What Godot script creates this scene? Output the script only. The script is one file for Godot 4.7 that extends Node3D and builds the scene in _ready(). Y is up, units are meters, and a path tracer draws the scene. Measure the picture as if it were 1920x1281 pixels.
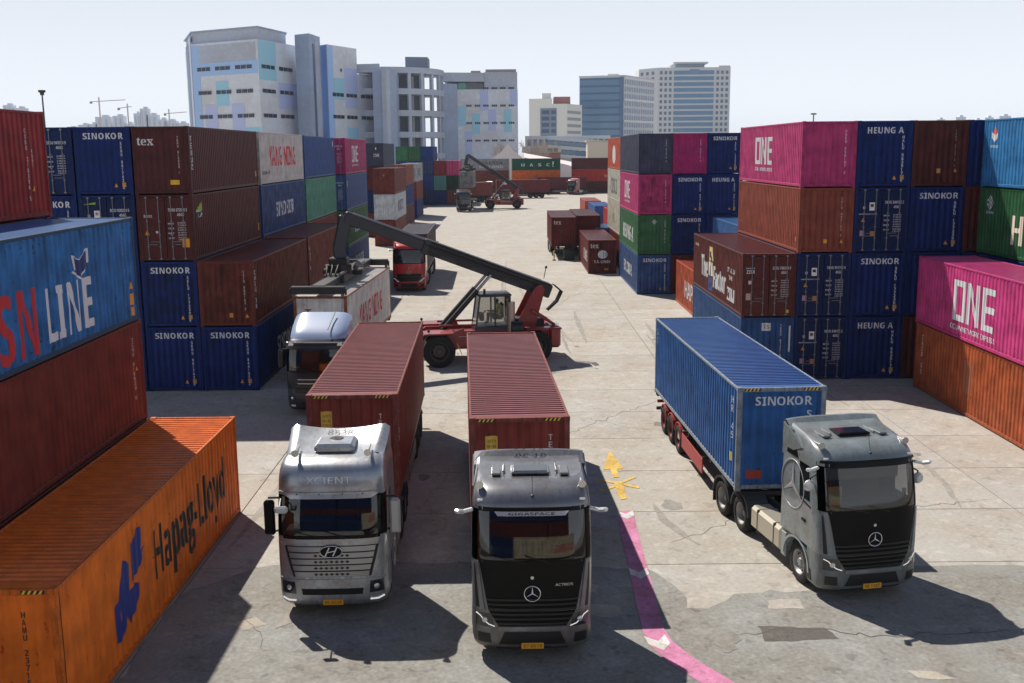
extends Node3D
# Container yard seen from a raised walkway. y up, metres; the camera stands at x 0, z 0 and looks along -z.

const CW := 2.438
const CH := 2.896
const L40 := 12.192
const L20 := 6.058
var mats := {}
var meshes := {}
var glyphs := {}
var names := {}
var tex := {}
var rng := RandomNumberGenerator.new()

func _ready() -> void:
	rng.seed = 7
	view_and_light()
	make_textures()
	build_ground()
	build_background()
	build_yard()
	build_vehicles()

func view_and_light() -> void:
	var cam := Camera3D.new()
	cam.name = "camera"
	add_child(cam)
	cam.position = Vector3(0, 10.393, 0)
	cam.rotation = Vector3(-0.179856, 0, -0.008829)
	cam.fov = 36.24
	cam.near = 0.1
	cam.far = 6000.0
	cam.current = true
	var e := Environment.new()
	e.background_mode = Environment.BG_SKY
	var sm := ProceduralSkyMaterial.new()
	sm.sky_top_color = Color(0.15, 0.245, 0.40)
	sm.sky_horizon_color = Color(0.905, 0.925, 0.95)
	sm.sky_curve = 0.32
	sm.ground_bottom_color = Color(0.45, 0.44, 0.42)
	sm.ground_horizon_color = Color(0.80, 0.82, 0.83)
	sm.sun_angle_max = 1.0
	var sky := Sky.new()
	sky.sky_material = sm
	e.sky = sky
	e.background_energy_multiplier = 1.0
	e.tonemap_mode = Environment.TONE_MAPPER_LINEAR
	e.tonemap_exposure = 1.3
	e.fog_enabled = true
	e.fog_density = 0.00014
	e.fog_light_color = Color(0.90, 0.94, 1.0)
	e.sdfgi_enabled = true
	e.ssao_enabled = true
	e.ssil_enabled = true
	var we := WorldEnvironment.new()
	we.name = "world"
	we.environment = e
	add_child(we)
	var sun := DirectionalLight3D.new()
	sun.name = "sun"
	sun.light_energy = 1.6
	sun.light_color = Color(1.0, 0.965, 0.915)
	sun.light_angular_distance = 0.5
	sun.shadow_enabled = true
	add_child(sun)
	# light travels towards +x, down, towards the camera
	var az := deg_to_rad(35.0)
	var el := deg_to_rad(48.5)
	sun.look_at_from_position(Vector3.ZERO, Vector3(sin(az) * cos(el), -sin(el), cos(az) * cos(el)))

# ---------------------------------------------------------------- mesh helpers
class MB:
	var v := PackedVector3Array()
	var n := PackedVector3Array()
	var t := PackedVector2Array()
	func tri(a: Vector3, b: Vector3, c: Vector3, ua := Vector2.ZERO, ub := Vector2.ZERO, uc := Vector2.ZERO) -> void:   # a, b, c counter-clockwise from outside
		var m := (b - a).cross(c - a)
		if m.length_squared() < 1e-16:
			return
		m = m.normalized()
		v.append_array([a, c, b])
		n.append_array([m, m, m])
		t.append_array([ua, uc, ub])
	func quad(a: Vector3, b: Vector3, c: Vector3, d: Vector3, uv := []) -> void:
		if uv:
			tri(a, b, c, uv[0], uv[1], uv[2])
			tri(a, c, d, uv[0], uv[2], uv[3])
		else:
			var ax := (b - a).length()
			var ay := (d - a).length()
			var u := [Vector2.ZERO, Vector2(ax, 0), Vector2(ax, ay), Vector2(0, ay)]
			tri(a, b, c, u[0], u[1], u[2])
			tri(a, c, d, u[0], u[2], u[3])
	func trin(a: Vector3, b: Vector3, c: Vector3, na: Vector3, nb: Vector3, nc: Vector3, ua := Vector2.ZERO, ub := Vector2.ZERO, uc := Vector2.ZERO) -> void:
		v.append_array([a, c, b])
		n.append_array([na, nc, nb])
		t.append_array([ua, uc, ub])
	func box(c: Vector3, s: Vector3, bev := 0.0, tf := Transform3D()) -> void:
		var h := s * 0.5
		if bev <= 0.0:
			var p := []
			for i in 8:
				p.append(tf * (c + Vector3(h.x if i & 1 else -h.x, h.y if i & 2 else -h.y, h.z if i & 4 else -h.z)))
			quad(p[4], p[5], p[7], p[6])
			quad(p[1], p[0], p[2], p[3])
			quad(p[5], p[1], p[3], p[7])
			quad(p[0], p[4], p[6], p[2])
			quad(p[6], p[7], p[3], p[2])
			quad(p[0], p[1], p[5], p[4])
			return
		var b := minf(bev, minf(h.x, minf(h.y, h.z)) * 0.9)
		var q := {}
		for i in 8:
			var sg := Vector3(1 if i & 1 else -1, 1 if i & 2 else -1, 1 if i & 4 else -1)
			for ax in 3:
				var o := h - Vector3(b, b, b)
				o[ax] = h[ax]
				q[i * 3 + ax] = tf * (c + o * sg)
		var f := func(ax: int, i0: int, i1: int, i2: int, i3: int) -> void:
			quad(q[i0 * 3 + ax], q[i1 * 3 + ax], q[i2 * 3 + ax], q[i3 * 3 + ax])
		f.call(2, 4, 5, 7, 6); f.call(2, 1, 0, 2, 3)
		f.call(0, 5, 1, 3, 7); f.call(0, 0, 4, 6, 2)
		f.call(1, 6, 7, 3, 2); f.call(1, 0, 1, 5, 4)
		for e in [[0, 1, 1, 2], [2, 3, 1, 2], [4, 5, 1, 2], [6, 7, 1, 2], [0, 2, 0, 2], [1, 3, 0, 2], [4, 6, 0, 2], [5, 7, 0, 2], [0, 4, 0, 1], [1, 5, 0, 1], [2, 6, 0, 1], [3, 7, 0, 1]]:
			var a: Vector3 = q[e[0] * 3 + e[2]]
			var b1: Vector3 = q[e[1] * 3 + e[2]]
			var c1: Vector3 = q[e[1] * 3 + e[3]]
			var d: Vector3 = q[e[0] * 3 + e[3]]
			if (b1 - a).cross(c1 - a).dot((a + c1) * 0.5 - tf * c) > 0.0:
				quad(a, b1, c1, d)
			else:
				quad(d, c1, b1, a)
		for i in 8:
			var a: Vector3 = q[i * 3]
			var b2: Vector3 = q[i * 3 + 1]
			var c2: Vector3 = q[i * 3 + 2]
			if (b2 - a).cross(c2 - a).dot(a - tf * c) > 0.0:
				tri(a, b2, c2)
			else:
				tri(a, c2, b2)
	func beam(a: Vector3, b: Vector3, w: float, h: float, bev := 0.0, up := Vector3.UP) -> void:
		var z := (b - a)
		var l := z.length()
		z /= l
		var u := up if absf(z.dot(up)) < 0.98 else Vector3.RIGHT
		var x := u.cross(z).normalized()
		var y := z.cross(x)
		box(Vector3.ZERO, Vector3(w, h, l), bev, Transform3D(Basis(x, y, z), (a + b) * 0.5))
	func tube(pts: Array, rad, k := 8, caps := true) -> void:
		var m := pts.size()
		var prev := []
		var side := Vector3.ZERO
		for i in m:
			var p: Vector3 = pts[i]
			var d: Vector3 = (pts[mini(i + 1, m - 1)] - pts[maxi(i - 1, 0)]).normalized()
			if side == Vector3.ZERO:
				side = d.cross(Vector3.UP if absf(d.y) < 0.9 else Vector3.RIGHT).normalized()
			side = (side - d * side.dot(d)).normalized()
			var up2 := side.cross(d)
			var r: float = rad[i] if rad is Array else rad
			var ring := []
			for j in k:
				var an := TAU * j / k
				var nn := side * cos(an) + up2 * sin(an)
				ring.append([p + nn * r, nn])
			if prev:
				for j in k:
					var j2 := (j + 1) % k
					trin(prev[j2][0], prev[j][0], ring[j][0], prev[j2][1], prev[j][1], ring[j][1])
					trin(prev[j2][0], ring[j][0], ring[j2][0], prev[j2][1], ring[j][1], ring[j2][1])
			if caps and (i == 0 or i == m - 1):
				for j in range(1, k - 1):
					if i == 0:
						tri(ring[0][0], ring[j][0], ring[j + 1][0])
					else:
						tri(ring[0][0], ring[j + 1][0], ring[j][0])
			prev = ring
	func lathe(pr: Array, k: int, tf := Transform3D(), hard := true) -> void:   # pr: [radius, along x]; spun round x, profile from +x side outward
		for i in pr.size() - 1:
			for j in k:
				var a0 := TAU * j / k
				var a1 := TAU * (j + 1) / k
				var P := func(q: Array, an: float) -> Vector3: return tf * Vector3(q[1], q[0] * cos(an), q[0] * sin(an))
				var dr: float = pr[i + 1][0] - pr[i][0]
				var dx: float = pr[i + 1][1] - pr[i][1]
				var N := func(an: float) -> Vector3: return (tf.basis * Vector3(dr, -dx * cos(an), -dx * sin(an))).normalized()
				var A: Vector3 = P.call(pr[i], a0)
				var B: Vector3 = P.call(pr[i], a1)
				var C: Vector3 = P.call(pr[i + 1], a1)
				var D: Vector3 = P.call(pr[i + 1], a0)
				trin(A, C, B, N.call(a0), N.call(a1), N.call(a1))
				trin(A, D, C, N.call(a0), N.call(a0), N.call(a1))
	func extrude(poly: PackedVector2Array, d0: float, d1: float, tf := Transform3D()) -> void:   # polygon in x,y, from z d0 to d1
		var p := poly
		if Geometry2D.is_polygon_clockwise(p):
			p = poly.duplicate()
			p.reverse()
		var idx := Geometry2D.triangulate_polygon(p)
		for i in range(0, idx.size(), 3):
			var a := p[idx[i]]
			var b := p[idx[i + 1]]
			var c := p[idx[i + 2]]
			if (b - a).cross(c - a) < 0:
				var s := b
				b = c
				c = s
			tri(tf * Vector3(a.x, a.y, d1), tf * Vector3(b.x, b.y, d1), tf * Vector3(c.x, c.y, d1), a, b, c)
			if d0 != d1:
				tri(tf * Vector3(a.x, a.y, d0), tf * Vector3(c.x, c.y, d0), tf * Vector3(b.x, b.y, d0), a, c, b)
		if d0 != d1:
			for i in p.size():
				var a := p[i]
				var b := p[(i + 1) % p.size()]
				quad(tf * Vector3(a.x, a.y, d0), tf * Vector3(b.x, b.y, d0), tf * Vector3(b.x, b.y, d1), tf * Vector3(a.x, a.y, d1))
	func done() -> ArrayMesh:
		var a := []
		a.resize(Mesh.ARRAY_MAX)
		a[Mesh.ARRAY_VERTEX] = v
		a[Mesh.ARRAY_NORMAL] = n
		a[Mesh.ARRAY_TEX_UV] = t
		var m := ArrayMesh.new()
		if v.size():
			m.add_surface_from_arrays(Mesh.PRIMITIVE_TRIANGLES, a)
		return m

func numbered(called: String) -> String:
	if not names.has(called):
		names[called] = 0
		return called
	names[called] += 1
	return "%s_%03d" % [called, names[called]]

func put(called: String, mesh: Mesh, m: Material, parent: Node = null, at := Vector3.ZERO, turn := 0.0) -> MeshInstance3D:
	var o := MeshInstance3D.new()
	o.mesh = mesh
	o.material_override = m
	o.position = at
	o.rotation.y = turn
	if parent == null:
		o.name = numbered(called)
		add_child(o, true)
	else:
		o.name = called
		parent.add_child(o, true)
	return o

func node(called: String, parent: Node, at := Vector3.ZERO, turn := 0.0) -> Node3D:
	var o := Node3D.new()
	o.name = called
	parent.add_child(o, true)
	o.position = at
	o.rotation.y = turn
	return o

func thing(called: String, label: String, category: String, at := Vector3.ZERO, turn := 0.0, group := "") -> Node3D:
	var o := Node3D.new()
	o.name = numbered(called)
	add_child(o, true)
	o.position = at
	o.rotation.y = turn
	return tag(o, label, category, group)

func tag(o: Node, label: String, category := "", group := "", kind := "") -> Node:
	if label: o.set_meta("label", label)
	if category: o.set_meta("category", category)
	if group: o.set_meta("group", group)
	if kind: o.set_meta("kind", kind)
	return o

func copy(o: Node3D, label: String, at: Vector3, turn := 0.0) -> Node3D:
	var c: Node3D = o.duplicate()
	c.name = numbered(str(o.name).rstrip("0123456789_"))
	add_child(c, true)
	c.position = at
	c.rotation.y = turn
	c.set_meta("label", label)
	return c

func rgb(r: float, g: float, b: float) -> Color:
	return Color(r / 255.0, g / 255.0, b / 255.0)

func mt(c: Color, rough := 0.6, metal := 0.0, t := "", clear := 0.0, us := Vector3.ONE) -> StandardMaterial3D:
	var key := "%s %.2f %.2f %s %.2f %s" % [c.to_html(), rough, metal, t, clear, us]
	if mats.has(key):
		return mats[key]
	var m := StandardMaterial3D.new()
	m.albedo_color = c
	m.roughness = rough
	m.metallic = metal
	if t:
		m.albedo_texture = tex[t]
		m.uv1_scale = us
	if clear > 0.0:
		m.clearcoat_enabled = true
		m.clearcoat = clear
		m.clearcoat_roughness = 0.06
	mats[key] = m
	return m

# wear over the whole of a painted thing, whatever its shape
func worn(m: StandardMaterial3D, t: String, size: float) -> StandardMaterial3D:
	m.albedo_texture = tex[t]
	m.uv1_triplanar = true
	m.uv1_scale = Vector3.ONE / size
	return m

func glass(c: Color, alpha: float) -> StandardMaterial3D:
	var key := "glass %s %.2f" % [c.to_html(), alpha]
	if mats.has(key):
		return mats[key]
	var m := StandardMaterial3D.new()
	m.transparency = BaseMaterial3D.TRANSPARENCY_ALPHA
	m.albedo_color = Color(c.r, c.g, c.b, alpha)
	m.roughness = 0.02
	m.metallic_specular = 0.7
	mats[key] = m
	return m

func cached(key: String, f: Callable) -> Mesh:
	if not meshes.has(key):
		var b := MB.new()
		f.call(b)
		meshes[key] = b.done()
	return meshes[key]

func boxm(s: Vector3, bev := 0.0) -> Mesh:
	return cached("box %s %.3f" % [s, bev], func(b): b.box(Vector3.ZERO, s, bev))

# ---------------------------------------------------------------- lettering
func glyph_tris(text: String, bold := 0.6, serif := false) -> PackedVector2Array:
	var key := "%s|%s|%s" % [text, bold >= 0.35, serif]
	if glyphs.has(key):
		return glyphs[key]
	var sf := SystemFont.new()
	sf.font_names = PackedStringArray(["Droid Serif" if serif else "Droid Sans"])
	sf.font_weight = 700 if bold >= 0.35 else 400
	var tm := TextMesh.new()
	tm.text = text
	tm.font = sf
	tm.font_size = 40
	tm.pixel_size = 0.025
	tm.depth = 0.0
	tm.curve_step = 1.2
	var out := PackedVector2Array()
	var ar := tm.get_mesh_arrays()
	var vs: PackedVector3Array = ar[Mesh.ARRAY_VERTEX]
	var ns: PackedVector3Array = ar[Mesh.ARRAY_NORMAL]
	var ix = ar[Mesh.ARRAY_INDEX]
	var cnt: int = ix.size() if ix != null and ix.size() else vs.size()
	var lo := Vector2(1e9, 1e9)
	var hi := -lo
	for i in range(0, cnt, 3):
		var q := []
		for k in 3:
			var id: int = ix[i + k] if ix != null and ix.size() else i + k
			q.append(id)
		if ns[q[0]].z < 0.5:
			continue
		for k in 3:
			var p := Vector2(vs[q[k]].x, vs[q[k]].y)
			out.append(p)
			lo = lo.min(p)
			hi = hi.max(p)
	for i in out.size():
		out[i] = (out[i] - lo) / maxf(hi.y - lo.y, 0.001)
	glyphs[key] = out
	return out

func poly_tris(polys: Array) -> PackedVector2Array:
	var out := PackedVector2Array()
	for p in polys:
		var pv := PackedVector2Array(p)
		var idx := Geometry2D.triangulate_polygon(pv)
		for i in idx:
			out.append(pv[i])
	return out

func clip_u(p: PackedVector2Array, u: float, keep_right: bool) -> PackedVector2Array:
	var out := PackedVector2Array()
	for i in p.size():
		var a := p[i]
		var b := p[(i + 1) % p.size()]
		var ia := (a.x >= u) if keep_right else (a.x <= u)
		var ib := (b.x >= u) if keep_right else (b.x <= u)
		if ia:
			out.append(a)
		if ia != ib:
			out.append(a.lerp(b, (u - a.x) / (b.x - a.x)))
	return out

# triangles in (u, v) laid on a surface: cut at every u of cuts, then carried over by map(u, v)
func lay_on(b: MB, tris: PackedVector2Array, cuts: Array, map: Callable) -> void:
	for i in range(0, tris.size(), 3):
		var p := PackedVector2Array([tris[i], tris[i + 1], tris[i + 2]])
		if (p[1] - p[0]).cross(p[2] - p[0]) < 0:
			p = PackedVector2Array([p[0], p[2], p[1]])
		var lo := minf(p[0].x, minf(p[1].x, p[2].x))
		var hi := maxf(p[0].x, maxf(p[1].x, p[2].x))
		var parts := []
		var rest := p
		for c in cuts:
			if c <= lo + 1e-5:
				continue
			if c >= hi - 1e-5:
				break
			var l := clip_u(rest, c, false)
			if l.size() > 2:
				parts.append(l)
			rest = clip_u(rest, c, true)
			if rest.size() < 3:
				break
		if rest.size() > 2:
			parts.append(rest)
		for q in parts:
			for k in range(1, q.size() - 1):
				b.tri(map.call(q[0].x, q[0].y), map.call(q[k].x, q[k].y), map.call(q[k + 1].x, q[k + 1].y))

func place_tris(tr: PackedVector2Array, u: float, v: float, w: float, h: float) -> PackedVector2Array:   # fits shape of height 1 into w x h at lower left u, v
	var hi := 0.001
	for p in tr:
		hi = maxf(hi, p.x)
	var out := PackedVector2Array()
	for p in tr:
		out.append(Vector2(u + p.x / hi * w, v + p.y * h))
	return out

# ---------------------------------------------------------------- textures
func make_textures() -> void:
	for k in 5:
		tex["grime%d" % k] = grime(k, [0.18, 0.22, 0.27, 0.34, 0.2][k], [0.45, 0.42, 0.40, 0.37, 0.47][k])
	tex["roof0"] = roof_dust(31)
	tex["roof1"] = roof_dust(47)
	tex["concrete"] = ground_tex(3, Color(1, 1, 1), 0.10, 0.10, 0.07)
	tex["asphalt"] = ground_tex(9, Color(1, 1, 1), 0.16, 0.16, 0.10)
	tex["wall"] = ground_tex(15, Color(1, 1, 1), 0.10, 0.02, 0.0, 512)
	tex["paintwear"] = ground_tex(21, Color(1, 1, 1), 0.2, 0.10, 0.10, 512)

func noise(sd: int, fr: float, oct := 4) -> FastNoiseLite:
	var f := FastNoiseLite.new()
	f.seed = sd
	f.frequency = fr
	f.fractal_octaves = oct
	f.noise_type = FastNoiseLite.TYPE_SIMPLEX_SMOOTH
	return f

# painted steel: patches, runs of dirt and rust spots; 6 m by 3 m
func grime(sd: int, dirt: float, rust_at: float) -> ImageTexture:
	var w := 512
	var h := 256
	var a := noise(sd * 7 + 1, 0.012).get_seamless_image(w, h).get_data()
	var sim := noise(sd * 7 + 2, 0.05, 3).get_seamless_image(w, 24)
	sim.resize(w, h, Image.INTERPOLATE_CUBIC)
	var s := sim.get_data()
	var r := noise(sd * 7 + 3, 0.045, 5).get_seamless_image(w, h).get_data()
	var out := PackedByteArray()
	out.resize(w * h * 3)
	for i in w * h:
		var pa := a[i] / 255.0
		var st := s[i] / 255.0
		var ru := r[i] / 255.0
		var k := 1.0 - dirt * pa - dirt * 1.1 * maxf(0.0, st - 0.5)
		var c := Color(k, k, k)
		var q := smoothstep(rust_at + 0.33, rust_at + 0.41, ru * 0.75 + st * 0.25)
		c = c.lerp(Color(0.62, 0.44, 0.32), q * 0.75)
		out[i * 3] = int(clampf(c.r, 0, 1) * 255)
		out[i * 3 + 1] = int(clampf(c.g, 0, 1) * 255)
		out[i * 3 + 2] = int(clampf(c.b, 0, 1) * 255)
	return ImageTexture.create_from_image(Image.create_from_data(w, h, false, Image.FORMAT_RGB8, out))

func roof_dust(sd: int) -> ImageTexture:
	var w := 256
	var h := 512
	var a := noise(sd, 0.02).get_seamless_image(w, h).get_data()
	var sim := noise(sd + 2, 0.04, 3).get_seamless_image(32, h)
	sim.resize(w, h, Image.INTERPOLATE_CUBIC)
	var s := sim.get_data()
	var r := noise(sd + 5, 0.09, 4).get_seamless_image(w, h).get_data()
	var out := PackedByteArray()
	out.resize(w * h * 3)
	for i in w * h:
		var k := 1.0 - 0.16 * a[i] / 255.0 - 0.06 * s[i] / 255.0
		var c := Color(k, k, k)
		c = c.lerp(Color(0.5, 0.38, 0.3), smoothstep(0.74, 0.8, (r[(i * 3 + 9000) % (w * h)]) / 255.0) * 0.5)
		for k2 in 3:
			out[i * 3 + k2] = int(clampf(c[k2], 0, 1) * 255)
	return ImageTexture.create_from_image(Image.create_from_data(w, h, false, Image.FORMAT_RGB8, out))

func ground_tex(sd: int, base: Color, coarse: float, fine: float, spots: float, size := 1024) -> ImageTexture:
	var a := noise(sd, 0.006, 5).get_seamless_image(size, size).get_data()
	var b := noise(sd + 1, 0.11, 3).get_seamless_image(size, size).get_data()
	var c := noise(sd + 2, 0.03, 4).get_seamless_image(size, size).get_data()
	var rg := RandomNumberGenerator.new()
	rg.seed = sd
	var out := PackedByteArray()
	out.resize(size * size * 3)
	for i in size * size:
		var k := 1.0 - coarse * (a[i] / 255.0) - fine * (b[i] / 255.0) - 0.06 * rg.randf()
		var q := c[i] / 255.0
		if q > 0.68:
			k -= spots * smoothstep(0.68, 0.8, q)
		elif q < 0.3:
			k += 0.05
		k = clampf(k, 0.0, 1.0)
		var warm := (a[i] / 255.0 - 0.5) * 0.04
		out[i * 3] = int(clampf(k * base.r + warm, 0, 1) * 255)
		out[i * 3 + 1] = int(k * base.g * 255)
		out[i * 3 + 2] = int(clampf(k * base.b - warm, 0, 1) * 255)
	return ImageTexture.create_from_image(Image.create_from_data(size, size, false, Image.FORMAT_RGB8, out))

func world_mat(t: String, c: Color, size: float, rough := 0.9) -> StandardMaterial3D:
	var key := "world %s %s %.2f" % [t, c.to_html(), size]
	if mats.has(key):
		return mats[key]
	var m := StandardMaterial3D.new()
	m.albedo_color = c
	m.albedo_texture = tex[t]
	m.uv1_triplanar = true
	m.uv1_world_triplanar = true
	m.uv1_scale = Vector3.ONE / size
	m.roughness = rough
	mats[key] = m
	return m

# ---------------------------------------------------------------- ground
func flat(poly: Array, y: float) -> Mesh:   # polygon of (x, z) as a level sheet
	var b := MB.new()
	var pv := PackedVector2Array()
	for p in poly:
		pv.append(Vector2(p[0], p[1]))
	var idx := Geometry2D.triangulate_polygon(pv)
	for i in range(0, idx.size(), 3):
		var q := [pv[idx[i]], pv[idx[i + 1]], pv[idx[i + 2]]]
		if (q[1] - q[0]).cross(q[2] - q[0]) > 0:
			q = [q[0], q[2], q[1]]
		b.tri(Vector3(q[0].x, y, q[0].y), Vector3(q[1].x, y, q[1].y), Vector3(q[2].x, y, q[2].y), q[0], q[1], q[2])
	return b.done()

func ragged(poly: Array, amp: float, step: float, sd: int) -> Array:   # the outline broken up
	var n := noise(sd, 0.9, 4)
	var out := []
	for i in poly.size():
		var a := Vector2(poly[i][0], poly[i][1])
		var b := Vector2(poly[(i + 1) % poly.size()][0], poly[(i + 1) % poly.size()][1])
		var k := maxi(1, int((b - a).length() / step))
		for j in k:
			var p := a.lerp(b, float(j) / k)
			out.append([p.x + n.get_noise_2d(p.x, p.y) * amp, p.y + n.get_noise_2d(p.x + 50.0, p.y) * amp])
	return out

func crack(pts: Array, w: float, sd: int) -> Mesh:
	var n := noise(sd, 1.6, 3)
	var line := []
	for i in pts.size() - 1:
		var a := Vector2(pts[i][0], pts[i][1])
		var b := Vector2(pts[i + 1][0], pts[i + 1][1])
		var k := maxi(2, int((b - a).length() / 0.22))
		for j in k:
			var p := a.lerp(b, float(j) / k)
			line.append(p + Vector2(n.get_noise_2d(p.x * 1.3, p.y * 1.3), n.get_noise_2d(p.x * 1.3 + 30, p.y * 1.3)) * 0.28)
	var b2 := MB.new()
	for i in line.size() - 1:
		var d: Vector2 = (line[i + 1] - line[i]).normalized()
		var s := Vector2(-d.y, d.x)
		var w0 := w * (0.5 + 0.6 * absf(n.get_noise_2d(i * 3.0, 9.0))) * minf(1.0, minf(i, line.size() - 1 - i) * 0.25 + 0.1)
		var w1 := w * (0.5 + 0.6 * absf(n.get_noise_2d(i * 3.0 + 3.0, 9.0))) * minf(1.0, minf(i + 1, line.size() - 2 - i) * 0.25 + 0.1)
		var A: Vector2 = line[i] + s * w0
		var B: Vector2 = line[i] - s * w0
		var C: Vector2 = line[i + 1] - s * w1
		var D: Vector2 = line[i + 1] + s * w1
		b2.quad(Vector3(D.x, 0, D.y), Vector3(C.x, 0, C.y), Vector3(B.x, 0, B.y), Vector3(A.x, 0, A.y)) if (B - A).cross(C - A) > 0 else b2.quad(Vector3(A.x, 0, A.y), Vector3(B.x, 0, B.y), Vector3(C.x, 0, C.y), Vector3(D.x, 0, D.y))
	return b2.done()

func build_ground() -> void:
	var con := Color8(185, 180, 171)
	var g := put("ground", flat([[-2500, 120], [2500, 120], [2500, -3200], [-2500, -3200]], -0.035), world_mat("concrete", con, 21.0))
	g.set_meta("kind", "structure")
	var bed := put("pavement", flat([[-30.4, 24], [36.0, 24], [36.0, -100.0], [-30.4, -100.0]], -0.02), mt(rgb(74, 68, 60), 0.95))
	bed.set_meta("kind", "structure")
	var xs := [-30.35, -22.9, -15.45, -8.02, -0.5, 7.25, 14.65, 22.1, 29.0]
	var z := 22.4
	var tones := [con, Color8(188, 183, 174), Color8(182, 177, 167), Color8(186, 180, 169), Color8(184, 179, 171)]
	while z > -99.0:
		var z2 := z - 3.965
		for i in xs.size() - 1:
			if z > -17.0 and (i < 2 or i > 5):
				continue
			var w: float = xs[i + 1] - xs[i] - 0.028
			var s := put("concrete_slab", boxm(Vector3(w, 0.03, 3.937), 0.004), world_mat("concrete", tones[rng.randi() % 5], 21.0), bed, Vector3((xs[i] + xs[i + 1]) / 2, -0.015, (z + z2) / 2))
			s.rotation.z = 0.0
		z = z2
	# grey asphalt laid over the slabs in the foreground, with a broken edge
	var asph := [[-3.5, -25.6], [1.3, -25.15], [2.5, -25.05], [3.3, -24.9], [3.75, -24.3], [3.96, -23.5], [3.95, -22.6], [4.45, -22.42], [5.25, -23.3], [6.1, -23.6], [7.0, -23.4], [8.2, -24.1], [9.4, -25.0], [12.9, -24.9], [17.0, -24.95], [17.0, -14.0], [-8.0, -14.0], [-8.0, -23.6], [-6.5, -25.2]]
	var a := put("asphalt", flat(ragged(asph, 0.22, 0.3, 4), 0.004), world_mat("asphalt", Color8(160, 159, 153), 17.0))
	a.set_meta("kind", "structure")
	var bits := [
		["patch_light", [[5.9, -22.95], [6.75, -23.0], [6.65, -22.5], [5.85, -22.52]], con],
		["patch_dark", [[5.4, -21.62], [6.9, -21.5], [6.96, -20.95], [5.32, -20.92]], Color8(112, 108, 104)],
		["patch_light", [[1.7, -22.9], [2.35, -22.75], [2.5, -22.3], [2.1, -22.1], [1.6, -22.4]], Color8(176, 170, 158)],
		["patch_light", [[1.75, -24.1], [2.1, -23.9], [2.0, -23.5], [1.6, -23.6]], Color8(182, 174, 160)],
		["patch_light", [[-6.4, -22.0], [-5.9, -22.3], [-5.5, -21.9], [-5.9, -21.6]], Color8(176, 168, 154)],
		["patch_light", [[7.9, -19.6], [8.5, -19.5], [8.8, -19.2], [8.0, -19.3]], Color8(190, 184, 170)]]
	for q in range(bits.size()):
		var p := put("surface_patch", flat(ragged(bits[q][1], 0.12, 0.12, 20 + q), 0.008), world_mat("asphalt" if q == 1 else "concrete", bits[q][2], 9.0), a)
		p.set_meta("kind", "structure")
	# cracks and filled joints
	var ck := mt(rgb(98, 92, 84), 0.95)
	var lines := [[[-0.9, -35.8], [-2.2, -33.2], [-2.6, -30.0], [-1.6, -27.6]], [[-7.2, -29.0], [-5.2, -33.5], [-3.0, -35.6]], [[1.4, -37.0], [4.5, -41.0], [6.6, -43.5]], [[2.3, -40.7], [4.4, -38.6], [7.2, -37.5]], [[-7.4, -52.0], [-5.2, -56.0], [-4.0, -61.0]], [[3.0, -70.0], [4.2, -75.0], [5.8, -78.6]],
		[[-2.0, -61.5], [-1.2, -66.0], [-2.4, -70.0]], [[9.0, -38.0], [11.0, -35.0], [13.4, -33.4]], [[4.6, -21.2], [6.2, -21.45], [8.0, -21.1], [11.4, -21.4]], [[-7.4, -24.0], [-6.2, -22.3], [-5.0, -20.2]], [[4.0, -26.4], [6.0, -28.0], [6.6, -31.0]], [[9.4, -27.4], [11.6, -29.4], [14.6, -29.9]], [[-5.8, -62], [-4.6, -70], [-5.2, -80]], [[-4.6, -42.5], [-1.8, -41.2], [1.0, -42.4]], [[1.0, -30.8], [2.2, -28.6], [2.0, -26.2]], [[-7.0, -31.4], [-6.6, -34.9], [-7.6, -37.5]]]
	for i in lines.size():
		var c := put("crack", crack(lines[i], 0.009 + 0.004 * (i % 3), 40 + i), ck, bed, Vector3(0, 0.012 if i in [8, 9] else 0.005, 0))
		c.set_meta("kind", "structure")
	traffic_marks(bed, con)
	lane_marks()

# rubber and oil left by traffic: tracks along the lanes, drips where lorries stand
func traffic_marks(bed: Node3D, con: Color) -> void:
	var rg := RandomNumberGenerator.new()
	rg.seed = 12
	for i in 34:
		var x := rg.randf_range(-7.4, 15.0)
		var z := rg.randf_range(-95.0, -24.0)
		var ln := minf(rg.randf_range(5.0, 16.0), -26.5 - z)
		if ln < 2.0:
			continue
		var w := rg.randf_range(0.16, 0.34)
		var bend := rg.randf_range(-0.9, 0.9)
		var l := []
		var r := []
		for k in 9:
			var q := k / 8.0
			var cx := x + bend * q * q
			var ww := w * (0.25 + 0.75 * sin(PI * q))
			l.append([cx - ww / 2, z + ln * q])
			r.push_front([cx + ww / 2, z + ln * q])
		l.append_array(r)
		var tr := put("tyre_track", flat(ragged(l, 0.09, 0.35, 200 + i), 0.0012 + 0.0001 * i), world_mat("asphalt", con.darkened([0.06, 0.09, 0.04][i % 3]), 2.7), bed)
		tr.set_meta("kind", "structure")
	for i in 36:
		var c := Vector2(rg.randf_range(-7.0, 15.0), rg.randf_range(-70.0, -18.5))
		var a := rg.randf_range(0.06, 0.3)
		var p := []
		for k in 12:
			var an := TAU * k / 12
			p.append([c.x + cos(an) * a * rg.randf_range(0.6, 1.2), c.y + sin(an) * a * rg.randf_range(0.9, 2.0)])
		var st := put("oil_stain", flat(ragged(p, 0.12, 0.08, 300 + i), (0.0095 if c.y > -24.0 else 0.0046) + 0.00005 * i), world_mat("asphalt", con.darkened([0.13, 0.2, 0.08, 0.16][i % 4]), 1.9), bed)
		st.set_meta("kind", "structure")

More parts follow.
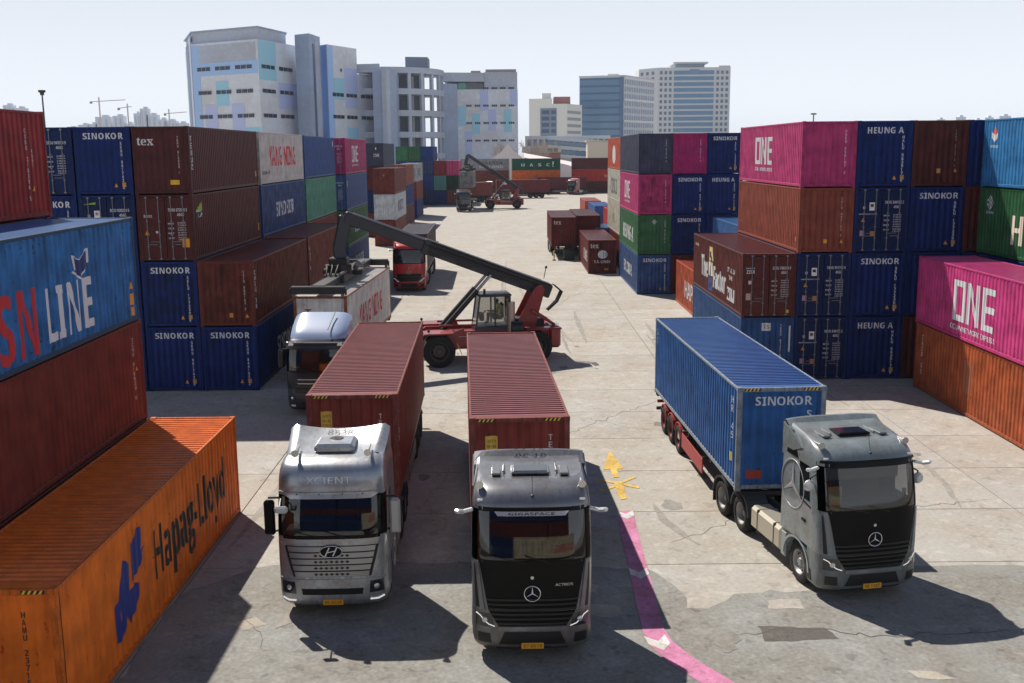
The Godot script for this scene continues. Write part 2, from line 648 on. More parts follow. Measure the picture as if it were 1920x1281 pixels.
func lane_marks() -> void:
	var pinkm := world_mat("paintwear", Color8(222, 140, 180), 3.0, 0.8)
	var whitem := world_mat("paintwear", Color8(232, 230, 226), 3.0, 0.8)
	var yel := world_mat("paintwear", Color8(238, 200, 96), 3.0, 0.8)
	var L := [[3.02, -29.2], [2.94, -27.0], [2.9, -24.8], [2.84, -23.0], [2.82, -21.4], [2.9, -20.7], [3.15, -20.0], [3.7, -19.1], [4.7, -17.6], [6.4, -15.9]]
	var Rr := [[3.5, -29.2], [3.42, -27.0], [3.38, -24.8], [3.33, -23.0], [3.3, -21.5], [3.38, -20.95], [3.7, -20.2], [4.3, -19.2], [5.25, -17.9], [6.8, -16.3]]
	var poly := L.duplicate()
	var rev := Rr.duplicate()
	rev.reverse()
	poly.append_array(rev)
	var t := tag(put("lane_line", flat(poly, 0.012), pinkm), "pink painted guide line curving away with white chevrons", "road marking")
	t.set_meta("group", "painted ground markings")
	for c in [[3.26, -29.0, 0.0], [3.13, -24.75, 0.0], [3.07, -21.0, 0.15]]:
		var ch := []
		for q in [[-0.235, 0.22], [0.0, 0.5], [0.235, 0.22], [0.235, -0.2], [0.0, 0.08], [-0.235, -0.2]]:
			var v := Vector2(q[0], q[1]).rotated(-c[2])
			ch.append([c[0] + v.x, c[1] + v.y])
		put("chevron", flat(ch, 0.016), whitem, t)
	var head := tag(put("arrow_marking", flat([[3.4, -35.5], [3.66, -33.35], [3.44, -33.3], [3.42, -32.4], [3.24, -32.4], [3.22, -33.3], [2.98, -33.25]], 0.012), yel), "yellow painted ground arrow with crossed strokes", "road marking", "painted ground markings")
	for q in [[[3.2, -32.0], [3.48, -32.0], [3.44, -30.3], [3.24, -30.2]], [[2.68, -32.25], [3.22, -31.95], [3.22, -31.75], [2.66, -32.1]], [[3.46, -31.8], [3.95, -31.5], [3.92, -31.25], [3.44, -31.58]], [[2.7, -31.15], [3.2, -31.6], [3.22, -31.4], [2.74, -30.98]], [[3.48, -31.98], [3.9, -32.5], [3.98, -32.35], [3.5, -31.84]]]:
		put("stroke", flat(ragged(q, 0.04, 0.15, 77), 0.0125), yel, head)

# ---------------------------------------------------------------- background buildings
func solid(plan: Array, y0: float, y1: float) -> Mesh:   # plan of (x, z)
	var pv := PackedVector2Array()
	for p in plan:
		pv.append(Vector2(p[0], -p[1]))
	var b := MB.new()
	b.extrude(pv, y0, y1, Transform3D(Basis(Vector3(1, 0, 0), Vector3(0, 0, -1), Vector3(0, 1, 0)), Vector3.ZERO))
	return b.done()

# a piece on the facade that runs from A to B (x, z; left to right as seen from outside)
func fac(parent: Node, called: String, A: Array, B: Array, u0: float, u1: float, y0: float, y1: float, th: float, m: Material, out := 0.0) -> MeshInstance3D:
	var a := Vector2(A[0], A[1])
	var d := (Vector2(B[0], B[1]) - a).normalized()
	var n := Vector2(-d.y, d.x)
	var c := a + d * (u0 + u1) * 0.5 + n * (th * 0.5 + out)
	var o := put(called, boxm(Vector3(u1 - u0, y1 - y0, th)), m, parent, Vector3(c.x, (y0 + y1) * 0.5, c.y))
	o.rotation.y = -atan2(d.y, d.x)
	return o

func win_strip(parent: Node, A: Array, B: Array, u0: float, u1: float, y: float, groups := 3, h := 1.15) -> void:
	var gl := mt(rgb(46, 54, 70), 0.2)
	var w := (u1 - u0) / groups
	for g in groups:
		for k in 3:
			var a := u0 + g * w + k * w * 0.3
			fac(parent, "window", A, B, a, a + w * 0.24, y - h / 2, y + h / 2, 0.1, gl, 0.16)

func build_background() -> void:
	var white := world_mat("wall", Color8(236, 241, 249), 40.0, 0.8)
	var grey := world_mat("wall", Color8(200, 209, 224), 40.0, 0.8)
	var grey2 := world_mat("wall", Color8(176, 191, 217), 40.0, 0.8)
	var blue := mt(Color8(168, 202, 246), 0.7)
	var blue2 := mt(Color8(116, 160, 222), 0.7)
	var cyan := mt(Color8(160, 214, 234), 0.7)
	var lav := mt(Color8(188, 200, 240), 0.7)
	var frame := mt(rgb(90, 102, 126), 0.5)
	# warehouse, first block
	var b := thing("warehouse", "tall windowless warehouse clad in white, blue and lilac panels", "building")
	var N := [-77.0, -330.0]
	var Lf := [-101.7, -345.0]
	var Rt := [-69.8, -352.0]
	put("wall", solid([Lf, N, Rt, [-80, -385], [-111.8, -372]], 0, 45.0), white, b)
	put("roof", solid([[-101.5, -346.0], [-77.2, -332.0], [-72.4, -350], [-82, -383], [-111, -371]], 45.0, 48.6), grey, b)
	put("roof_edge", solid([[-101.9, -345.6], [-77.0, -331.4], [-72.0, -350.2], [-82, -384], [-112, -371.6]], 48.6, 49.0), grey2, b)
	fac(b, "panel", Lf, N, 0.1, 3.4, 10, 44.4, 0.12, blue)
	fac(b, "panel", Lf, N, 3.4, 28.6, 34.9, 38.8, 0.12, blue)
	fac(b, "panel", Lf, N, 3.4, 28.0, 38.9, 44.2, 0.12, grey)
	fac(b, "panel", Lf, N, 10.2, 15.6, 25.4, 33.1, 0.12, cyan)
	fac(b, "panel", Lf, N, 4.9, 10.2, 12, 25.9, 0.12, lav)
	fac(b, "panel", Lf, N, 16.8, 22.1, 14, 26.0, 0.12, lav)
	fac(b, "panel", Lf, N, 22.0, 28.6, 12, 18.6, 0.12, cyan)
	fac(b, "panel", N, Rt, 0.2, 10.5, 33.0, 44.8, 0.12, cyan)
	fac(b, "panel", N, Rt, 11.2, 23.0, 24.6, 32.6, 0.12, lav)
	for y in [37.0, 29.7, 22.2]:
		for u in [[2.4, 8.4], [10.4, 17.2], [19.2, 26.6]]:
			win_strip(b, Lf, N, u[0], u[1], y)
		for u in [[1.6, 9.6], [12.0, 20.6]]:
			win_strip(b, N, Rt, u[0], u[1], y)
	fac(b, "stair_grille", [-111.8, -372], Lf, 8.0, 20.0, 6, 46, 0.3, mt(rgb(84, 112, 150), 0.5))
	fac(b, "corner_trim", [-111.8, -372], Lf, 20.0, 28.6, 6, 47.6, 0.2, grey2)
	# stair tower
	b = thing("stair_tower", "blank blue-grey stair tower between the panelled warehouses", "building")
	var T0 := [-68.7, -346.0]
	var T1 := [-63.4, -342.0]
	var T2 := [-61.9, -353.0]
	put("wall", solid([T0, T1, T2, [-67, -358]], 0, 47.8), grey2, b)
	fac(b, "glazed_slot", T1, T2, 3.2, 4.6, 6, 45, 0.2, mt(rgb(70, 104, 138), 0.3))
	fac(b, "panel", T1, T2, 5.4, 10.8, 6, 46.0, 0.15, grey)
	# second block
	b = thing("warehouse", "second panelled warehouse with a bright blue corner strip", "building")
	var S0 := [-62.9, -356.0]
	var S1 := [-59.6, -352.0]
	var S2 := [-52.2, -368.0]
	var S3 := [-46.6, -378.0]
	put("wall", solid([S0, S1, S2, [-58, -380]], 0, 45.4), white, b)
	put("low_wing", solid([S2, S3, [-52, -384]], 0, 37.0), white, b)
	fac(b, "panel", S0, S1, 0.1, 5.1, 5, 45.2, 0.12, blue2)
	fac(b, "panel", S1, S2, 0.1, 3.2, 5, 45.2, 0.12, blue)
	fac(b, "panel", S1, S2, 9.8, 17.4, 25.4, 38.6, 0.12, lav)
	fac(b, "panel", S1, S2, 3.4, 9.4, 28.0, 35.0, 0.12, cyan)
	fac(b, "panel", S1, S2, 10.6, 17.2, 10, 19.0, 0.12, cyan)
	fac(b, "window", S1, S2, 7.2, 8.2, 37.2, 38.2, 0.1, frame, 0.1)
	for y in [29.6, 22.4]:
		for u in [[2.2, 9.0], [10.4, 17.0]]:
			win_strip(b, S1, S2, u[0], u[1], y)
		win_strip(b, S2, S3, 1.5, 10.0, y)
	# round car ramp: floors as rings, columns between
	ramp(grey, grey2)
	# third block
	b = thing("warehouse", "third panelled warehouse with grey upper band beside the round ramp", "building")
	var C0 := [-24.6, -393.0]
	var C1 := [-19.4, -396.0]
	var C2 := [2.9, -397.0]
	put("tower", solid([[-24.6, -393], [-19.4, -395.5], [-19.4, -412], [-24.6, -412]], 0, 35.2), grey2, b)
	put("wall", solid([C1, C2, [3.2, -430], [-19.4, -430]], 0, 33.2), white, b)
	put("upper_wall", solid([[-9.4, -396.8], [2.8, -397.2], [3.0, -429], [-9.4, -429]], 33.2, 39.4), grey, b)
	put("upper_band", solid([[-24.4, -394.0], [-9.5, -396.6], [-9.5, -429], [-24.4, -429]], 36.0, 39.2), grey, b)
	put("roof_monitor", solid([[-9, -400], [2.4, -400], [2.4, -425], [-9, -425]], 39.4, 40.6), mt(rgb(150, 140, 136), 0.8), b)
	put("roof_monitor", solid([[-14.5, -402], [-11, -402], [-11, -420], [-14.5, -420]], 39.2, 40.3), mt(rgb(150, 140, 136), 0.8), b)
	put("deck_wall", solid([[-19, -402], [-9.6, -402], [-9.6, -428], [-19, -428]], 33.3, 35.9), grey, b)  # set-back wall under the upper band, same grey as the walls
	put("green_screen", solid([[-19.2, -397], [-16.2, -397], [-16.2, -397.4], [-19.2, -397.4]], 33.2, 35.6), mt(rgb(110, 170, 150), 0.7), b)
	for q in [[0.2, 3.0, 20.0, 27.2, cyan], [2.6, 5.2, 6, 18.0, lav], [5.3, 8.2, 17.0, 24.6, cyan], [8.4, 11.4, 25.6, 33.0, lav], [11.4, 14.3, 18.2, 26.0, lav], [17.2, 20.0, 17.6, 26.0, cyan], [19.6, 22.2, 27, 33.0, lav]]:
		fac(b, "panel", C1, C2, q[0], q[1], q[2], q[3], 0.12, q[4])
	for y in [33.6, 27.3, 21.0, 14.6]:
		for k in 6:
			if y < 33 or k > 1:
				win_strip(b, C1, C2, 3.2 + k * 3.15, 5.6 + k * 3.15, y, 1, 0.7)
	# beige office block
	b = thing("office_block", "beige office block with red rooftop plant room", "building")
	var Be0 := [9.3, -520.0]
	var Be1 := [27.4, -516.0]
	var Be2 := [36.0, -534.0]
	var beige := mt(Color8(226, 225, 219), 0.8)
	put("wall", solid([Be0, Be1, Be2, [14, -545]], 0, 33.0), beige, b)
	put("wall", solid([Be0, [20.5, -517.6], [20.5, -535], [12, -540]], 33.0, 35.6), beige, b)
	put("plant_room", solid([[21.5, -522], [29.5, -522], [29.5, -532], [21.5, -532]], 33.0, 36.6), mt(rgb(164, 112, 108), 0.8), b)
	put("plant_room", solid([[15.5, -520], [20.0, -520], [20.0, -530], [15.5, -530]], 35.6, 38.2), beige, b)
	fac(b, "window_bay", Be0, Be1, 5.6, 13.6, 12, 31.0, 0.25, mt(rgb(120, 140, 160), 0.4))
	for k in 6:
		fac(b, "window", Be0, Be1, 6.4, 10.0, 13.2 + k * 3.0, 15.0 + k * 3.0, 0.15, mt(rgb(70, 92, 120), 0.2), 0.26)
		fac(b, "window", Be0, Be1, 11.0, 13.2, 13.2 + k * 3.0, 15.0 + k * 3.0, 0.15, mt(rgb(70, 92, 120), 0.2), 0.26)
		fac(b, "window_band", Be1, Be2, 1.0, 18.0, 12.4 + k * 3.2, 13.8 + k * 3.2, 0.15, mt(rgb(140, 146, 150), 0.4))
	# glass office
	b = thing("glass_office", "blue glass office block with white gridded flank", "building")
	var G0 := [36.5, -562.0]
	var G1 := [59.2, -556.0]
	var G2 := [80.0, -592.0]
	put("wall", solid([G0, G1, G2, [52, -600]], 0, 48.2), mt(Color8(196, 202, 208), 0.7), b)
	var gm := mt(rgb(70, 116, 152), 0.12, 0.0, "", 0.5)
	var gd := mt(rgb(58, 98, 134), 0.2)
	for k in 12:
		fac(b, "glass_band", G0, G1, 0.3, 23.2, 4.0 + k * 3.65, 6.6 + k * 3.65, 0.2, gm)
		fac(b, "spandrel", G0, G1, 0.3, 23.2, 6.6 + k * 3.65, 7.65 + k * 3.65, 0.12, gd)
		if k % 3 == 2:
			fac(b, "white_band", G1, G2, 0.2, 41.0, 6.9 + k * 3.65, 8.0 + k * 3.65, 0.5, mt(Color8(222, 224, 226), 0.7))
		for q in 13:
			fac(b, "window", G1, G2, 1.0 + q * 3.1, 2.9 + q * 3.1, 4.4 + k * 3.65, 6.6 + k * 3.65, 0.15, mt(rgb(120, 136, 160), 0.2))
	fac(b, "corner_fin", G0, G1, 21.6, 23.4, 0, 48.2, 0.5, mt(rgb(80, 110, 148), 0.3))
	put("roof_edge", solid([[36.2, -562], [59.4, -555.6], [80.4, -592], [52, -600.6]], 48.2, 49.0), mt(Color8(196, 202, 208), 0.7), b)
	put("roof_plant", solid([[52, -570], [58, -570], [58, -580], [52, -580]], 49.0, 50.6), beige, b)
	# office tower
	b = thing("office_tower", "pale office tower with banded glass centre and canopy roof", "building")
	var O0 := [93.4, -676.0]
	var O1 := [139.0, -676.0]
	var OL := [83.0, -690.0]
	var pale := mt(Color8(204, 208, 212), 0.7)
	put("wall", solid([OL, O0, O1, [139, -710], [83, -710]], 0, 61.6), pale, b)
	put("roof_canopy", solid([[103, -676.5], [125, -676.5], [125, -700], [103, -700]], 64.0, 65.0), pale, b)
	put("roof_storey", solid([[104.5, -679], [123, -679], [123, -698], [104.5, -698]], 61.6, 64.0), mt(rgb(150, 166, 180), 0.5), b)
	put("roof_corner", solid([[131.6, -676.4], [138.8, -676.4], [138.8, -690], [131.6, -690]], 61.6, 62.6), pale, b)
	var tg := mt(rgb(78, 124, 162), 0.15, 0.0, "", 0.5)
	for k in 16:
		var y := 4.0 + k * 3.55
		fac(b, "glass_band", O0, O1, 10.0, 35.2, y, y + 2.4, 0.25, tg)
		for q in 3:
			fac(b, "window", O0, O1, 1.2 + q * 2.9, 2.8 + q * 2.9, y + 0.2, y + 2.2, 0.15, mt(rgb(96, 112, 136), 0.2))
			fac(b, "window", O0, O1, 36.8 + q * 2.9, 38.4 + q * 2.9, y + 0.2, y + 2.2, 0.15, mt(rgb(96, 112, 136), 0.2))
			fac(b, "window", OL, O0, 1.8 + q * 5.0, 4.0 + q * 5.0, y + 0.2, y + 2.2, 0.15, mt(rgb(96, 112, 136), 0.2))
	fac(b, "sign_panel", O0, O1, 20.0, 26.0, 58.2, 60.4, 0.4, mt(rgb(110, 140, 176), 0.4))
	# low white building with sloping glazed front
	b = thing("low_building", "low white building with sloping window bands behind the tent", "building")
	var W0 := [6.0, -430.0]
	var W1 := [40.5, -430.0]
	put("wall", solid([W0, W1, [41, -460], [6, -460]], 0, 16.6), mt(Color8(206, 212, 216), 0.7), b)
	for k in 3:
		for q in 14:
			fac(b, "window", W0, W1, 0.9 + q * 2.42, 2.5 + q * 2.42, 4.0 + k * 4.3, 6.6 + k * 4.3, 0.15, mt(rgb(104, 130, 152), 0.2))
	for k in 3:
		var f := fac(b, "sloping_fascia", W0, W1, 9.0, 34.0, 7.2 + k * 3.4, 8.6 + k * 3.4, 0.8, mt(Color8(206, 216, 222), 0.6), 0.4)
		f.rotation.z = -0.085
		if k < 2:
			var f2 := fac(b, "sloping_glass", W0, W1, 9.0, 34.0, 8.8 + k * 3.4, 10.4 + k * 3.4, 0.5, mt(rgb(96, 132, 160), 0.15, 0.0, "", 0.5), 0.4)
			f2.rotation.z = -0.085
	# brick shed
	b = thing("brick_shed", "long cream and brick shed behind the tent", "building")
	put("wall", solid([[5.6, -402], [19, -402], [19, -415], [5.6, -415]], 0, 10.0), mt(rgb(164, 106, 98), 0.8), b)
	put("upper_wall", solid([[4.6, -401.6], [19.2, -401.6], [19.2, -415], [4.6, -415]], 10.0, 12.2), mt(Color8(206, 198, 180), 0.8), b)
	for q in [[3.4, 5.0], [5.6, 7.0], [9.4, 11.4], [11.8, 13.4]]:
		fac(b, "window", [4.6, -401.6], [19.2, -401.6], q[0], q[1], 10.2, 11.6, 0.1, mt(rgb(140, 124, 112), 0.4))
	b = thing("gatehouse", "cream gatehouse wall behind the far dark red container", "building")
	put("wall", solid([[24.0, -330], [31.0, -330], [31.0, -336], [24.0, -336]], 0, 13.2), mt(Color8(206, 196, 180), 0.8), b)
	put("roof", solid([[23.6, -329.6], [31.4, -329.6], [31.4, -336.4], [23.6, -336.4]], 13.2, 13.6), mt(Color8(190, 184, 172), 0.8), b)
	# marquee
	b = thing("marquee", "white peaked tent rising behind the far containers", "tent")
	var cloth := mt(Color8(214, 206, 206), 0.8)
	put("gable", cached("gable", func(m: MB):
		m.extrude(PackedVector2Array([Vector2(-7.0, 0), Vector2(5.6, 0), Vector2(5.6, 7.6), Vector2(3.6, 8.6), Vector2(1.4, 10.2), Vector2(-0.7, 12.5), Vector2(-2.8, 10.2), Vector2(-5.0, 8.7), Vector2(-7.0, 7.8)]), 0.0, 0.4)), cloth, b, Vector3(0, 0, -300))
	put("roof", cached("tentroof", func(m: MB):
		var pr := [Vector2(-7.0, 7.8), Vector2(-5.0, 8.7), Vector2(-2.8, 10.2), Vector2(-0.7, 12.5), Vector2(1.4, 10.2), Vector2(3.6, 8.6), Vector2(5.6, 7.6)]
		for i in 6:
			var a: Vector2 = pr[i]
			var d: Vector2 = pr[i + 1]
			m.quad(Vector3(a.x, a.y, -300), Vector3(d.x, d.y, -300), Vector3(lerpf(d.x, -0.7, 0.7), d.y * 0.8 + 1.4, -312), Vector3(lerpf(a.x, -0.7, 0.7), a.y * 0.8 + 1.4, -312))), cloth, b)
	put("annex", cached("annex", func(m: MB):
		m.extrude(PackedVector2Array([Vector2(4.4, 0), Vector2(20.4, 0), Vector2(20.4, 5.4), Vector2(15.0, 6.9), Vector2(4.4, 8.6)]), -1.0, 0.2)), mt(Color8(206, 204, 206), 0.8), b, Vector3(0, 0, -301.5))
	put("annex_roof", cached("annexr", func(m: MB):
		m.quad(Vector3(4.0, 8.75, -301.2), Vector3(20.8, 5.5, -301.2), Vector3(22, 6.6, -318), Vector3(4.0, 10.0, -318))), cloth, b)
	far_things()

func ramp(grey: Material, grey2: Material) -> void:
	var b := thing("ramp_building", "round multi-storey vehicle ramp with open floors and columns", "building")
	var c := Vector2(-46.0, -392.0)
	var r := 22.0
	var dark := mt(rgb(96, 104, 116), 0.85)  # core colour carries the shade inside the open floors
	var floors := [8.2, 15.6, 23.0, 30.4, 37.6]
	for f in floors.size():
		var y: float = floors[f]
		put("floor_ring", cached("ring %.1f" % y, func(m: MB):
			for i in 28:
				var a0 := lerpf(-0.35, PI * 0.62, i / 28.0)
				var a1 := lerpf(-0.35, PI * 0.62, (i + 1) / 28.0)
				var P := func(a: float, rr: float, yy: float) -> Vector3: return Vector3(c.x + sin(a) * rr, yy, c.y + cos(a) * rr)
				m.quad(P.call(a0, r, y), P.call(a1, r, y), P.call(a1, r, y + 2.0), P.call(a0, r, y + 2.0))
				m.quad(P.call(a0, r - 8.0, y), P.call(a1, r - 8.0, y), P.call(a1, r, y), P.call(a0, r, y))
				m.quad(P.call(a0, r, y + 2.0), P.call(a1, r, y + 2.0), P.call(a1, r - 0.5, y + 2.0), P.call(a0, r - 0.5, y + 2.0))
				m.quad(P.call(a0, r - 8.0, y + 0.6), P.call(a0, r - 0.5, y + 0.6), P.call(a1, r - 0.5, y + 0.6), P.call(a1, r - 8.0, y + 0.6))), grey, b)
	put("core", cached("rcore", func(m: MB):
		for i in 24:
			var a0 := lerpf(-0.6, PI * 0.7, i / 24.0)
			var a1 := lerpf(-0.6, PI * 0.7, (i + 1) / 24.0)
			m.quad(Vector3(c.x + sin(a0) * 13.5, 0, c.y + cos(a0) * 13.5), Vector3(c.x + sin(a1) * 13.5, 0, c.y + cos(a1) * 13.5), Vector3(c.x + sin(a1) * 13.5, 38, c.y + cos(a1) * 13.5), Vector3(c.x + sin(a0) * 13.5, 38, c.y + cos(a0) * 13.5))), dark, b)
	for k in 8:
		var a := lerpf(0.05, PI * 0.56, k / 7.0)
		for f in 5:
			var y0: float = 0.0 if f == 0 else floors[f - 1] + 2.0
			put("column", boxm(Vector3(1.1, floors[f] - y0, 1.1)), grey, b, Vector3(c.x + sin(a) * (r - 0.7), (y0 + floors[f]) / 2, c.y + cos(a) * (r - 0.7)), a)
	for k in 3:
		var a := lerpf(0.35, PI * 0.42, k / 2.0)
		put("inner_column", boxm(Vector3(1.0, 37.0, 1.0)), mt(rgb(186, 188, 192), 0.8), b, Vector3(c.x + sin(a) * 15.0, 18.5, c.y + cos(a) * 15.0), a)
	put("infill_wall", cached("infill", func(m: MB):
		for i in 6:
			var a0 := lerpf(0.42, 0.86, i / 6.0)
			var a1 := lerpf(0.42, 0.86, (i + 1) / 6.0)
			m.quad(Vector3(c.x + sin(a0) * 21.3, 0, c.y + cos(a0) * 21.3), Vector3(c.x + sin(a1) * 21.3, 0, c.y + cos(a1) * 21.3), Vector3(c.x + sin(a1) * 21.3, 8.1, c.y + cos(a1) * 21.3), Vector3(c.x + sin(a0) * 21.3, 8.1, c.y + cos(a0) * 21.3))), mt(rgb(176, 160, 150), 0.85), b)
	put("side_tower", solid([[-46.5, -364], [-41.0, -362.4], [-38.8, -366], [-38.8, -376], [-46.5, -376]], 0, 37.6), grey2, b)
	put("side_tower", solid([[-43.2, -362.0], [-41.6, -361.4], [-40.6, -362.6], [-40.6, -366], [-43.2, -366]], 0, 38.0), grey, b)
	put("roof_beam", solid([[-54, -369.4], [-44.6, -367.4], [-44.6, -369.4], [-54, -371.4]], 37.6, 40.4), grey, b)
	put("plant_room", solid([[-37.2, -384], [-29.4, -386], [-29.4, -396], [-37.2, -396]], 38.0, 44.0), mt(rgb(108, 122, 138), 0.7), b)

func far_things() -> void:
	# lamp mast
	var t := thing("lamp_mast", "tall thin lamp mast beside the red container", "lamp post", Vector3(-61.1, 0, -140))
	put("pole", cached("mastp", func(b: MB): b.tube([Vector3.ZERO, Vector3(0, 18.4, 0)], [0.2, 0.1], 8)), mt(rgb(70, 72, 78), 0.6), t)
	put("crown", cached("mastc", func(b: MB):
		b.tube([Vector3(0, 18.2, 0), Vector3(0, 18.7, 0)], 0.26, 10)
		for k in 6:
			var a := TAU * k / 6
			b.box(Vector3(cos(a) * 0.32, 18.7, sin(a) * 0.32), Vector3(0.26, 0.3, 0.26), 0.04)), mt(rgb(46, 46, 50), 0.6), t)
	t = thing("lamp_mast", "slim lamp mast showing above the pink topmost container", "lamp post", Vector3(142.3, 0, -500))
	put("pole", cached("mast2", func(b: MB): b.tube([Vector3.ZERO, Vector3(0, 26.4, 0)], 0.3, 8)), mt(rgb(110, 112, 116), 0.6), t)
	put("crown", cached("mast2c", func(b: MB): b.box(Vector3(0, 26.6, 0), Vector3(2.6, 0.7, 1.0), 0.2)), mt(rgb(80, 80, 84), 0.6), t)
	# blocks of flats, far off; distance haze is put into their pale colours
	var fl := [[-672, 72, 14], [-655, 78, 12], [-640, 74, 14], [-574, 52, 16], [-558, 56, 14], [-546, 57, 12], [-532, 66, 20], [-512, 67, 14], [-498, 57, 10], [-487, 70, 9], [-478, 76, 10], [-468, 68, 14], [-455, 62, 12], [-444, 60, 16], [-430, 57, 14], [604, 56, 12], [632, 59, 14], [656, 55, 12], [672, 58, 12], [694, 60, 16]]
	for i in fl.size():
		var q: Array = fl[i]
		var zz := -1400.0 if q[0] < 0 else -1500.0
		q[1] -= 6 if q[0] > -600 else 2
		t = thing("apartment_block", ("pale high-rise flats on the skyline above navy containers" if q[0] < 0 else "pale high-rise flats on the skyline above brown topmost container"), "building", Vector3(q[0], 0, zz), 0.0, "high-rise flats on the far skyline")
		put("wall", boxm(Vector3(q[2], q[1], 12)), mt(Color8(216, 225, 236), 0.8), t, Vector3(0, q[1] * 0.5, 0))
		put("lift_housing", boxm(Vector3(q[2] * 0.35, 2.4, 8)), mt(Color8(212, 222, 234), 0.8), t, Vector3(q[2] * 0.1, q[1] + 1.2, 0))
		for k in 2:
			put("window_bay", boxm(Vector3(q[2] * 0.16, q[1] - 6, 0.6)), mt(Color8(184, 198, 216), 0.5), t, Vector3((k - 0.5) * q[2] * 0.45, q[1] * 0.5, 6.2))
	# tower cranes
	for q in [[-499, 80, -11, 32], [-465, 72, -12, 5], [-415, 65, -6, 22]]:
		t = thing("tower_crane", "thin tower crane above the far flats, %s jib" % {32: "longest", 5: "shortest", 22: "lowest"}[q[3]], "crane", Vector3(q[0], 0, -1300), 0.0, "tower cranes on the far skyline")
		put("mast", boxm(Vector3(1.3, q[1], 1.3)), mt(rgb(196, 184, 178), 0.7), t, Vector3(0, q[1] * 0.5, 0))
		put("jib", cached("jib %s" % [q], func(b: MB): b.beam(Vector3(q[2], q[1] - 5.5, 0), Vector3(q[3], q[1] - 3.5, 0), 0.9, 0.9)), mt(rgb(196, 184, 178), 0.7), t)
		put("counterweight", boxm(Vector3(2.4, 2.6, 2)), mt(rgb(110, 110, 114), 0.7), t, Vector3(q[2] + 1.2, q[1] - 6.4, 0))
	# bare trees beside the tent
	for q in [[-2.6, -322, 13.0, 3], [8.2, -360, 15.0, 8], [10.6, -366, 13.5, 11]]:
		bare_tree(q[0], q[1], q[2], q[3])

func bare_tree(x: float, z: float, h: float, sd: int) -> void:
	var rg := RandomNumberGenerator.new()
	rg.seed = sd
	var t := thing("bare_tree", "%s leafless tree standing behind the white tent" % {3: "tall", 5: "middling", 8: "tallest", 11: "broad", 14: "shortest"}[sd], "tree", Vector3(x, 0, z), 0.0, "leafless trees behind the tent")
	var tb := MB.new()
	tb.tube([Vector3.ZERO, Vector3(0.1, h * 0.25, 0), Vector3(0, h * 0.5, 0.1)], [0.32, 0.26, 0.18], 7)
	put("trunk", tb.done(), mt(rgb(104, 92, 84), 0.9), t)
	var cb := MB.new()
	var todo := []
	for k in 8:
		todo.append([Vector3(0, h * rg.randf_range(0.25, 0.5), 0), Vector3(rg.randf_range(-1, 1), rg.randf_range(0.9, 1.8), rg.randf_range(-1, 1)).normalized(), h * 0.32, 0.12, 0])
	while todo:
		var q: Array = todo.pop_back()
		var e: Vector3 = q[0] + q[1] * q[2]
		cb.tube([q[0], (q[0] + e) * 0.5 + Vector3(rg.randf_range(-0.15, 0.15), 0.1, 0), e], [q[3], q[3] * 0.8, q[3] * 0.6], 4, false)
		if q[4] < 3:
			for k in 4:
				var d: Vector3 = (q[1] + Vector3(rg.randf_range(-0.9, 0.9), rg.randf_range(-0.2, 0.7), rg.randf_range(-0.9, 0.9))).normalized()
				todo.append([q[0].lerp(e, rg.randf_range(0.45, 1.0)), d, q[2] * rg.randf_range(0.5, 0.75), q[3] * 0.55, q[4] + 1])
	put("crown", cb.done(), mt(rgb(164, 152, 148), 0.9), t)

# ---------------------------------------------------------------- shipping containers
# a corrugated sheet: breaks along u with the depth at each, from u0 to u1
func corr(u0: float, u1: float, pitch: float, depth: float, slope := 0.23) -> Array:
	var out := []
	var k := int(floor((u1 - u0) / pitch))
	var p := (u1 - u0) / k
	for i in k:
		var u := u0 + i * p
		out.append([u, 0.0])
		out.append([u + p * (0.5 - slope), 0.0])
		out.append([u + p * 0.5, depth])
		out.append([u + p * (1.0 - slope), depth])
	out.append([u1, 0.0])
	return out

func depth_at(pr: Array, u: float) -> float:
	if u <= pr[0][0] or u >= pr[-1][0]:
		return 0.0
	var lo := 0
	var hi := pr.size() - 1
	while hi - lo > 1:
		var m := (lo + hi) / 2
		if pr[m][0] <= u:
			lo = m
		else:
			hi = m
	return lerpf(pr[lo][1], pr[hi][1], (u - pr[lo][0]) / (pr[hi][0] - pr[lo][0]))

func side_profile(ln: float) -> Array: return corr(0.15, ln - 0.15, 0.278, 0.029)
func end_profile() -> Array: return corr(0.13, CW - 0.13, 0.25, 0.036)

# knocks and bulges in a side sheet: how far it stands in at (u, v)
var dents: Array = []
func dent(k: int, u: float, v: float) -> float:
	if dents.is_empty():
		for i in 3:
			dents.append(noise(90 + i, 0.55, 2))
	var w := clampf(minf(minf(u - 0.15, 12.0 - u) / 0.5, minf(v - 0.2, 2.8 - v) / 0.3), 0.0, 1.0)
	return w * 0.016 * dents[k].get_noise_2d(u, v * 1.3)

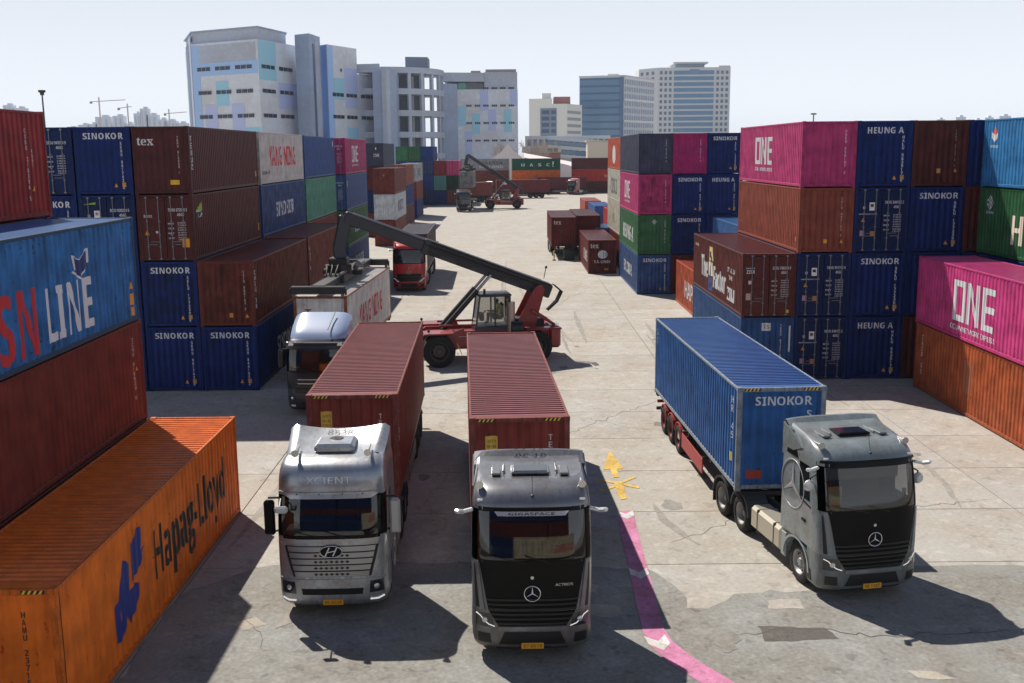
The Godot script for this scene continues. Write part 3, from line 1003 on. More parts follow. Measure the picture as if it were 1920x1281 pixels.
func side_mesh(ln: float, h: float, dk := 0) -> Mesh:   # +x side, panel only
	return cached("side %.2f %.2f %d" % [ln, h, dk], func(b: MB):
		var pr := side_profile(ln)
		var y0 := 0.165
		var y1 := h - 0.07
		for i in pr.size() - 1:
			var a: Array = pr[i]
			var c: Array = pr[i + 1]
			var xa: float = CW / 2 - 0.012 - a[1]
			var xc: float = CW / 2 - 0.012 - c[1]
			var za: float = ln / 2 - a[0]
			var zc: float = ln / 2 - c[0]
			for r in 6:
				var ya := lerpf(y0, y1, r / 6.0)
				var yb := lerpf(y0, y1, (r + 1) / 6.0)
				b.quad(Vector3(xa - dent(dk, a[0], ya), ya, za), Vector3(xc - dent(dk, c[0], ya), ya, zc), Vector3(xc - dent(dk, c[0], yb), yb, zc), Vector3(xa - dent(dk, a[0], yb), yb, za), [Vector2(a[0] / 6, 1.0 - r / 6.0), Vector2(c[0] / 6, 1.0 - r / 6.0), Vector2(c[0] / 6, 1.0 - (r + 1) / 6.0), Vector2(a[0] / 6, 1.0 - (r + 1) / 6.0)]))

func end_mesh(h: float) -> Mesh:   # +z end, corrugated
	return cached("end %.2f" % h, func(b: MB):
		var pr := end_profile()
		var y0 := 0.17
		var y1 := h - 0.11
		for i in pr.size() - 1:
			var a: Array = pr[i]
			var c: Array = pr[i + 1]
			b.quad(Vector3(a[0] - CW / 2, y0, -0.014 - a[1]), Vector3(c[0] - CW / 2, y0, -0.014 - c[1]), Vector3(c[0] - CW / 2, y1, -0.014 - c[1]), Vector3(a[0] - CW / 2, y1, -0.014 - a[1]), [Vector2(a[0] / 6, 1), Vector2(c[0] / 6, 1), Vector2(c[0] / 6, 0), Vector2(a[0] / 6, 0)]))

func roof_mesh(ln: float, h: float) -> Mesh:
	return cached("roof %.2f %.2f" % [ln, h], func(b: MB):
		var pr := corr(0.32, ln - 0.32, 0.209, 0.034, 0.14)
		pr.push_front([0.06, 0.034])
		pr.push_front([0.05, 0.0])
		pr.push_back([ln - 0.06, 0.034])
		pr.push_back([ln - 0.05, 0.0])
		var x := CW / 2 - 0.045
		for i in pr.size() - 1:
			var a: Array = pr[i]
			var c: Array = pr[i + 1]
			var za: float = ln / 2 - a[0]
			var zc: float = ln / 2 - c[0]
			var ya: float = h - 0.012 - a[1]
			var yc: float = h - 0.012 - c[1]
			b.quad(Vector3(-x, ya, za), Vector3(x, ya, za), Vector3(x, yc, zc), Vector3(-x, yc, zc), [Vector2(0, a[0] / 6), Vector2(0.8, a[0] / 6), Vector2(0.8, c[0] / 6), Vector2(0, c[0] / 6)])
			# the pressed sheet turns down at both ends of each swage
			b.quad(Vector3(x, ya, za), Vector3(x, h - 0.06, za), Vector3(x, h - 0.06, zc), Vector3(x, yc, zc))
			b.quad(Vector3(-x, yc, zc), Vector3(-x, h - 0.06, zc), Vector3(-x, h - 0.06, za), Vector3(-x, ya, za)))

func post_mesh(h: float, s := 1.0) -> Mesh:   # corner post at s * x, +z, with its two corner castings
	return cached("post %.2f %.0f" % [h, s], func(b: MB):
		b.box(Vector3(s * (CW / 2 - 0.075), h / 2, -0.06), Vector3(0.142, h - 0.2, 0.112), 0.012)
		for y in [0.059, h - 0.053]:
			b.box(Vector3(s * (CW / 2 - 0.079), y, -0.086), Vector3(0.162, 0.118, 0.178), 0.012))

func door_mesh(h: float, s := 1.0) -> Mesh:   # one leaf: hinge edge at x 0, free edge at s * x, outside +z; ribs across
	return cached("door %.2f %.0f" % [h, s], func(b: MB):
		var w := 1.075
		var hh := h - 0.26
		b.box(Vector3(s * w / 2, hh / 2, -0.035), Vector3(w, hh, 0.03), 0.006)
		for x in [0.035, w - 0.035]:
			b.box(Vector3(s * x, hh / 2, -0.013), Vector3(0.07, hh, 0.026), 0.006)
		for k in 6:
			var y := hh * (k + 0.5) / 6.0
			b.box(Vector3(s * w / 2, y, -0.016), Vector3(w - 0.15, hh / 6.0 * 0.46, 0.02), 0.009))

func bar_mesh(h: float) -> Mesh:
	return cached("bar %.2f" % h, func(b: MB):
		b.tube([Vector3(0, 0.0, 0), Vector3(0, h - 0.2, 0)], 0.019, 6)
		for y in [0.02, h - 0.22]:
			b.box(Vector3(0, y, -0.005), Vector3(0.11, 0.07, 0.05), 0.008)
		for y in [0.55, 1.05, 1.65]:
			b.box(Vector3(0, y, -0.012), Vector3(0.1, 0.05, 0.03), 0.006))

func cmat(c: Color, v: int, rough := 0.48) -> StandardMaterial3D:
	var m := mt(c, rough, 0.0, "grime%d" % (v % 5), 0.0, Vector3.ONE)
	m.metallic_specular = 0.3
	return m

var ccount := 0
# o: c colour, label, x (centre), z (near end), y, len, h, end ("front" | "door"), roof, turn, trim, group, cat
func container(o: Dictionary) -> Node3D:
	var ln: float = o.get("len", L40)
	var h: float = o.get("h", CH)
	var v: int = o.get("v", ccount * 3 + ccount / 5)
	ccount += 1
	var turn: float = deg_to_rad(o.get("turn", 0.0))
	var zc := Vector3(0, 0, -ln / 2).rotated(Vector3.UP, turn)
	var at := Vector3(o.x, o.get("y", 0.0), o.z) + zc
	var t := thing("shipping_container", o.label, "container", at, turn, o.get("group", "shipping containers stacked in the yard"))
	var c: Color = o.c
	var m := cmat(c, v)
	var fm := cmat(o.get("trim", c), v + 2)
	var rm := mt(c, 0.3, 0.0, "roof%d" % (v % 2))
	rm.metallic_specular = 0.65
	var dk := ccount % 3
	t.set_meta("dk", dk)
	put("side_panel", side_mesh(ln, h, dk), m, t)
	put("side_panel", side_mesh(ln, h, dk), cmat(c, v + 1), t, Vector3.ZERO, PI)
	put("roof_panel", roof_mesh(ln, h), rm, t)
	put("floor", boxm(Vector3(CW - 0.2, 0.1, ln - 0.2)), mt(rgb(40, 36, 32), 0.9), t, Vector3(0, 0.09, 0))
	for e in [0.0, PI]:
		for s in [1.0, -1.0]:
			put("corner_post", post_mesh(h, s), fm, t, Vector3(0, 0, ln / 2 * cos(e)), e)
	for s in [-1, 1]:
		put("top_rail", boxm(Vector3(0.06, 0.075, ln - 0.36), 0.01), fm, t, Vector3(s * (CW / 2 - 0.033), h - 0.045, 0))
		put("bottom_rail", boxm(Vector3(0.05, 0.125, ln - 0.36), 0.01), fm, t, Vector3(s * (CW / 2 - 0.028), 0.108, 0))
	for e in [-1, 1]:
		put("end_header", boxm(Vector3(CW - 0.33, 0.11, 0.09), 0.012), fm, t, Vector3(0, h - 0.062, e * (ln / 2 - 0.05)))
		put("end_sill", boxm(Vector3(CW - 0.33, 0.12, 0.09), 0.012), fm, t, Vector3(0, 0.112, e * (ln / 2 - 0.055)))
	var doors_near: bool = o.get("end", "front") == "door"
	put("end_panel", end_mesh(h), m, t, Vector3(0, 0, (-ln / 2 if doors_near else ln / 2)), PI if doors_near else 0.0)
	var steel := mt(rgb(120, 124, 128), 0.45, 0.5)
	for s in [1.0, -1.0]:
		var d := put("door", door_mesh(h, s), m, t, Vector3(-1.09 * s if doors_near else 1.09 * s, 0.13, ln / 2 if doors_near else -ln / 2), 0.0 if doors_near else PI)
		if doors_near:
			for x in [0.3, 0.82]:
				put("locking_bar", bar_mesh(h), steel, d, Vector3(s * x, -0.02, 0.03))
				put("door_handle", boxm(Vector3(0.42, 0.03, 0.02), 0.006), steel, d, Vector3(s * (x + (0.2 if x < 0.5 else -0.2)), 0.62 if x < 0.5 else 0.74, 0.045))
	return t

# where a point (u from the left edge as one faces the side, v from the ground) of a face lies; lift is how far in front
func face_map(face: String, ln: float, lift := 0.004, dk := 0) -> Callable:
	if face == "R" or face == "L":
		var pr := side_profile(ln)
		var s := 1.0 if face == "R" else -1.0
		return func(u: float, v: float) -> Vector3: return Vector3(s * (CW / 2 - 0.012 - depth_at(pr, u) - dent(dk, u, v) + lift), v, s * (ln / 2 - u))
	if face == "F":
		var pe := end_profile()
		return func(u: float, v: float) -> Vector3: return Vector3(u - CW / 2, v, ln / 2 - 0.014 - depth_at(pe, u) + lift)
	return func(u: float, v: float) -> Vector3: return Vector3(u - CW / 2, v, ln / 2 + 0.004)   # "D": over the near doors, proud of their ribs

func paint_tris(t: Node3D, face: String, tris: PackedVector2Array, m: Material, ln := L40, called := "lettering", key := "") -> void:
	var mesh: Mesh
	var dk: int = t.get_meta("dk", 0)
	var kk := "%s %s %.1f %d" % [key, face, ln, dk]
	if key and meshes.has(kk):
		mesh = meshes[kk]
	else:
		var cuts := []
		if face == "R" or face == "L":
			for p in side_profile(ln): cuts.append(p[0])
		elif face == "F":
			for p in end_profile(): cuts.append(p[0])
		var b := MB.new()
		lay_on(b, tris, cuts, face_map(face, ln, 0.006, dk))
		mesh = b.done()
		if key:
			meshes[kk] = mesh
	put(called, mesh, m, t)

func letters(t: Node3D, face: String, text: String, u: float, v: float, w: float, h: float, c: Color, ln := L40, bold := 0.8, serif := false) -> void:
	paint_tris(t, face, place_tris(glyph_tris(text, bold, serif), u, v, w, h), mt(c, 0.55), ln, "lettering", "%s %.2f %.2f %.2f %.2f" % [text, u, v, w, h])

func column_text(text: String, u: float, v_top: float, s: float) -> PackedVector2Array:   # one character under the other
	var out := PackedVector2Array()
	var v := v_top
	for ch in text:
		v -= s * 1.25
		if ch == " ":
			continue
		out.append_array(place_tris(glyph_tris(ch, 0.6), u, v, s * 0.62 if ch != "1" and ch != "I" else s * 0.3, s))
	return out

func down_text(t: Node3D, face: String, text: String, u: float, v: float, s: float, c: Color, ln := L40) -> void:
	paint_tris(t, face, column_text(text, u, v, s), mt(c, 0.55), ln, "number_lettering", "%s %.2f %.2f %.2f" % [text, u, v, s])

func rect(u: float, v: float, w: float, h: float) -> PackedVector2Array:
	return PackedVector2Array([Vector2(u, v), Vector2(u + w, v), Vector2(u + w, v + h), Vector2(u, v), Vector2(u + w, v + h), Vector2(u, v + h)])

func sticker(t: Node3D, face: String, u: float, v: float, w: float, h: float, c: Color, ln := L40) -> void:
	paint_tris(t, face, rect(u, v, w, h), mt(c, 0.6), ln, "sticker", "rect %.2f %.2f %.2f %.2f" % [u, v, w, h])

func warn_triangle(t: Node3D, face: String, u: float, v: float, s: float, ln := L40) -> void:
	paint_tris(t, face, PackedVector2Array([Vector2(u, v), Vector2(u + s, v), Vector2(u + s / 2, v + s)]), mt(rgb(222, 150, 30), 0.6), ln, "sticker", "warn %.2f %.2f" % [u, v])

const WHITE := Color(0.80, 0.81, 0.82)

# the marks that repeat: an end wall with a name at the top and the number running down its right
func named_end(t: Node3D, name_text: String, num: String, ln := L40) -> void:
	if name_text == "SINOKOR":
		letters(t, "F", "SINOKOR", 0.42, CH - 0.52, 1.72, 0.26, WHITE, ln, 0.9)
	elif name_text == "HEUNG A":
		letters(t, "F", "HEUNG A", 0.42, CH - 0.55, 1.6, 0.27, WHITE, ln, 1.1)
	down_text(t, "F", num, 1.98, CH - 0.62, 0.125, WHITE, ln)
	warn_triangle(t, "F", 1.62, 0.34, 0.16, ln)
	sticker(t, "F", 1.96, 0.34, 0.17, 0.19, rgb(190, 140, 60), ln)

func door_marks(t: Node3D, kind: String, num: String) -> void:
	var m := mt(WHITE, 0.6)
	var tr := PackedVector2Array()
	tr.append_array(place_tris(glyph_tris(num, 0.5), 1.36, CH - 0.72, 0.82, 0.13))
	tr.append_array(place_tris(glyph_tris("45G1", 0.5), 1.74, CH - 0.92, 0.3, 0.12))
	for k in 4:
		tr.append_array(place_tris(glyph_tris(["MAX GR", "TARE", "NET", "CU CAP"][k], 0.4), 1.32, CH - 1.28 - k * 0.21, 0.26, 0.07))
		tr.append_array(place_tris(glyph_tris(["32,500 KG", "3,740 KG", "28,760 KG", "76.4 CU M"][k], 0.4), 1.74, CH - 1.25 - k * 0.21, 0.36, 0.06))
		tr.append_array(place_tris(glyph_tris(["71,650 LB", "8,250 LB", "63,400 LB", "2,700 CU FT"][k], 0.4), 1.74, CH - 1.35 - k * 0.21, 0.36, 0.06))
	paint_tris(t, "D", tr, m, L40, "number_lettering", "doornum " + num)
	if kind == "sinokor":
		sticker(t, "D", 0.66, CH - 1.02, 0.24, 0.36, rgb(226, 226, 222))
		sticker(t, "D", 0.71, CH - 0.86, 0.14, 0.13, rgb(190, 60, 40))
		sticker(t, "D", 0.38, CH - 0.95, 0.1, 0.12, WHITE)
		letters(t, "D", "WWW SINOKOR CO KR", 0.2, CH - 1.2, 0.82, 0.05, WHITE)
		warn_triangle(t, "D", 0.32, CH - 1.52, 0.18)
		sticker(t, "D", 0.28, 0.75, 0.2, 0.24, rgb(172, 134, 150))
		sticker(t, "D", 0.74, 0.74, 0.2, 0.22, rgb(196, 132, 60))
	elif kind == "tex":
		letters(t, "D", "BOXX", 0.3, CH - 0.98, 0.36, 0.12, rgb(190, 186, 180))
		warn_triangle(t, "D", 0.3, CH - 1.72, 0.2)
		sticker(t, "D", 0.78, CH - 1.66, 0.1, 0.1, rgb(200, 200, 200))
		sticker(t, "D", 1.9, 0.62, 0.32, 0.38, rgb(226, 150, 30))

# yellow and black slashes along the top edge of an end
func hazard(t: Node3D, ln := L40) -> void:
	for s in [0.2, CW - 0.62]:
		var n := put("hazard_strip", cached("hz", func(b: MB):
			b.box(Vector3(0.21, 0, 0), Vector3(0.42, 0.07, 0.006))), mt(rgb(30, 28, 26), 0.6), t, Vector3(s - CW / 2, CH - 0.055, ln / 2 + 0.001))
		for k in 4:
			put("yellow_slash", cached("hzs", func(b: MB):
				b.extrude(PackedVector2Array([Vector2(0, -0.034), Vector2(0.045, -0.034), Vector2(0.085, 0.034), Vector2(0.04, 0.034)]), 0.0, 0.003)), mt(rgb(226, 190, 60), 0.6), n, Vector3(0.01 + k * 0.1, 0, 0.003))

func one_logo(u: float, v: float, w: float, h: float) -> PackedVector2Array:
	var tr := PackedVector2Array()
	var s := w * 0.075
	var lw := w * 0.30
	var b := h * 0.15
	# O: square ring
	for r in [[0.0, 0.0, lw, b], [0.0, h - b, lw, b], [0.0, b, s, h - 2 * b], [lw - s, b, s, h - 2 * b]]:
		tr.append_array(rect(u + r[0], v + r[1], r[2], r[3]))
	var x := u + lw + w * 0.06
	var nw := w * 0.28
	for r in [[0.0, 0.0, s, h], [nw - s, 0.0, s, h]]:
		tr.append_array(rect(x + r[0], v + r[1], r[2], r[3]))
	tr.append_array(poly_tris([[Vector2(x + s, v + h), Vector2(x + s, v + h * 0.72), Vector2(x + nw - s, v), Vector2(x + nw - s, v + h * 0.28)]]))
	x += nw + w * 0.06
	var ew := w * 0.28
	tr.append_array(rect(x, v, s * 1.2, h))
	for q in [0.0, 0.425, 0.85]:
		tr.append_array(rect(x + s * 1.2, v + h * q, ew - s * 1.2, b))
	return tr

func one_side(t: Node3D, face: String, ln := L40) -> void:
	paint_tris(t, face, one_logo(ln * 0.29, 0.95, 3.5, 1.35), mt(WHITE, 0.55), ln, "logo_lettering")
	letters(t, face, "OCEAN NETWORK EXPRESS", ln * 0.29, 0.62, 3.5, 0.17, WHITE, ln, 0.5)

# ---------------------------------------------------------------- the stacks
const ROW := 2.9
var navy := Color8(5, 42, 110)
var navy2 := Color8(10, 42, 98)
var maroon := Color8(98, 40, 38)
var brown := Color8(122, 52, 44)
var rust := Color8(160, 78, 54)
var pink := Color8(210, 70, 136)
var green := Color8(46, 110, 68)
var NUM := ["SKHU 961742 4", "SKLU 177230 8", "HALU 563917 0", "SKHU 844105 2", "TEMU 672518 3", "CAIU 905163 7"]

func build_yard() -> void:
	var t: Node3D
	# --- beside the camera on the left: a low orange box with a wall of boxes behind it
	t = container({"c": Color8(250, 126, 38), "x": -9.28, "z": -17.28, "label": "bright orange container with blue wing mark and long black lettering", "trim": Color8(238, 120, 42), "v": 0})
	hapag(t)
	hazard(t)
	down_text(t, "F", "HAMU 237158 0", 1.78, 2.5, 0.115, rgb(40, 26, 22))
	sticker(t, "R", 10.9, 2.3, 0.1, 0.16, rgb(220, 180, 60))
	container({"c": maroon, "x": -11.82, "z": -17.2, "label": "maroon container at the bottom of the stack behind the orange one"})
	t = container({"c": Color8(126, 54, 44), "x": -11.80, "z": -17.24, "y": ROW, "label": "red-brown container directly under the sky blue lettered one", "v": 1})
	down_text(t, "R", "TCNU 418829 6", 11.4, 2.5, 0.11, rgb(190, 170, 160))
	warn_triangle(t, "R", 11.6, 1.5, 0.14)
	t = container({"c": Color8(54, 122, 190), "x": -11.74, "z": -17.0, "y": 2 * ROW, "label": "sky blue container with red and white lettering and outlined crest", "trim": Color8(48, 78, 104), "v": 2})
	line_side(t)
	t = container({"c": Color8(152, 36, 40), "x": -14.22, "z": -17.6, "y": 3 * ROW, "label": "bright red container topmost behind the sky blue lettered one", "v": 1})
	down_text(t, "R", "CXDU 210396 5", 10.9, 2.45, 0.12, rgb(210, 190, 186))
	down_text(t, "R", "45G1", 11.2, 1.9, 0.1, rgb(210, 190, 186))
	warn_triangle(t, "R", 11.15, 0.75, 0.16)
	for k in 3:
		container({"c": [maroon, navy, brown][k], "x": -14.26, "z": -17.5, "y": k * ROW, "label": "%s container under the red one, %s of its stack" % [["maroon", "navy blue", "brown"][k], ["bottom", "second", "third"][k]]})
	# --- left stack
	var C := -14.99
	var Z1 := -45.5
	for k in 2:
		t = container({"c": navy, "x": C, "z": Z1, "y": k * ROW, "label": ["navy white-lettered container on the ground, behind the orange container's far end", "navy white-lettered container under the maroon doors, above another navy one"][k]})
		named_end(t, "SINOKOR", NUM[k])
	t = container({"c": navy, "x": C + 2.46, "z": Z1, "label": "navy white-lettered container on the ground beside the dark navy lorry"})
	named_end(t, "SINOKOR", NUM[3])
	letters(t, "R", "SINOKOR", 4.1, 0.9, 4.0, 0.8, WHITE)
	t = container({"c": Color8(114, 54, 44), "x": C + 2.46, "z": Z1, "y": ROW, "label": "red-brown container on the second tier, vertical lettering at its corner", "v": 3})
	down_text(t, "F", "CAIU 905163 7", 1.98, 2.5, 0.11, rgb(190, 180, 172))
	down_text(t, "R", "CAIU 78", 0.35, 2.5, 0.2, WHITE)
	sticker(t, "F", 1.3, 0.4, 0.16, 0.2, rgb(206, 140, 50))
	warn_triangle(t, "F", 2.0, 0.4, 0.16)
	t = container({"c": Color8(92, 42, 42), "x": C, "z": Z1, "y": 2 * ROW, "end": "door", "label": "maroon container with doors and orange sticker on third tier", "v": 1})
	door_marks(t, "tex", "TEMU 672518 3")
	paint_tris(t, "R", poly_tris([[Vector2(0.5, 2.15), Vector2(1.5, 2.15), Vector2(1.5, 2.55)]]), mt(rgb(150, 176, 60), 0.6), L40, "logo_mark")
	sticker(t, "R", 0.6, 1.85, 0.9, 0.26, rgb(30, 30, 32))
	letters(t, "R", "TEX", 0.5, 1.86, 1.0, 0.3, WHITE)
	sticker(t, "R", 11.7, 0.5, 0.2, 0.4, rgb(206, 140, 40))
	t = container({"c": Color8(86, 40, 42), "x": C, "z": Z1, "y": 3 * ROW, "label": "maroon container with small white serif lettering, topmost beside white container", "v": 0})
	letters(t, "F", "tex", 0.2, 2.1, 0.72, 0.32, WHITE, L40, 0.7, true)
	down_text(t, "F", "TEMU 815530 1", 1.92, 2.5, 0.1, rgb(190, 180, 176))
	down_text(t, "R", "TEMUZ", 0.3, 2.55, 0.24, WHITE)
	sticker(t, "F", 1.55, 0.42, 0.38, 0.2, rgb(222, 176, 40))
	sticker(t, "R", 11.6, 0.5, 0.18, 0.3, rgb(206, 140, 40))
	t = container({"c": navy, "x": C - 2.5, "z": Z1, "y": 3 * ROW, "label": "navy white-lettered container topmost between navy doors and maroon container"})
	named_end(t, "SINOKOR", NUM[0])
	t = container({"c": navy2, "x": C - 2.5, "z": Z1, "y": 2 * ROW, "end": "door", "label": "navy container showing doors with a green mark, on third tier"})
	door_marks(t, "sinokor", "BSIU 920284 5")
	paint_tris(t, "D", poly_tris([[Vector2(0.2, 2.5), Vector2(0.75, 2.6), Vector2(0.75, 2.5)]]), mt(rgb(140, 170, 50), 0.6), L40, "logo_mark")
	t = container({"c": navy2, "x": C - 5.0, "z": Z1, "y": 3 * ROW, "end": "door", "label": "navy container showing doors, topmost beside the red container"})
	door_marks(t, "plain", "SEGU 943550 9")
	t = container({"c": navy, "x": C - 5.0, "z": Z1, "y": 2 * ROW, "label": "navy white-lettered container half hidden by the bright red one"})
	named_end(t, "SINOKOR", NUM[1])
	for k in 4:
		container({"c": navy, "x": C - (2.5 if k < 2 else 5.0), "z": Z1, "y": (k % 2) * ROW, "label": "navy container hidden low behind the orange container, %s" % ["next the ground row, bottom", "next the ground row, second", "innermost column, bottom", "innermost column, second"][k]})
	# second bay
	var Z2 := -58.25
	t = container({"c": Color8(206, 202, 200), "x": C, "z": Z2, "y": 3 * ROW, "label": "white container with large red lettering, topmost beside plain mid-blue one", "v": 0})
	letters(t, "R", "YANG MING", 2.4, 1.0, 7.3, 1.15, rgb(196, 40, 56), L40, 0.7)
	letters(t, "R", "YANG MING LINE", 0.4, 0.55, 2.0, 0.2, rgb(60, 60, 70))
	t = container({"c": Color8(52, 84, 142), "x": C, "z": Z2, "y": 2 * ROW, "label": "blue container with white side lettering under white red-lettered one"})
	letters(t, "R", "SINOKOR", 3.6, 0.95, 5.0, 0.85, WHITE, L40, 1.0)
	for k in 2:
		container({"c": [brown, maroon][k], "x": C, "z": Z2, "y": k * ROW, "label": ["brown container at the foot beneath the white red-lettered one", "maroon container on second tier below the blue side-lettered one"][k]})
	t = container({"c": Color8(122, 60, 50), "x": C + 2.46, "z": Z2, "y": ROW, "label": "red-brown container on second tier with flat roof beside the boom head", "v": 3})
	down_text(t, "R", "CAI 8", 0.4, 2.4, 0.22, WHITE)
	container({"c": navy, "x": C + 2.46, "z": Z2, "label": "navy container on the ground beside the white lorry-borne container"})
	# third bay
	var Z3 := -71.0
	t = container({"c": Color8(48, 86, 150), "x": C, "z": Z3, "y": 3 * ROW, "label": "plain mid-blue container topmost beside the white red-lettered one"})
	sticker(t, "R", 11.3, 2.2, 0.2, 0.4, WHITE)
	container({"c": Color8(84, 150, 128), "x": C, "z": Z3, "y": 2 * ROW, "label": "pale green container under the plain mid-blue one", "v": 0})
	container({"c": Color8(126, 60, 52), "x": C, "z": Z3, "y": ROW, "label": "brown container under the pale green one"})
	container({"c": navy, "x": C, "z": Z3, "label": "navy container at the foot of the pale green stack"})
	# --- second left stack
	var X2 := -14.42
	var Z4 := -84.9
	t = container({"c": Color8(186, 56, 116), "x": X2, "z": Z4, "y": 3 * ROW, "end": "door", "label": "magenta container showing doors, white block letters on its side"})
	letters(t, "D", "ONE", 0.1, CH - 0.75, 0.72, 0.24, WHITE)
	door_marks(t, "plain", "ONEU 283614 6")
	one_side(t, "R")
	t = container({"c": Color8(66, 94, 148), "x": X2, "z": Z4, "y": 2 * ROW, "end": "door", "label": "navy container with white stickers on its doors, under magenta one"})
	door_marks(t, "sinokor", "DFSU 707121 0")
	sticker(t, "R", 0.4, 1.9, 0.25, 0.5, WHITE)
	t = container({"c": Color8(64, 118, 72), "x": X2, "z": Z4, "y": ROW, "end": "door", "label": "dark green container with doors low beside the boom head"})
	letters(t, "R", "HEUNG-A", 4.0, 0.9, 5.5, 0.9, WHITE)
	t = container({"c": Color8(48, 80, 140), "x": X2, "z": Z4, "label": "blue container with white side lettering under the dark green one"})
	letters(t, "R", "SINOKOR", 3.6, 0.9, 5.0, 0.9, WHITE)
	# --- third left stack
	var X3 := -14.22
	var Z5 := -118.5
	container({"c": brown, "x": X3, "z": Z5, "label": "brown container at the foot beneath the white ribbed one"})
	t = container({"c": Color8(196, 200, 206), "x": X3, "z": Z5, "y": ROW, "label": "white ribbed container with dark side lettering between two brown ones", "v": 0})
	letters(t, "R", "KMTC", 3.2, 0.8, 5.6, 1.3, rgb(50, 56, 76))
	t = container({"c": Color8(116, 54, 50), "x": X3, "z": Z5, "y": 2 * ROW, "label": "brown container on top of the white ribbed one", "v": 2})
	sticker(t, "F", 1.1, 2.0, 0.2, 0.2, rgb(160, 110, 90))
	for k in 4:
		t = container({"c": [brown, navy, maroon, Color8(62, 70, 92)][k], "x": -16.95, "z": -131.5, "y": k * ROW, "label": ["brown container low behind the white ribbed stack", "navy container low behind the white ribbed stack", "maroon container third up behind the white ribbed stack", "slate grey container with small white mark beside the magenta one"][k]})
	letters(t, "F", "CNR", 1.2, 1.2, 0.7, 0.4, WHITE)
	sticker(t, "F", 1.4, 2.1, 0.16, 0.25, WHITE)
	# --- far left cluster
	for k in 3:
		container({"c": [maroon, navy, Color8(136, 70, 56)][k], "x": -15.9, "z": -148.0, "y": k * ROW, "label": "%s container in the stack past the white ribbed one, %s" % [["maroon", "navy", "pale brown"][k], ["bottom", "middle", "top"][k]]})
	for k in 3:
		t = container({"c": [navy, brown, Color8(176, 182, 188)][k], "x": -16.2, "z": -168.0, "y": k * ROW, "label": "%s container in the stack before the far green doors, %s" % [["navy", "brown", "pale grey"][k], ["bottom", "middle", "top"][k]]})
	letters(t, "R", "MSC", 3, 0.9, 5, 1.2, rgb(70, 74, 86))
	var far_cols := [-21.6, -19.1, -16.6, -14.1, -11.6]
	var far_c := [[maroon, maroon, Color8(36, 66, 130), Color8(60, 122, 84)], [maroon, Color8(32, 62, 128), Color8(32, 62, 132), Color8(44, 108, 64)], [navy, Color8(36, 66, 134), Color8(36, 66, 128), Color8(30, 62, 136)], [navy, Color8(94, 158, 152), Color8(134, 46, 48)], [brown, Color8(36, 62, 52), Color8(204, 60, 118)]]
	var cname := [["maroon", "maroon", "blue", "pale green"], ["maroon", "blue", "blue", "green"], ["navy", "blue", "blue", "blue"], ["navy", "teal", "red"], ["brown", "dark green", "magenta"]]
	for i in 5:
		for k in far_c[i].size():
			var dr := "door" if (i + k) % 2 == 0 else "front"
			container({"c": far_c[i][k], "x": far_cols[i], "z": -211.0, "y": k * ROW, "end": dr, "label": "%s container in the far stack row, %s column from its %s, %s tier" % [cname[i][k], ["outer", "second", "middle", "fourth", "last"][i], "green corner", ["ground", "second", "third", "top"][k]], "group": "containers in the far stack row"})
	for k in 2:
		t = container({"c": Color8(112, 50, 50), "x": -20.2, "z": -203.0, "y": k * ROW, "end": "door", "label": ["maroon container standing on the ground before the far blue stack", "maroon container with white door marks before the far blue stack"][k]})
		door_marks(t, "sinokor", NUM[5])
	container({"c": Color8(206, 62, 120), "x": -20.0, "z": -190.0, "len": L20, "label": "small magenta container on the ground before far maroon doors"})
	# --- boxes across the far end, long side on
	var wall := [
		[-6.4, -268.0, 0, maroon, "maroon container under the far brown one"], [-6.4, -268.0, 1, Color8(120, 56, 50), "brown container beneath the far grey lettered container"], [-6.4, -268.0, 2, Color8(146, 146, 152), "grey container with dark side lettering across the far end"],
		[6.4, -266.0, 0, brown, "brown container beneath the far orange one"], [6.4, -266.0, 1, Color8(224, 108, 40), "orange container under the dark green one with spaced letters"], [6.4, -266.0, 2, Color8(24, 84, 66), "dark green container with four widely spaced white letters"],
		[21.6, -268.0, 0, maroon, "maroon container at the foot of the far red stack"], [21.6, -268.0, 1, Color8(190, 54, 44), "red container with small script across the far end"], [21.6, -268.0, 2, Color8(92, 40, 44), "dark maroon container on top of the far red one"],
		[36.0, -300.0, 0, maroon, "maroon container far behind the red one, ground tier"], [36.0, -300.0, 1, brown, "brown container far behind the red one, second tier"], [36.0, -300.0, 2, navy, "navy container far behind the red one, third tier"], [36.0, -300.0, 3, Color8(140, 40, 40), "dark red container highest of the far end, beside cream wall"]]
	for w in wall:
		t = container({"c": w[3], "x": w[0] - L40 / 2, "z": w[1], "y": w[2] * ROW, "turn": -90.0, "label": w[4]})
		if "dark side lettering" in w[4]:
			letters(t, "R", "MAERSK", 4.6, 1.5, 6.0, 0.75, rgb(60, 66, 84))
			letters(t, "R", "SEALAND", 4.6, 0.6, 6.0, 0.6, rgb(186, 188, 192))
		elif "four widely" in w[4]:
			for q in 4:
				letters(t, "R", "UASC"[q], 2.4 + q * 2.1, 0.95, 0.85, 0.72, WHITE, L40, 1.2)
			sticker(t, "R", 10.2, 0.8, 0.35, 1.3, WHITE)
		elif "script" in w[4]:
			letters(t, "R", "Hamburg Sud", 8.2, 0.9, 3.4, 0.7, WHITE, L40, 0.2, true)
	# --- right stack
	var R := [11.62, 14.07, 16.52, 18.98, 21.44]
	var ZR := -46.75
	var tr := 0.4
	var big := func(c: Color, col: int, k: int, label: String, end := "front", v := -1) -> Node3D:
		var d := {"c": c, "x": R[col], "z": ZR, "y": k * ROW, "label": label, "end": end, "turn": tr}
		if v >= 0:
			d["v"] = v
		return container(d)
	t = big.call(Color8(44, 82, 134), 0, 0, "blue container with a white square mark under maroon doors")
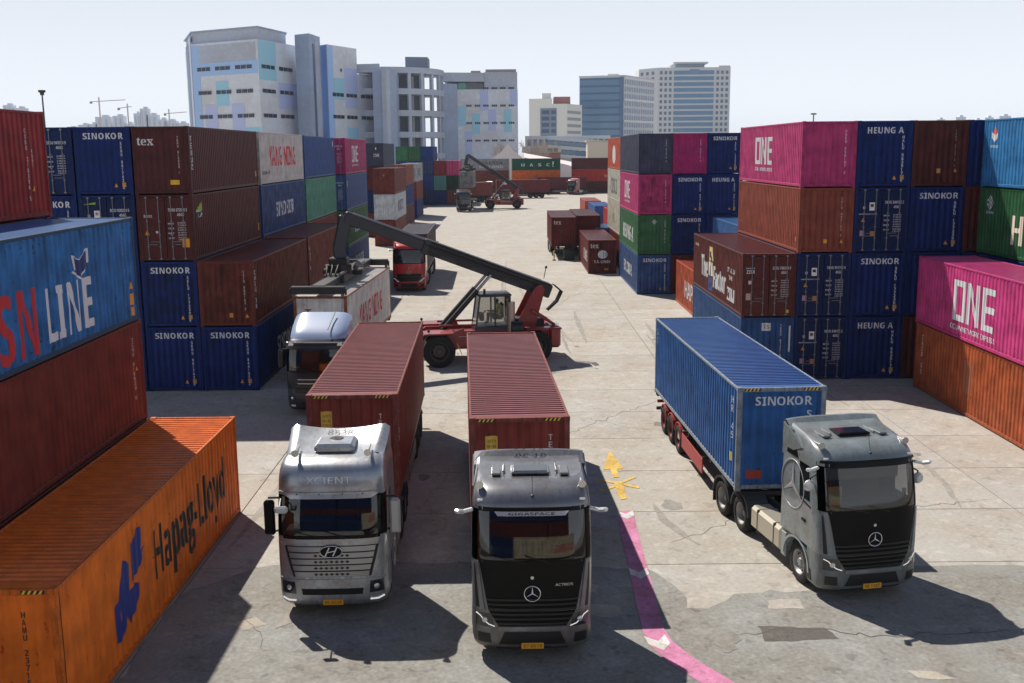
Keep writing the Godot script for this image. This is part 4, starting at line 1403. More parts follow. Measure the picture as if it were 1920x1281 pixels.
	sticker(t, "F", 0.95, 2.28, 0.42, 0.36, WHITE)
	letters(t, "F", "TS", 1.03, 2.36, 0.26, 0.2, rgb(20, 44, 96))
	down_text(t, "F", NUM[4], 1.8, 2.6, 0.11, WHITE)
	sticker(t, "F", 2.2, 1.3, 0.07, 1.2, WHITE)
	letters(t, "L", "TS LINES", 6.0, 0.9, 4.4, 0.8, WHITE)
	down_text(t, "L", "TSSU", 0.6, 2.2, 0.26, WHITE)
	t = big.call(navy2, 1, 0, "navy container showing doors on the ground, lowest door pair", "door")
	door_marks(t, "sinokor", NUM[3])
	t = big.call(navy, 2, 0, "navy white-lettered container on the ground, touching the orange-brown one")
	named_end(t, "HEUNG A", NUM[2])
	t = big.call(Color8(100, 46, 44), 0, 1, "maroon container with doors and colourful white-lettered side slogan", "door", 1)
	zim(t)
	t = big.call(navy2, 1, 1, "navy container showing doors beside the maroon doors", "door")
	door_marks(t, "sinokor", NUM[0])
	t = big.call(navy, 2, 1, "navy white-lettered container beside the bright pink lettered container")
	named_end(t, "SINOKOR", NUM[1])
	t = big.call(Color8(146, 76, 60), 1, 2, "terracotta container with streaked side under the topmost pink container", "front", 4)
	down_text(t, "F", NUM[5], 1.86, 2.5, 0.11, rgb(210, 190, 180))
	down_text(t, "L", "GESU 30", 0.6, 2.4, 0.2, rgb(214, 196, 184))
	sticker(t, "F", 1.14, 0.44, 0.15, 0.17, rgb(216, 160, 40))
	warn_triangle(t, "F", 1.86, 0.44, 0.16)
	sticker(t, "L", 11.6, 0.5, 0.15, 0.2, rgb(216, 180, 60))
	t = big.call(navy2, 2, 2, "navy container showing doors on third tier beside terracotta end", "door")
	door_marks(t, "sinokor", NUM[3])
	t = big.call(navy, 3, 2, "navy white-lettered container beside the green cream-lettered container")
	named_end(t, "SINOKOR", NUM[1])
	t = big.call(Color8(194, 66, 122), 1, 3, "pink block-lettered container topmost, above the terracotta streaked one", "front", 0)
	one_side(t, "L")
	down_text(t, "F", "ONEU 556107 2", 1.9, 2.55, 0.12, rgb(230, 190, 210))
	t = big.call(navy, 2, 3, "navy white-lettered container topmost between pink and brown ones")
	named_end(t, "HEUNG A", NUM[2])
	t = big.call(Color8(92, 42, 36), 3, 3, "dark brown container topmost between two navy ones", "front", 2)
	down_text(t, "F", NUM[4], 1.84, 2.5, 0.1, rgb(180, 160, 150))
	sticker(t, "F", 1.1, 0.6, 0.16, 0.2, rgb(190, 130, 70))
	warn_triangle(t, "F", 1.84, 0.64, 0.16)
	big.call(navy, 4, 3, "navy container topmost, squeezed beside the light blue one")
	for k in 3:
		big.call([navy, navy, maroon][k], 4, k, "%s container hidden behind the green one, %s" % [["navy", "navy", "maroon"][k], ["bottom", "second", "third"][k]])
	for k in 2:
		big.call([maroon, navy][k], 3, k, "%s container hidden behind the near pink one, %s" % [["maroon", "navy"][k], ["bottom", "second"][k]])
	# --- right edge, nearest stack
	t = container({"c": Color8(182, 92, 54), "x": 18.98, "z": -33.0, "label": "orange-brown container on the ground beneath the bright pink one", "v": 1, "trim": Color8(186, 96, 60)})
	down_text(t, "L", "CAXU 52", 0.7, 2.5, 0.2, rgb(226, 210, 200))
	sticker(t, "L", 5.0, 0.9, 0.75, 1.3, rgb(150, 84, 54))
	t = container({"c": pink, "x": 18.92, "z": -33.0, "y": ROW, "label": "bright pink block-lettered container on orange-brown container", "v": 0})
	paint_tris(t, "L", one_logo(3.7, 0.72, 3.7, 1.62), mt(WHITE, 0.55), L40, "logo_lettering")
	letters(t, "L", "OCEAN NETWORK EXPRESS", 3.6, 0.36, 3.9, 0.2, WHITE, L40, 0.5)
	t = container({"c": Color8(50, 104, 66), "x": 21.95, "z": -34.3, "y": 2 * ROW, "label": "green container with big cream letters under the light blue one", "v": 0})
	letters(t, "L", "HEUNG-A", 3.1, 0.62, 7.6, 1.2, rgb(226, 216, 196), L40, 1.2)
	paint_tris(t, "L", diamond(1.0, 2.25, 0.32), mt(WHITE, 0.6), L40, "logo_mark")
	letters(t, "L", "HEUNG-A", 0.65, 1.78, 0.75, 0.1, WHITE)
	t = container({"c": Color8(56, 128, 186), "x": 21.9, "z": -34.2, "y": 3 * ROW, "label": "light blue container with small red and white flame mark, topmost", "v": 0})
	paint_tris(t, "L", poly_tris([[Vector2(1.0, 1.9), Vector2(1.25, 2.1), Vector2(1.3, 2.35), Vector2(1.0, 2.2), Vector2(0.72, 2.35), Vector2(0.75, 2.1)]]), mt(WHITE, 0.6), L40, "logo_mark")
	paint_tris(t, "L", poly_tris([[Vector2(1.0, 2.16), Vector2(1.16, 2.35), Vector2(1.0, 2.66), Vector2(0.84, 2.35)]]), mt(rgb(220, 96, 60), 0.6), L40, "logo_mark")
	letters(t, "L", "HYUNDAI", 0.66, 1.68, 0.72, 0.11, WHITE)
	for k in 2:
		container({"c": [maroon, navy][k], "x": 21.95, "z": -34.0, "y": k * ROW, "label": "%s container hidden behind the near pink stack, %s" % [["maroon", "navy"][k], ["bottom", "second"][k]]})
	# --- between the right stacks
	t = container({"c": Color8(196, 92, 62), "x": 12.72, "z": -60.3, "label": "terracotta container on the ground half hidden behind the maroon slogan-lettered one"})
	letters(t, "L", "HAPAG", 3.6, 0.8, 5.2, 1.1, WHITE)
	container({"c": navy, "x": 15.3, "z": -60.9, "label": "navy container on the ground behind the maroon slogan-lettered one"})
	container({"c": Color8(70, 116, 172), "x": 15.3, "z": -60.9, "y": ROW, "label": "pale blue container on second tier behind the streaked terracotta one"})
	# --- second right stack
	var F := [10.42, 12.88, 15.34]
	var ZF := -76.0
	var sk := [
		[0, 0, Color8(58, 90, 146), "blue white-lettered container on the ground under green container", "SINOKOR"], [0, 1, Color8(62, 112, 76), "green white-lettered container between pink and blue ones", ""], [0, 2, Color8(196, 66, 124), "pink block-lettered container between green and slate grey ones", ""], [0, 3, Color8(72, 76, 100), "slate grey container topmost at the stack's free corner", ""],
		[1, 0, maroon, "maroon container on the ground beside the blue white-lettered one", ""], [1, 1, navy, "navy white-lettered container beside the green ribbed end", "SINOKOR"], [1, 2, navy, "navy white-lettered container beside the pink ribbed end", "SINOKOR"], [1, 3, Color8(176, 44, 112), "magenta container topmost between slate grey and navy ones", ""],
		[2, 0, brown, "brown container on the ground, hidden low in the middle stack", ""], [2, 1, navy, "navy container on second tier, hidden in the middle stack", ""], [2, 2, navy, "navy white-lettered container beside the streaked terracotta side, third tier", "HEUNG A"], [2, 3, navy, "navy white-lettered container topmost beside the magenta ribbed end", "SINOKOR"]]
	for s in sk:
		t = container({"c": s[2], "x": F[s[0]], "z": ZF, "y": s[1] * ROW, "label": s[3], "turn": 0.3})
		if s[4]:
			named_end(t, s[4], NUM[(s[0] + s[1]) % 4])
		else:
			down_text(t, "F", NUM[4], 1.95, 2.5, 0.1, rgb(200, 190, 190))
		if s[0] == 0 and s[1] == 0:
			letters(t, "L", "SINOKOR", 3.4, 0.9, 5.2, 0.9, WHITE)
		elif s[0] == 0 and s[1] == 1:
			letters(t, "L", "HEUNG-A", 2.6, 0.7, 6.8, 1.1, WHITE)
			paint_tris(t, "F", diamond(1.2, 2.4, 0.16), mt(WHITE, 0.6), L40, "logo_mark")
		elif s[0] == 0 and s[1] == 2:
			one_side(t, "L")
	# --- third right stack
	for k in 4:
		t = container({"c": [brown, Color8(208, 204, 186), Color8(204, 202, 188), Color8(196, 92, 66)][k], "x": 10.95, "z": -93.6, "y": k * ROW, "label": ["brown container at the foot of the cream stack", "cream container low in the stack behind the corner blue one", "cream container with dark side lettering under the terracotta one", "terracotta container with white oval mark above two cream ones"][k], "v": 0})
		if k == 2:
			letters(t, "L", "COSCO", 3.2, 0.6, 6.0, 1.5, rgb(70, 84, 86))
		elif k == 1:
			letters(t, "L", "APL", 5.0, 0.8, 2.4, 0.9, rgb(130, 120, 100))
		elif k == 3:
			paint_tris(t, "L", ellipse(6.1, 1.35, 1.5, 0.85), mt(WHITE, 0.6), L40, "logo_mark")
	# --- low boxes by the right kerb
	t = container({"c": Color8(112, 48, 44), "x": 7.82, "z": -89.4, "label": "maroon container on the ground with round white globe mark"})
	letters(t, "F", "tex", 0.2, 2.2, 0.7, 0.36, WHITE, L40, 0.7, true)
	paint_tris(t, "F", ellipse(1.25, 1.65, 0.42, 0.36), mt(WHITE, 0.6), L40, "logo_mark")
	letters(t, "F", "TS", 1.2, 1.5, 0.42, 0.3, rgb(112, 48, 44))
	letters(t, "F", "T.S. LINES", 0.5, 0.92, 1.4, 0.22, WHITE)
	letters(t, "L", "TS LINES", 6.5, 0.9, 4.4, 0.9, WHITE)
	sticker(t, "F", 1.4, 0.3, 0.34, 0.16, rgb(196, 130, 50))
	container({"c": Color8(70, 112, 176), "x": 9.6, "z": -104.0, "len": L20, "label": "small blue container behind the maroon globe-marked one"})
	container({"c": Color8(64, 104, 172), "x": 12.9, "z": -146.0, "label": "blue container on the ground past the cream stack"})
	container({"c": Color8(200, 52, 50), "x": 13.9, "z": -138.0, "len": L20, "label": "small red container on the ground before a blue one"})
	container({"c": Color8(196, 104, 90), "x": 12.6, "z": -161.0, "label": "salmon container on the ground past the cream stack"})
	# --- out of view: the cream box windscreens mirror; dark boxes added to darken reflections
	trailer("skeletal trailer with cream red-lettered box below the walkway", 11.6, -3.0, 90.0)
	t = container({"c": Color8(206, 198, 172), "x": 11.6, "z": -3.0, "y": BED, "turn": 90.0, "label": "cream red-lettered container on a trailer below the walkway", "v": 1, "group": "containers carried on lorries"})
	letters(t, "R", "YANG MING", 1.2, 0.95, 7.0, 1.0, rgb(196, 40, 56), L40, 0.7)
	for q in 3:
		for k in 4:
			container({"c": navy2 if k != 2 else maroon, "x": -8.4 + q * 12.4, "z": 17.5, "y": k * ROW, "turn": 90.0, "label": "%s container added unseen behind the walkway to darken reflections, %s tier, %s bay" % ["navy" if k != 2 else "maroon", ["ground", "second", "third", "top"][k], ["first", "middle", "last"][q]], "group": "unseen containers added behind the walkway"})

func ellipse(u: float, v: float, a: float, b: float) -> PackedVector2Array:
	var out := PackedVector2Array()
	for i in 20:
		var p := TAU * i / 20
		var q := TAU * (i + 1) / 20
		out.append_array([Vector2(u, v), Vector2(u + a * cos(p), v + b * sin(p)), Vector2(u + a * cos(q), v + b * sin(q))])
	return out

func diamond(u: float, v: float, s: float) -> PackedVector2Array:
	var out := PackedVector2Array()
	for k in [[-1, 0], [1, 0], [0, 1], [0, -1]]:
		var c := Vector2(u + k[0] * s * 0.62, v + k[1] * s * 0.62)
		var r := s * 0.52
		var ri := s * 0.28
		for q in 4:
			var a := Vector2(cos(q * PI / 2), sin(q * PI / 2))
			var b := Vector2(cos((q + 1) * PI / 2), sin((q + 1) * PI / 2))
			out.append_array([c + a * ri, c + a * r, c + b * r, c + a * ri, c + b * r, c + b * ri])
	return out

func hapag(t: Node3D) -> void:
	letters(t, "R", "Hapag-Lloyd", 4.95, 0.55, 5.8, 1.6, rgb(28, 24, 26), L40, 0.6)
	# the slanted wing mark in blue
	var p := [[Vector2(0.0, 0.02), Vector2(0.30, 0.0), Vector2(0.55, 0.30), Vector2(0.62, 0.12), Vector2(1.0, 0.3), Vector2(1.22, 0.62), Vector2(0.95, 0.72), Vector2(0.72, 0.66), Vector2(0.78, 1.15), Vector2(0.55, 1.3), Vector2(0.42, 1.22), Vector2(0.30, 0.8), Vector2(0.06, 0.66)],
		[Vector2(0.84, 0.78), Vector2(1.26, 0.9), Vector2(1.5, 1.18), Vector2(1.3, 1.2), Vector2(1.42, 1.62), Vector2(1.12, 1.62), Vector2(0.96, 1.42), Vector2(0.84, 1.5)]]
	var tr := poly_tris(p)
	for i in tr.size():
		tr[i] = Vector2(2.5 + tr[i].x * 1.25, 0.55 + tr[i].y * 1.22)
	paint_tris(t, "R", tr, mt(rgb(30, 48, 128), 0.55), L40, "logo_mark")

func line_side(t: Node3D) -> void:
	letters(t, "R", "SN", 4.1, 0.25, 1.85, 1.5, rgb(186, 36, 44), L40, 1.4)
	letters(t, "R", "LINE", 6.4, 0.38, 2.6, 1.25, rgb(214, 212, 216), L40, 1.6)
	var o := [Vector2(0, 0.25), Vector2(0.12, 0.32), Vector2(0.05, 0.95), Vector2(0.42, 0.72), Vector2(0.62, 0.78), Vector2(0.78, 1.05), Vector2(1.0, 1.1), Vector2(1.0, 0.5), Vector2(0.84, 0.5), Vector2(0.82, 0.25), Vector2(0.45, -0.12)]
	var a := []
	var b := []
	for q in o:
		a.append(Vector2(7.95 + q.x * 1.0, 1.68 + q.y * 0.6))
		b.append(Vector2(7.95 + (0.52 + (q.x - 0.52) * 0.84) * 1.0, 1.68 + (0.45 + (q.y - 0.45) * 0.82) * 0.6))
	var ring := PackedVector2Array()
	for i in a.size():
		var j := (i + 1) % a.size()
		ring.append_array([a[i], a[j], b[j], a[i], b[j], b[i]])
	paint_tris(t, "R", ring, mt(rgb(214, 212, 216), 0.55), L40, "logo_outline")
	paint_tris(t, "R", poly_tris([b]), mt(rgb(24, 52, 110), 0.55), L40, "logo_mark")
	down_text(t, "R", "NSSU 701844 2", 11.25, 2.5, 0.12, rgb(180, 196, 212))
	down_text(t, "R", "45G1", 11.55, 2.4, 0.1, rgb(180, 196, 212))
	warn_triangle(t, "R", 11.62, 0.95, 0.2)
	sticker(t, "R", 11.62, 0.5, 0.24, 0.32, rgb(224, 150, 40))
	sticker(t, "R", 11.66, 0.2, 0.22, 0.24, rgb(224, 150, 40))

func zim(t: Node3D) -> void:
	letters(t, "D", "ZIM", 0.18, 2.0, 0.36, 0.16, WHITE)
	for k in 5:
		sticker(t, "D", 0.17 + k * 0.085, 2.22, 0.045, 0.045, WHITE)
	sticker(t, "D", 0.28, 1.52, 0.16, 0.16, rgb(200, 190, 190))
	door_marks(t, "zim", "ZCSU 760218 8")
	sticker(t, "D", 0.18, 0.8, 0.22, 0.3, rgb(176, 150, 148))
	sticker(t, "D", 2.0, 0.2, 0.14, 0.14, rgb(226, 190, 80))
	letters(t, "L", "The", 2.3, 0.85, 1.75, 1.15, WHITE, L40, 0.9)
	letters(t, "L", "Factor", 5.6, 0.55, 2.9, 1.1, WHITE, L40, 0.9)
	# the slanted Z between them, in bands of colour
	var cs := [rgb(60, 84, 150), rgb(228, 220, 200), rgb(214, 196, 130)]
	for k in 3:
		var y := 0.25 + k * 0.78
		paint_tris(t, "L", poly_tris([[Vector2(4.35 + 0.05 * k, y), Vector2(5.4, y + 0.05), Vector2(5.3, y + 0.74), Vector2(4.3 + 0.08 * k, y + 0.74)]]), mt(cs[k], 0.6), L40, "logo_mark")
	letters(t, "L", "Z", 4.5, 0.4, 0.7, 1.9, rgb(40, 44, 90), L40, 1.0)
	letters(t, "L", "ZIM", 9.0, 0.4, 1.5, 0.62, WHITE, L40, 1.4)
	letters(t, "L", "IT'S ALL IN", 9.0, 1.75, 1.5, 0.22, WHITE)
	letters(t, "L", "THE", 9.3, 1.4, 0.7, 0.2, WHITE)
	letters(t, "L", "ZCSU 760218", 0.5, 2.3, 1.0, 0.13, rgb(220, 200, 190))

# ---------------------------------------------------------------- lorries
# A cab is a loft: for each height [y, front z, half width, depth of the rounded front]; the front is a superellipse in plan, the sides run straight back to zr.
class Cab:
	var lv: Array
	var zr := -2.3
	var n := 3.4
	func at(y: float) -> Array:
		if y <= lv[0][0]:
			return lv[0]
		for i in lv.size() - 1:
			if y <= lv[i + 1][0]:
				var k: float = (y - lv[i][0]) / (lv[i + 1][0] - lv[i][0])
				var o := []
				for q in 4:
					var p0: float = lv[maxi(i - 1, 0)][q]
					var p1: float = lv[i][q]
					var p2: float = lv[i + 1][q]
					var p3: float = lv[mini(i + 2, lv.size() - 1)][q]
					if q == 0:
						o.append(y)
					else:
						var m1 := (p2 - p0) * 0.5
						var m2 := (p3 - p1) * 0.5
						var y0: float = lv[maxi(i - 1, 0)][0]
						var y1: float = lv[i][0]
						var y2: float = lv[i + 1][0]
						var y3: float = lv[mini(i + 2, lv.size() - 1)][0]
						var dy := y2 - y1
						m1 = (p2 - p0) / maxf(y2 - y0, 0.001) * dy
						m2 = (p3 - p1) / maxf(y3 - y1, 0.001) * dy
						var d := p2 - p1
						# keep it monotone
						m1 = 0.0 if m1 * d <= 0.0 else signf(d) * minf(absf(m1), 3.0 * absf(d))
						m2 = 0.0 if m2 * d <= 0.0 else signf(d) * minf(absf(m2), 3.0 * absf(d))
						var k2 := k * k
						var k3 := k2 * k
						o.append((2 * k3 - 3 * k2 + 1) * p1 + (k3 - 2 * k2 + k) * m1 + (-2 * k3 + 3 * k2) * p2 + (k3 - k2) * m2)
				return o
		return lv[-1]
	func front(xf: float, y: float, lift := 0.0) -> Vector3:
		var a := at(y)
		var p := Vector3(xf * a[2], y, a[1] - a[3] + a[3] * pow(maxf(0.0, 1.0 - pow(absf(xf), n)), 1.0 / n))
		if lift != 0.0:
			p += fnormal(xf, y) * lift
		return p
	func fnormal(xf: float, y: float) -> Vector3:
		var e := 0.004
		var x0 := clampf(xf - e, -0.999, 0.999)
		var x1 := clampf(xf + e, -0.999, 0.999)
		var du := front(x1, y) - front(x0, y)
		var dv := front(xf, y + e) - front(xf, y - e)
		return du.cross(dv).normalized()
	func side(s: float, z: float, y: float, lift := 0.0) -> Vector3:
		var a := at(y)
		return Vector3(s * (a[2] + lift), y, z)

func cab_shell(b: MB, c: Cab, ys: Array, xfs: Array, zs: Array, hole: Callable, top := true, bottom := false) -> void:
	# columns: left side from the rear, front from left to right, right side to the rear
	var cols := []
	for i in zs.size():
		cols.append([-1, zs[zs.size() - 1 - i]])
	for x in xfs:
		cols.append([0, x])
	for z in zs:
		cols.append([1, z])
	var grid := []
	for y in ys:
		var row := []
		var a: Array = c.at(y)
		for q in cols:
			if q[0] == 0:
				row.append(c.front(q[1], y))
			else:
				# side z runs as a share from the start of the straight part (0) to the rear (1)
				row.append(c.side(q[0], lerpf(a[1] - a[3], c.zr, q[1]), y))
		grid.append(row)
	var nr := []
	for j in ys.size():
		var row := []
		for i in cols.size():
			var du: Vector3 = grid[j][mini(i + 1, cols.size() - 1)] - grid[j][maxi(i - 1, 0)]
			var dv: Vector3 = grid[mini(j + 1, ys.size() - 1)][i] - grid[maxi(j - 1, 0)][i]
			row.append(du.cross(dv).normalized())
		nr.append(row)
	for j in ys.size() - 1:
		var ym: float = (ys[j] + ys[j + 1]) * 0.5
		for i in cols.size() - 1:
			var kind: int = cols[i][0] if cols[i][0] == cols[i + 1][0] else 2
			var mid: float = (cols[i][1] + cols[i + 1][1]) * 0.5
			if kind != 2 and hole.call(kind, mid, ym):
				continue
			b.trin(grid[j][i], grid[j][i + 1], grid[j + 1][i + 1], nr[j][i], nr[j][i + 1], nr[j + 1][i + 1])
			b.trin(grid[j][i], grid[j + 1][i + 1], grid[j + 1][i], nr[j][i], nr[j + 1][i + 1], nr[j + 1][i])
	var m := cols.size()
	if top:
		var g: Array = grid[-1]
		for i in m / 2:
			b.quad(g[i], g[i + 1] if i + 1 < m else g[i], g[m - 2 - i], g[m - 1 - i]) if i + 1 <= m - 2 - i else null
	# rear wall
	for j in ys.size() - 1:
		b.quad(grid[j][m - 1], grid[j][0], grid[j + 1][0], grid[j + 1][m - 1])
	if bottom:
		var g: Array = grid[0]
		for i in m / 2:
			if i + 1 <= m - 2 - i:
				b.quad(g[m - 1 - i], g[m - 2 - i], g[i + 1], g[i])

# a patch on the front: y0 to y1, x shares l0..r0 at the bottom and l1..r1 at the top
func cab_front(c: Cab, y0: float, y1: float, l0: float, r0: float, l1: float, r1: float, lift: float, nx := 14, ny := 6, thick := 0.0) -> Mesh:
	var b := MB.new()
	var P := func(i: int, j: int, lf: float) -> Array:
		var v := float(j) / ny
		var xf := lerpf(lerpf(l0, l1, v), lerpf(r0, r1, v), float(i) / nx)
		var y := lerpf(y0, y1, v)
		return [c.front(xf, y, lf), c.fnormal(xf, y)]
	for j in ny:
		for i in nx:
			var A: Array = P.call(i, j, lift)
			var B: Array = P.call(i + 1, j, lift)
			var C: Array = P.call(i + 1, j + 1, lift)
			var D: Array = P.call(i, j + 1, lift)
			b.trin(A[0], B[0], C[0], A[1], B[1], C[1])
			b.trin(A[0], C[0], D[0], A[1], C[1], D[1])
	if thick > 0.0:
		for i in nx:
			b.quad(P.call(i, 0, lift - thick)[0], P.call(i + 1, 0, lift - thick)[0], P.call(i + 1, 0, lift)[0], P.call(i, 0, lift)[0])
			b.quad(P.call(i, ny, lift)[0], P.call(i + 1, ny, lift)[0], P.call(i + 1, ny, lift - thick)[0], P.call(i, ny, lift - thick)[0])
		for j in ny:
			b.quad(P.call(0, j, lift - thick)[0], P.call(0, j, lift)[0], P.call(0, j + 1, lift)[0], P.call(0, j + 1, lift - thick)[0])
			b.quad(P.call(nx, j, lift)[0], P.call(nx, j, lift - thick)[0], P.call(nx, j + 1, lift - thick)[0], P.call(nx, j + 1, lift)[0])
	return b.done()

func cab_side(c: Cab, s: float, pts: Array, lift: float, thick := 0.0) -> Mesh:   # polygon of (z, y) on one side
	var b := MB.new()
	var pv := PackedVector2Array(pts)
	var tr := poly_tris([pv])
	for i in range(0, tr.size(), 3):
		var q := [tr[i], tr[i + 1], tr[i + 2]]
		if (q[1] - q[0]).cross(q[2] - q[0]) * s > 0:
			q = [tr[i], tr[i + 2], tr[i + 1]]
		b.tri(c.side(s, q[0].x, q[0].y, lift), c.side(s, q[1].x, q[1].y, lift), c.side(s, q[2].x, q[2].y, lift))
	if thick > 0.0:
		for i in pv.size():
			var a := pv[i]
			var d := pv[(i + 1) % pv.size()]
			b.quad(c.side(s, a.x, a.y, lift - thick), c.side(s, d.x, d.y, lift - thick), c.side(s, d.x, d.y, lift), c.side(s, a.x, a.y, lift))
	return b.done()

func cab_letters(c: Cab, text: String, xf: float, y: float, w: float, h: float, lift := 0.006, bold := 0.4) -> Mesh:
	var b := MB.new()
	var hw: float = c.at(y)[2]
	lay_on(b, place_tris(glyph_tris(text, bold), xf * hw - w / 2, y, w, h), [], func(u: float, v: float) -> Vector3: return c.front(u / hw, v, lift))
	return b.done()

func seg(a: float, b: float, k: int) -> Array:
	var o := []
	for i in k:
		o.append(lerpf(a, b, float(i) / k))
	return o

# wheel on its own axle end, outside at +x
func wheel(parent: Node3D, at: Vector3, r: float, w: float, flip: bool, dish: float, rimc: Color, called := "wheel") -> void:
	var nd := node(called, parent, at, PI if flip else 0.0)
	var key := "tyre %.2f %.2f" % [r, w]
	var h := w / 2
	put("tyre", cached(key, func(b: MB):
		b.lathe([[r * 0.60, h * 0.86], [r * 0.66, h * 0.98], [r * 0.82, h], [r * 0.93, h * 0.93], [r * 0.985, h * 0.8], [r, h * 0.7], [r, h * 0.28], [r * 0.985, h * 0.26], [r * 0.985, h * 0.2], [r, h * 0.18], [r, -h * 0.18], [r * 0.985, -h * 0.2], [r * 0.985, -h * 0.26], [r, -h * 0.28], [r, -h * 0.7], [r * 0.93, -h * 0.93], [r * 0.82, -h], [r * 0.6, -h * 0.86]], 28)), mt(rgb(26, 26, 27), 0.88), nd)
	put("rim", cached("rim %.2f %.2f %.2f" % [r, w, dish], func(b: MB):
		b.lathe([[0.0, h - dish + 0.07], [r * 0.17, h - dish + 0.07], [r * 0.2, h - dish + 0.02], [r * 0.36, h - dish + 0.02], [r * 0.46, h - dish - 0.03], [r * 0.52, h - dish * 0.6], [r * 0.56, h * 0.84], [r * 0.605, h * 0.9], [r * 0.61, h * 0.84]], 24)
		for k in 10:
			var an := TAU * k / 10
			b.lathe([[0.0, 0.03], [0.014, 0.03], [0.016, 0.0]], 6, Transform3D(Basis(), Vector3(h - dish + 0.02, cos(an) * r * 0.29, sin(an) * r * 0.29)))), mt(rimc, 0.5, 0.55), nd)
	var holes := put("hand_hole", cached("holes %.2f %.2f %.2f" % [r, w, dish], func(b: MB):
		for k in 10:
			var an := TAU * (k + 0.5) / 10
			b.lathe([[0.0, 0.004], [r * 0.06, 0.004], [r * 0.06, 0.0]], 8, Transform3D(Basis(), Vector3(h - dish + 0.004, cos(an) * r * 0.41, sin(an) * r * 0.41)))), mt(rgb(14, 14, 14), 0.9), nd)
	holes.set_meta("kind", "stuff")

func star(r: float, tr: float) -> Mesh:   # three-pointed star in a ring, facing +z
	return cached("star %.3f %.3f" % [r, tr], func(b: MB):
		var ring := []
		for i in 33:
			ring.append(Vector3(cos(TAU * i / 32) * r, sin(TAU * i / 32) * r, 0))
		b.tube(ring, tr, 6, false)
		for k in 3:
			var an := PI / 2 + TAU * k / 3
			var tip := Vector3(cos(an), sin(an), 0) * r
			var l := Vector3(cos(an + PI / 3), sin(an + PI / 3), 0) * r * 0.13
			var q := Vector3(cos(an - PI / 3), sin(an - PI / 3), 0) * r * 0.13
			var f := Vector3(0, 0, tr * 1.2)
			b.tri(l, f, tip)
			b.tri(f, q, tip)
			b.tri(q, -f * 0.5, tip)
			b.tri(-f * 0.5, l, tip))

